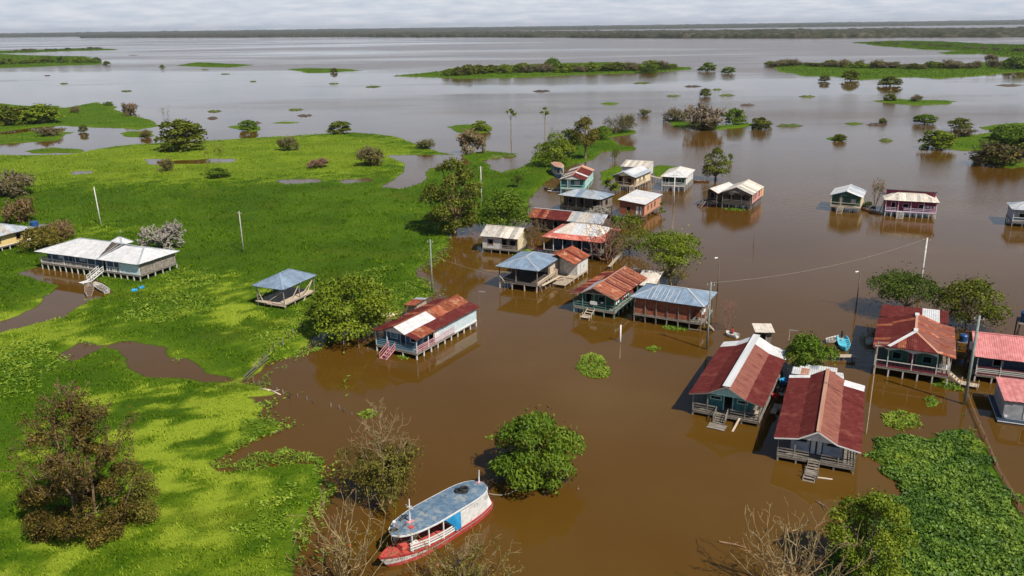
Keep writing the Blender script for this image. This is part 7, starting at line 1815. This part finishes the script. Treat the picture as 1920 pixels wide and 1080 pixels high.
pole('tall green grey pole between the brick red house and the teal house', (26.29,102.74), 9.55, 'pole_green', .16, .11)
pole('dark thin street lamp pole behind the blue hipped roof', (33.74,127.39), 5.64, 'pole_wood', .10, .07, lamp=True, arm=False, name='lamp_pole')
pole('dark thin street lamp pole alone in the open water', (52.98,118.63), 5.66, 'pole_wood', .11, .08, lamp=True, arm=False, name='lamp_pole')
pole('white concrete pole rising behind the dark spreading tree', (64.6,122.81), 9.96, 'dirty_white', .17, .12)
pole('thick green grey pole in front of the pink roofed house', (51.83,85.08), 10.81, 'pole_green', .19, .14)
pole('white pole in front of the white hipped house', (40.04,197.43), 7.39, 'dirty_white', .17, .12)
pole('white pole behind the big dark olive tree', (-7.27,199.14), 9.55, 'dirty_white', .15, .10)
pole('leaning dark stake in the water right of the brown canoe', (84.73,184.46), 4.2, 'pole_wood', .10, .06, arm=False, name='mooring_stake', lean=(1.3, .2))
pole('thin stake in the open water below the pink house', (47.8,156.08), 3.4, 'pole_wood', .06, .04, arm=False, name='mooring_stake', lean=(.2, 0))
pole('short white post in the water in front of the green house', (14.98,105.9), 2.5, 'white_paint', .11, .11, arm=False, name='mooring_post')
pole('short dark stake near the right end of the blue house', (-6.86,104.48), .9, 'pole_wood', .06, .05, arm=False, name='mooring_stake')
pole('short stake sticking up beside the blue house verandah', (-10.15,99.17), 4.6, 'pole_wood', .045, .035, arm=False, name='mooring_stake')
pole('thin stake behind the small hut jetty', (18.17,141.43), 2.2, 'wood_pale', .05, .04, arm=False, name='mooring_stake')
def antenna(label, p, h, mat='wood_brown', r0=.045):
    r = root('antenna_mast', label, 'antenna', (p[0], p[1], 0), -25, 'antenna masts')
    V = []; F = []; cyl(V, F, (0, 0, -.8), (0, 0, h), r0, r0 * .7, 6); pymesh('mast', V, F, mat, r)
    bar(r, 'boom', (-.1, 0, h - .05), (1.0, .1, h - .02), .03, .03, 'grey_wall')
    for k in range(5): bar(r, 'element', (.05 + k * .2, -.35 + .03 * k, h - .03), (.05 + k * .2, .4 - .03 * k, h - .03), .02, .02, 'grey_wall')
antenna('bamboo antenna mast at the rear corner of the blue house', (-4.8,113.02), 5.38)
antenna('tall bamboo antenna mast right of the red gable house', (37.79,78.48), 10.5, 'wood_pale', .06)
antenna('antenna mast behind the leaning tree of the teal house', (34.91,96.1), 5.24, 'wood_pale')
antenna('thin antenna mast behind the long pale house', (-80.1,162.61), 3.15, 'wood_grey', .03)
antenna('thin antenna mast at the rear of the green house', (19.41,124.67), 5.11, 'wood_brown')
def wire(label, a, b, sag):
    pts = [Vector(a).lerp(Vector(b), i / 24) - Vector((0, 0, sag * 4 * (i / 24) * (1 - i / 24))) for i in range(25)]
    V, F = tubes(pts[:-1], pts[1:], [.013] * 24, [.013] * 24, 4)
    o = link('power_line', npmesh('power_line', V, F), 'wire_grey'); tag(o, label, 'wire', group='overhead wires')
P4, P7, P3, P2, P8 = (26.29,102.74), (64.6,122.81), (-13.18,128.52), (-53.17,156.69), (51.83,85.08)
wire('overhead wire from the tall pole by the brick house to the far white pole', (*P4, 9.47), (*P7, 9.87), 1.2)
wire('overhead wire between the shore pole and the tall pole by the brick house', (*P3, 6.69), (*P4, 7.25), 2.2)
# plank and post fence on the left shore
fr = root('fence', 'old post and rail fence running down the meadow shore into the water', 'fence')
for i, (q, h_) in enumerate([((-30.35,115.59),1.2),((-30.95,112.43),1.1),((-31.48,109.85),1.1),((-31.79,108.39),1.2),((-31.86,105.75),1.3),((-32.2,105.36),.9),((-32.62,103.63),1.4),((-32.67,102.49),1.1),((-32.99,100.84),1.2),((-33.11,99.75),1.2),((-33.32,99.05),1.1),((-33.45,97.83),1.0),((-33.46,95.79),.9),((-32.25,93.31),1.0),((-31.46,92.65),.8),((-29.38,91.34),.7),((-28.67,90.86),.6),((-27.79,90.23),.6),((-26.7,89),.9),((-25.91,89.42),.4),((-24.6,88.5),.5),((-23.51,87.6),.6),((-21.34,86.55),.5),((-20.17,85.95),.5),((-19.39,85.11),.7),((-18.46,84.4),.3)]):
    bar(fr, 'post', (q[0], q[1], -.5), (q[0] + R_.uniform(-.08, .08), q[1], h_), .10, .10, 'wood_grey' if i % 3 else 'wood_dark')
a, b_ = (-33.67,93.83), (-32.46,100.45)
for dz_ in (.35, .8): bar(fr, 'rail', (a[0], a[1], dz_), (b_[0], b_[1], dz_ + .15), .08, .12, 'wood_grey')
a, b_ = (-31.05,91.7), (-28.03,89.93); lg = root('driftwood_log', 'pale driftwood log lying at the shore beside the fence', 'log', (a[0], a[1], .08), math.degrees(math.atan2(b_[1] - a[1], b_[0] - a[0])))
Lg = math.hypot(b_[0] - a[0], b_[1] - a[1]); V = []; F = []
cyl(V, F, (0, 0, 0), (Lg * .5, .15, .05), .16, .14, 8); cyl(V, F, (Lg * .5, .15, .05), (Lg, -.05, 0), .14, .08, 8); cyl(V, F, (Lg * .6, .12, .05), (Lg * .8, .5, .3), .05, .03, 6); pymesh('log', V, F, 'wood_pale', lg, True)
fr = root('fence', 'sagging wire fence along the right edge of the hyacinth bed', 'fence')
line = [(53.3,87.3),(51.6,82.8),(50.5,79.6),(49.5,76.6),(48.5,73.8),(47.5,71.2),(46.8,68.7),(46.2,66.4),(45.6,64.2),(45.0,62.1)]
for i, q in enumerate(line):
    bar(fr, 'post', (q[0], q[1], -.5), (q[0] + R_.uniform(-.1, .1), q[1] + R_.uniform(-.05, .05), R_.uniform(.5, .8)), .08, .08, 'wood_brown')
    if i:
        o_ = line[i - 1]
        for z_ in (.3, .5): bar(fr, 'wire', (o_[0], o_[1], z_), (q[0], q[1], z_), .04, .04, 'wood_brown')
fr = root('fence', 'few leaning posts between the round tree and the blue house', 'fence')
for q, h_ in [((-23.53,106.05),1.0), ((-23.52,109.98),1.0), ((-21.26,104.98),.6), ((-19.91,104.35),.3), ((-19.64,107.33),.5)]: bar(fr, 'post', (q[0], q[1], -.5), (q[0] + R_.uniform(-.1, .1), q[1], h_), .08, .08, 'wood_grey')
q0, q1 = (-23.53,106.05), (-23.52,109.98); bar(fr, 'rail', (q0[0], q0[1], .8), (q1[0], q1[1], .8), .06, .06, 'wood_grey')
# ================================================================== JETTIES, TANKS, ODDS AND ENDS
def jetty(label, a, b, w, z, mat='wood_pale', n=None, name='jetty', legs=3):
    d = (b[0] - a[0], b[1] - a[1]); L = math.hypot(*d); r = root(name, label, 'jetty', (a[0], a[1], 0), math.degrees(math.atan2(d[1], d[0])))
    k = 4
    for i in range(k): bar(r, 'plank', (0, -w / 2 + w * (i + .5) / k, z + R_.uniform(0, .03)), (L, -w / 2 + w * (i + .5) / k, z + R_.uniform(0, .03)), w / k - .02, .05, mat)
    for i in range(legs):
        x = .2 + (L - .4) * i / (legs - 1)
        for s in (-1, 1): bar(r, 'leg', (x, s * w * .45, -.8), (x, s * w * .45, z - .02), .09, .09, 'wood_grey')
        bar(r, 'crosspiece', (x, -w * .55, z - .08), (x, w * .55, z - .08), .08, .08, 'wood_grey')
jetty('narrow plank jetty between the leaning tree and the dark red house', (41.38,98.58), (44.68,98.47), .9, .55)
jetty('plank walkway between the yellow house and the white hipped house', (39.71,232.23), (42.73,226.95), 1.2, .9)
jetty('long sloping gangway beside the coral roofed hall', (17.47,140.44), (22,152.72), .6, .8, 'wood_pale', legs=4)
def tank(label, p, zb, r_, h_, mat, legs=True, name='water_tank'):
    r = root(name, label, 'tank', (p[0], p[1], 0), -25)
    V = []; F = []; cyl(V, F, (0, 0, zb), (0, 0, zb + h_ * .8), r_, r_ * 1.06, 14); cyl(V, F, (0, 0, zb + h_ * .8), (0, 0, zb + h_ * .95), r_ * 1.1, r_ * .85, 14); cyl(V, F, (0, 0, zb + h_ * .95), (0, 0, zb + h_), r_ * .5, r_ * .45, 10)
    pymesh('tank', V, F, mat, r)
    if legs:
        s = r_ * 1.15
        for a_ in (-1, 1):
            for b__ in (-1, 1): bar(r, 'leg', (a_ * s, b__ * s, -.8), (a_ * s, b__ * s, zb - .1), .16, .16, 'wood_dark')
        for k in range(5): bar(r, 'platform_board', (-s - .1, -s + 2 * s * k / 4, zb - .06), (s + .1, -s + 2 * s * k / 4, zb - .06), .38 * s, .07, 'wood_grey')
        bar(r, 'brace', (-s, -s, .2), (s, -s, zb - .4), .08, .1, 'wood_dark'); bar(r, 'brace', (-s, s, .2), (-s, -s, zb - .4), .08, .1, 'wood_dark')
tank('dark blue water tank on a timber stand at the right edge', (68.69,101.46), 3.9, 1.15, 1.5, 'tank_blue')
tank('white water tank beside the pink roofed house', (57.9,95.35), 2.6, .38, 1.0, 'white_paint')
tank('blue drum behind the white water tank', (60.24,101.56), 1.2, .5, 1.0, 'tank_blue', name='water_drum')
tank('blue tank on a stand behind the yellow house', (-102.09,170.89), 2.6, .8, 1.1, 'tank_blue')
for lb, p, yw in [('blue barrel lying in the grass in front of the long pale house', (-63.8,131.51), 20), ('second blue barrel in the grass, nearer the plank wall', (-63.25,132.96), 60)]:
    r = root('barrel', lb, 'barrel', (p[0], p[1], .35), yw, 'blue barrels in the grass'); V = []; F = []
    cyl(V, F, (-.45, 0, 0), (-.15, 0, 0), .27, .31, 12); cyl(V, F, (-.15, 0, 0), (.15, 0, 0), .31, .31, 12); cyl(V, F, (.15, 0, 0), (.45, 0, 0), .31, .27, 12); pymesh('drum', V, F, 'tarp_blue', r, True)
p = (30.49,86.45); r = root('wash_basin', 'red plastic basin on the side platform of the teal house', 'basin', (p[0], p[1], .62)); V = []; F = []
cyl(V, F, (0, 0, -.1), (0, 0, .25), .32, .45, 14, False); cyl(V, F, (0, 0, -.1), (0, 0, -.09), .32, .32, 14); pymesh('bowl', V, F, 'cloth_red', r, True)
p = (-18.96,118); r = root('upturned_boat', 'upturned cream boat hull beside the round tree', 'boat', (p[0], p[1], .05), 20)
V = []; F = []
rg = []
for i in range(9):
    s = i / 8; b__ = .55 * math.sin(math.pi * s) ** .6 + .02
    rg.append([(s * 2.6 - 1.3, -b__, 0), (s * 2.6 - 1.3, -b__ * .7, .35), (s * 2.6 - 1.3, 0, .5), (s * 2.6 - 1.3, b__ * .7, .35), (s * 2.6 - 1.3, b__, 0)])
V, F = loft(rg); pymesh('hull', V, F, 'cream_wall', r, True)
# mooring rope from the river boat to the dense tree
a, b_ = (*(-2.37,65.97), 1.0), (*(1.82,69.37), .25)
pts = [Vector(a).lerp(Vector(b_), i / 16) - Vector((0, 0, .9 * 4 * (i / 16) * (1 - i / 16) * .8)) for i in range(17)]
pts = [Vector((p_.x, p_.y, max(p_.z, .05))) for p_ in pts]
V, F = tubes(pts[:-1], pts[1:], [.025] * 16, [.025] * 16, 4); tag(link('mooring_rope', npmesh('mooring_rope', V, F), 'dirty_white'), 'pale mooring rope from the river boat to the dense green tree', 'rope')
# drift sticks in the foreground water
for lb, a, b_, r_ in [('dark drift branch in front of the pale leafless tree', (17.34,59.51), (19.44,58.57), .08), ('short floating stick near the wooden steps', (27.75,65.5), (28.34,64.18), .07), ('brown stick left of the olive tree by the hyacinth', (27.99,65.76), (27.99,63.76), .05), ('tiny drifting stump right of the dense tree', (5.94,68.03), (6.14,68.02), .10), ('floating stick at the inlet mouth', (-26.22,80.25), (-25.29,80.72), .05)]:
    o = root('drift_stick', lb, 'stick', (a[0], a[1], .04), math.degrees(math.atan2(b_[1] - a[1], b_[0] - a[0])), 'drifting sticks'); Lg = math.hypot(b_[0] - a[0], b_[1] - a[1]); V = []; F = []
    cyl(V, F, (0, 0, 0), (Lg * .6, .05, .04), r_, r_ * .8, 6); cyl(V, F, (Lg * .6, .05, .04), (Lg, -.04, 0), r_ * .8, r_ * .4, 6); cyl(V, F, (Lg * .5, .04, .03), (Lg * .7, .3, .2), r_ * .4, r_ * .2, 5); pymesh('stick', V, F, 'wood_brown', o)

# ================================================================== HAZE
m, t, b = newmat('haze')
t.nodes.remove(b)
pv = N(t, 'ShaderNodeVolumePrincipled', i_Density=0.00004, i_Anisotropy=0.2)
pv.inputs['Color'].default_value = (0.80, 0.86, 0.95, 1)
t.links.new(pv.outputs[0], t.nodes['Material Output'].inputs['Volume'])
mb = MB(); mb.box(-15000, 15000, -500, 21000, -1.6, 110)
tag(mb.out('haze', 'haze'), 'thin humid haze over the lake and the village', 'haze', kind='stuff')
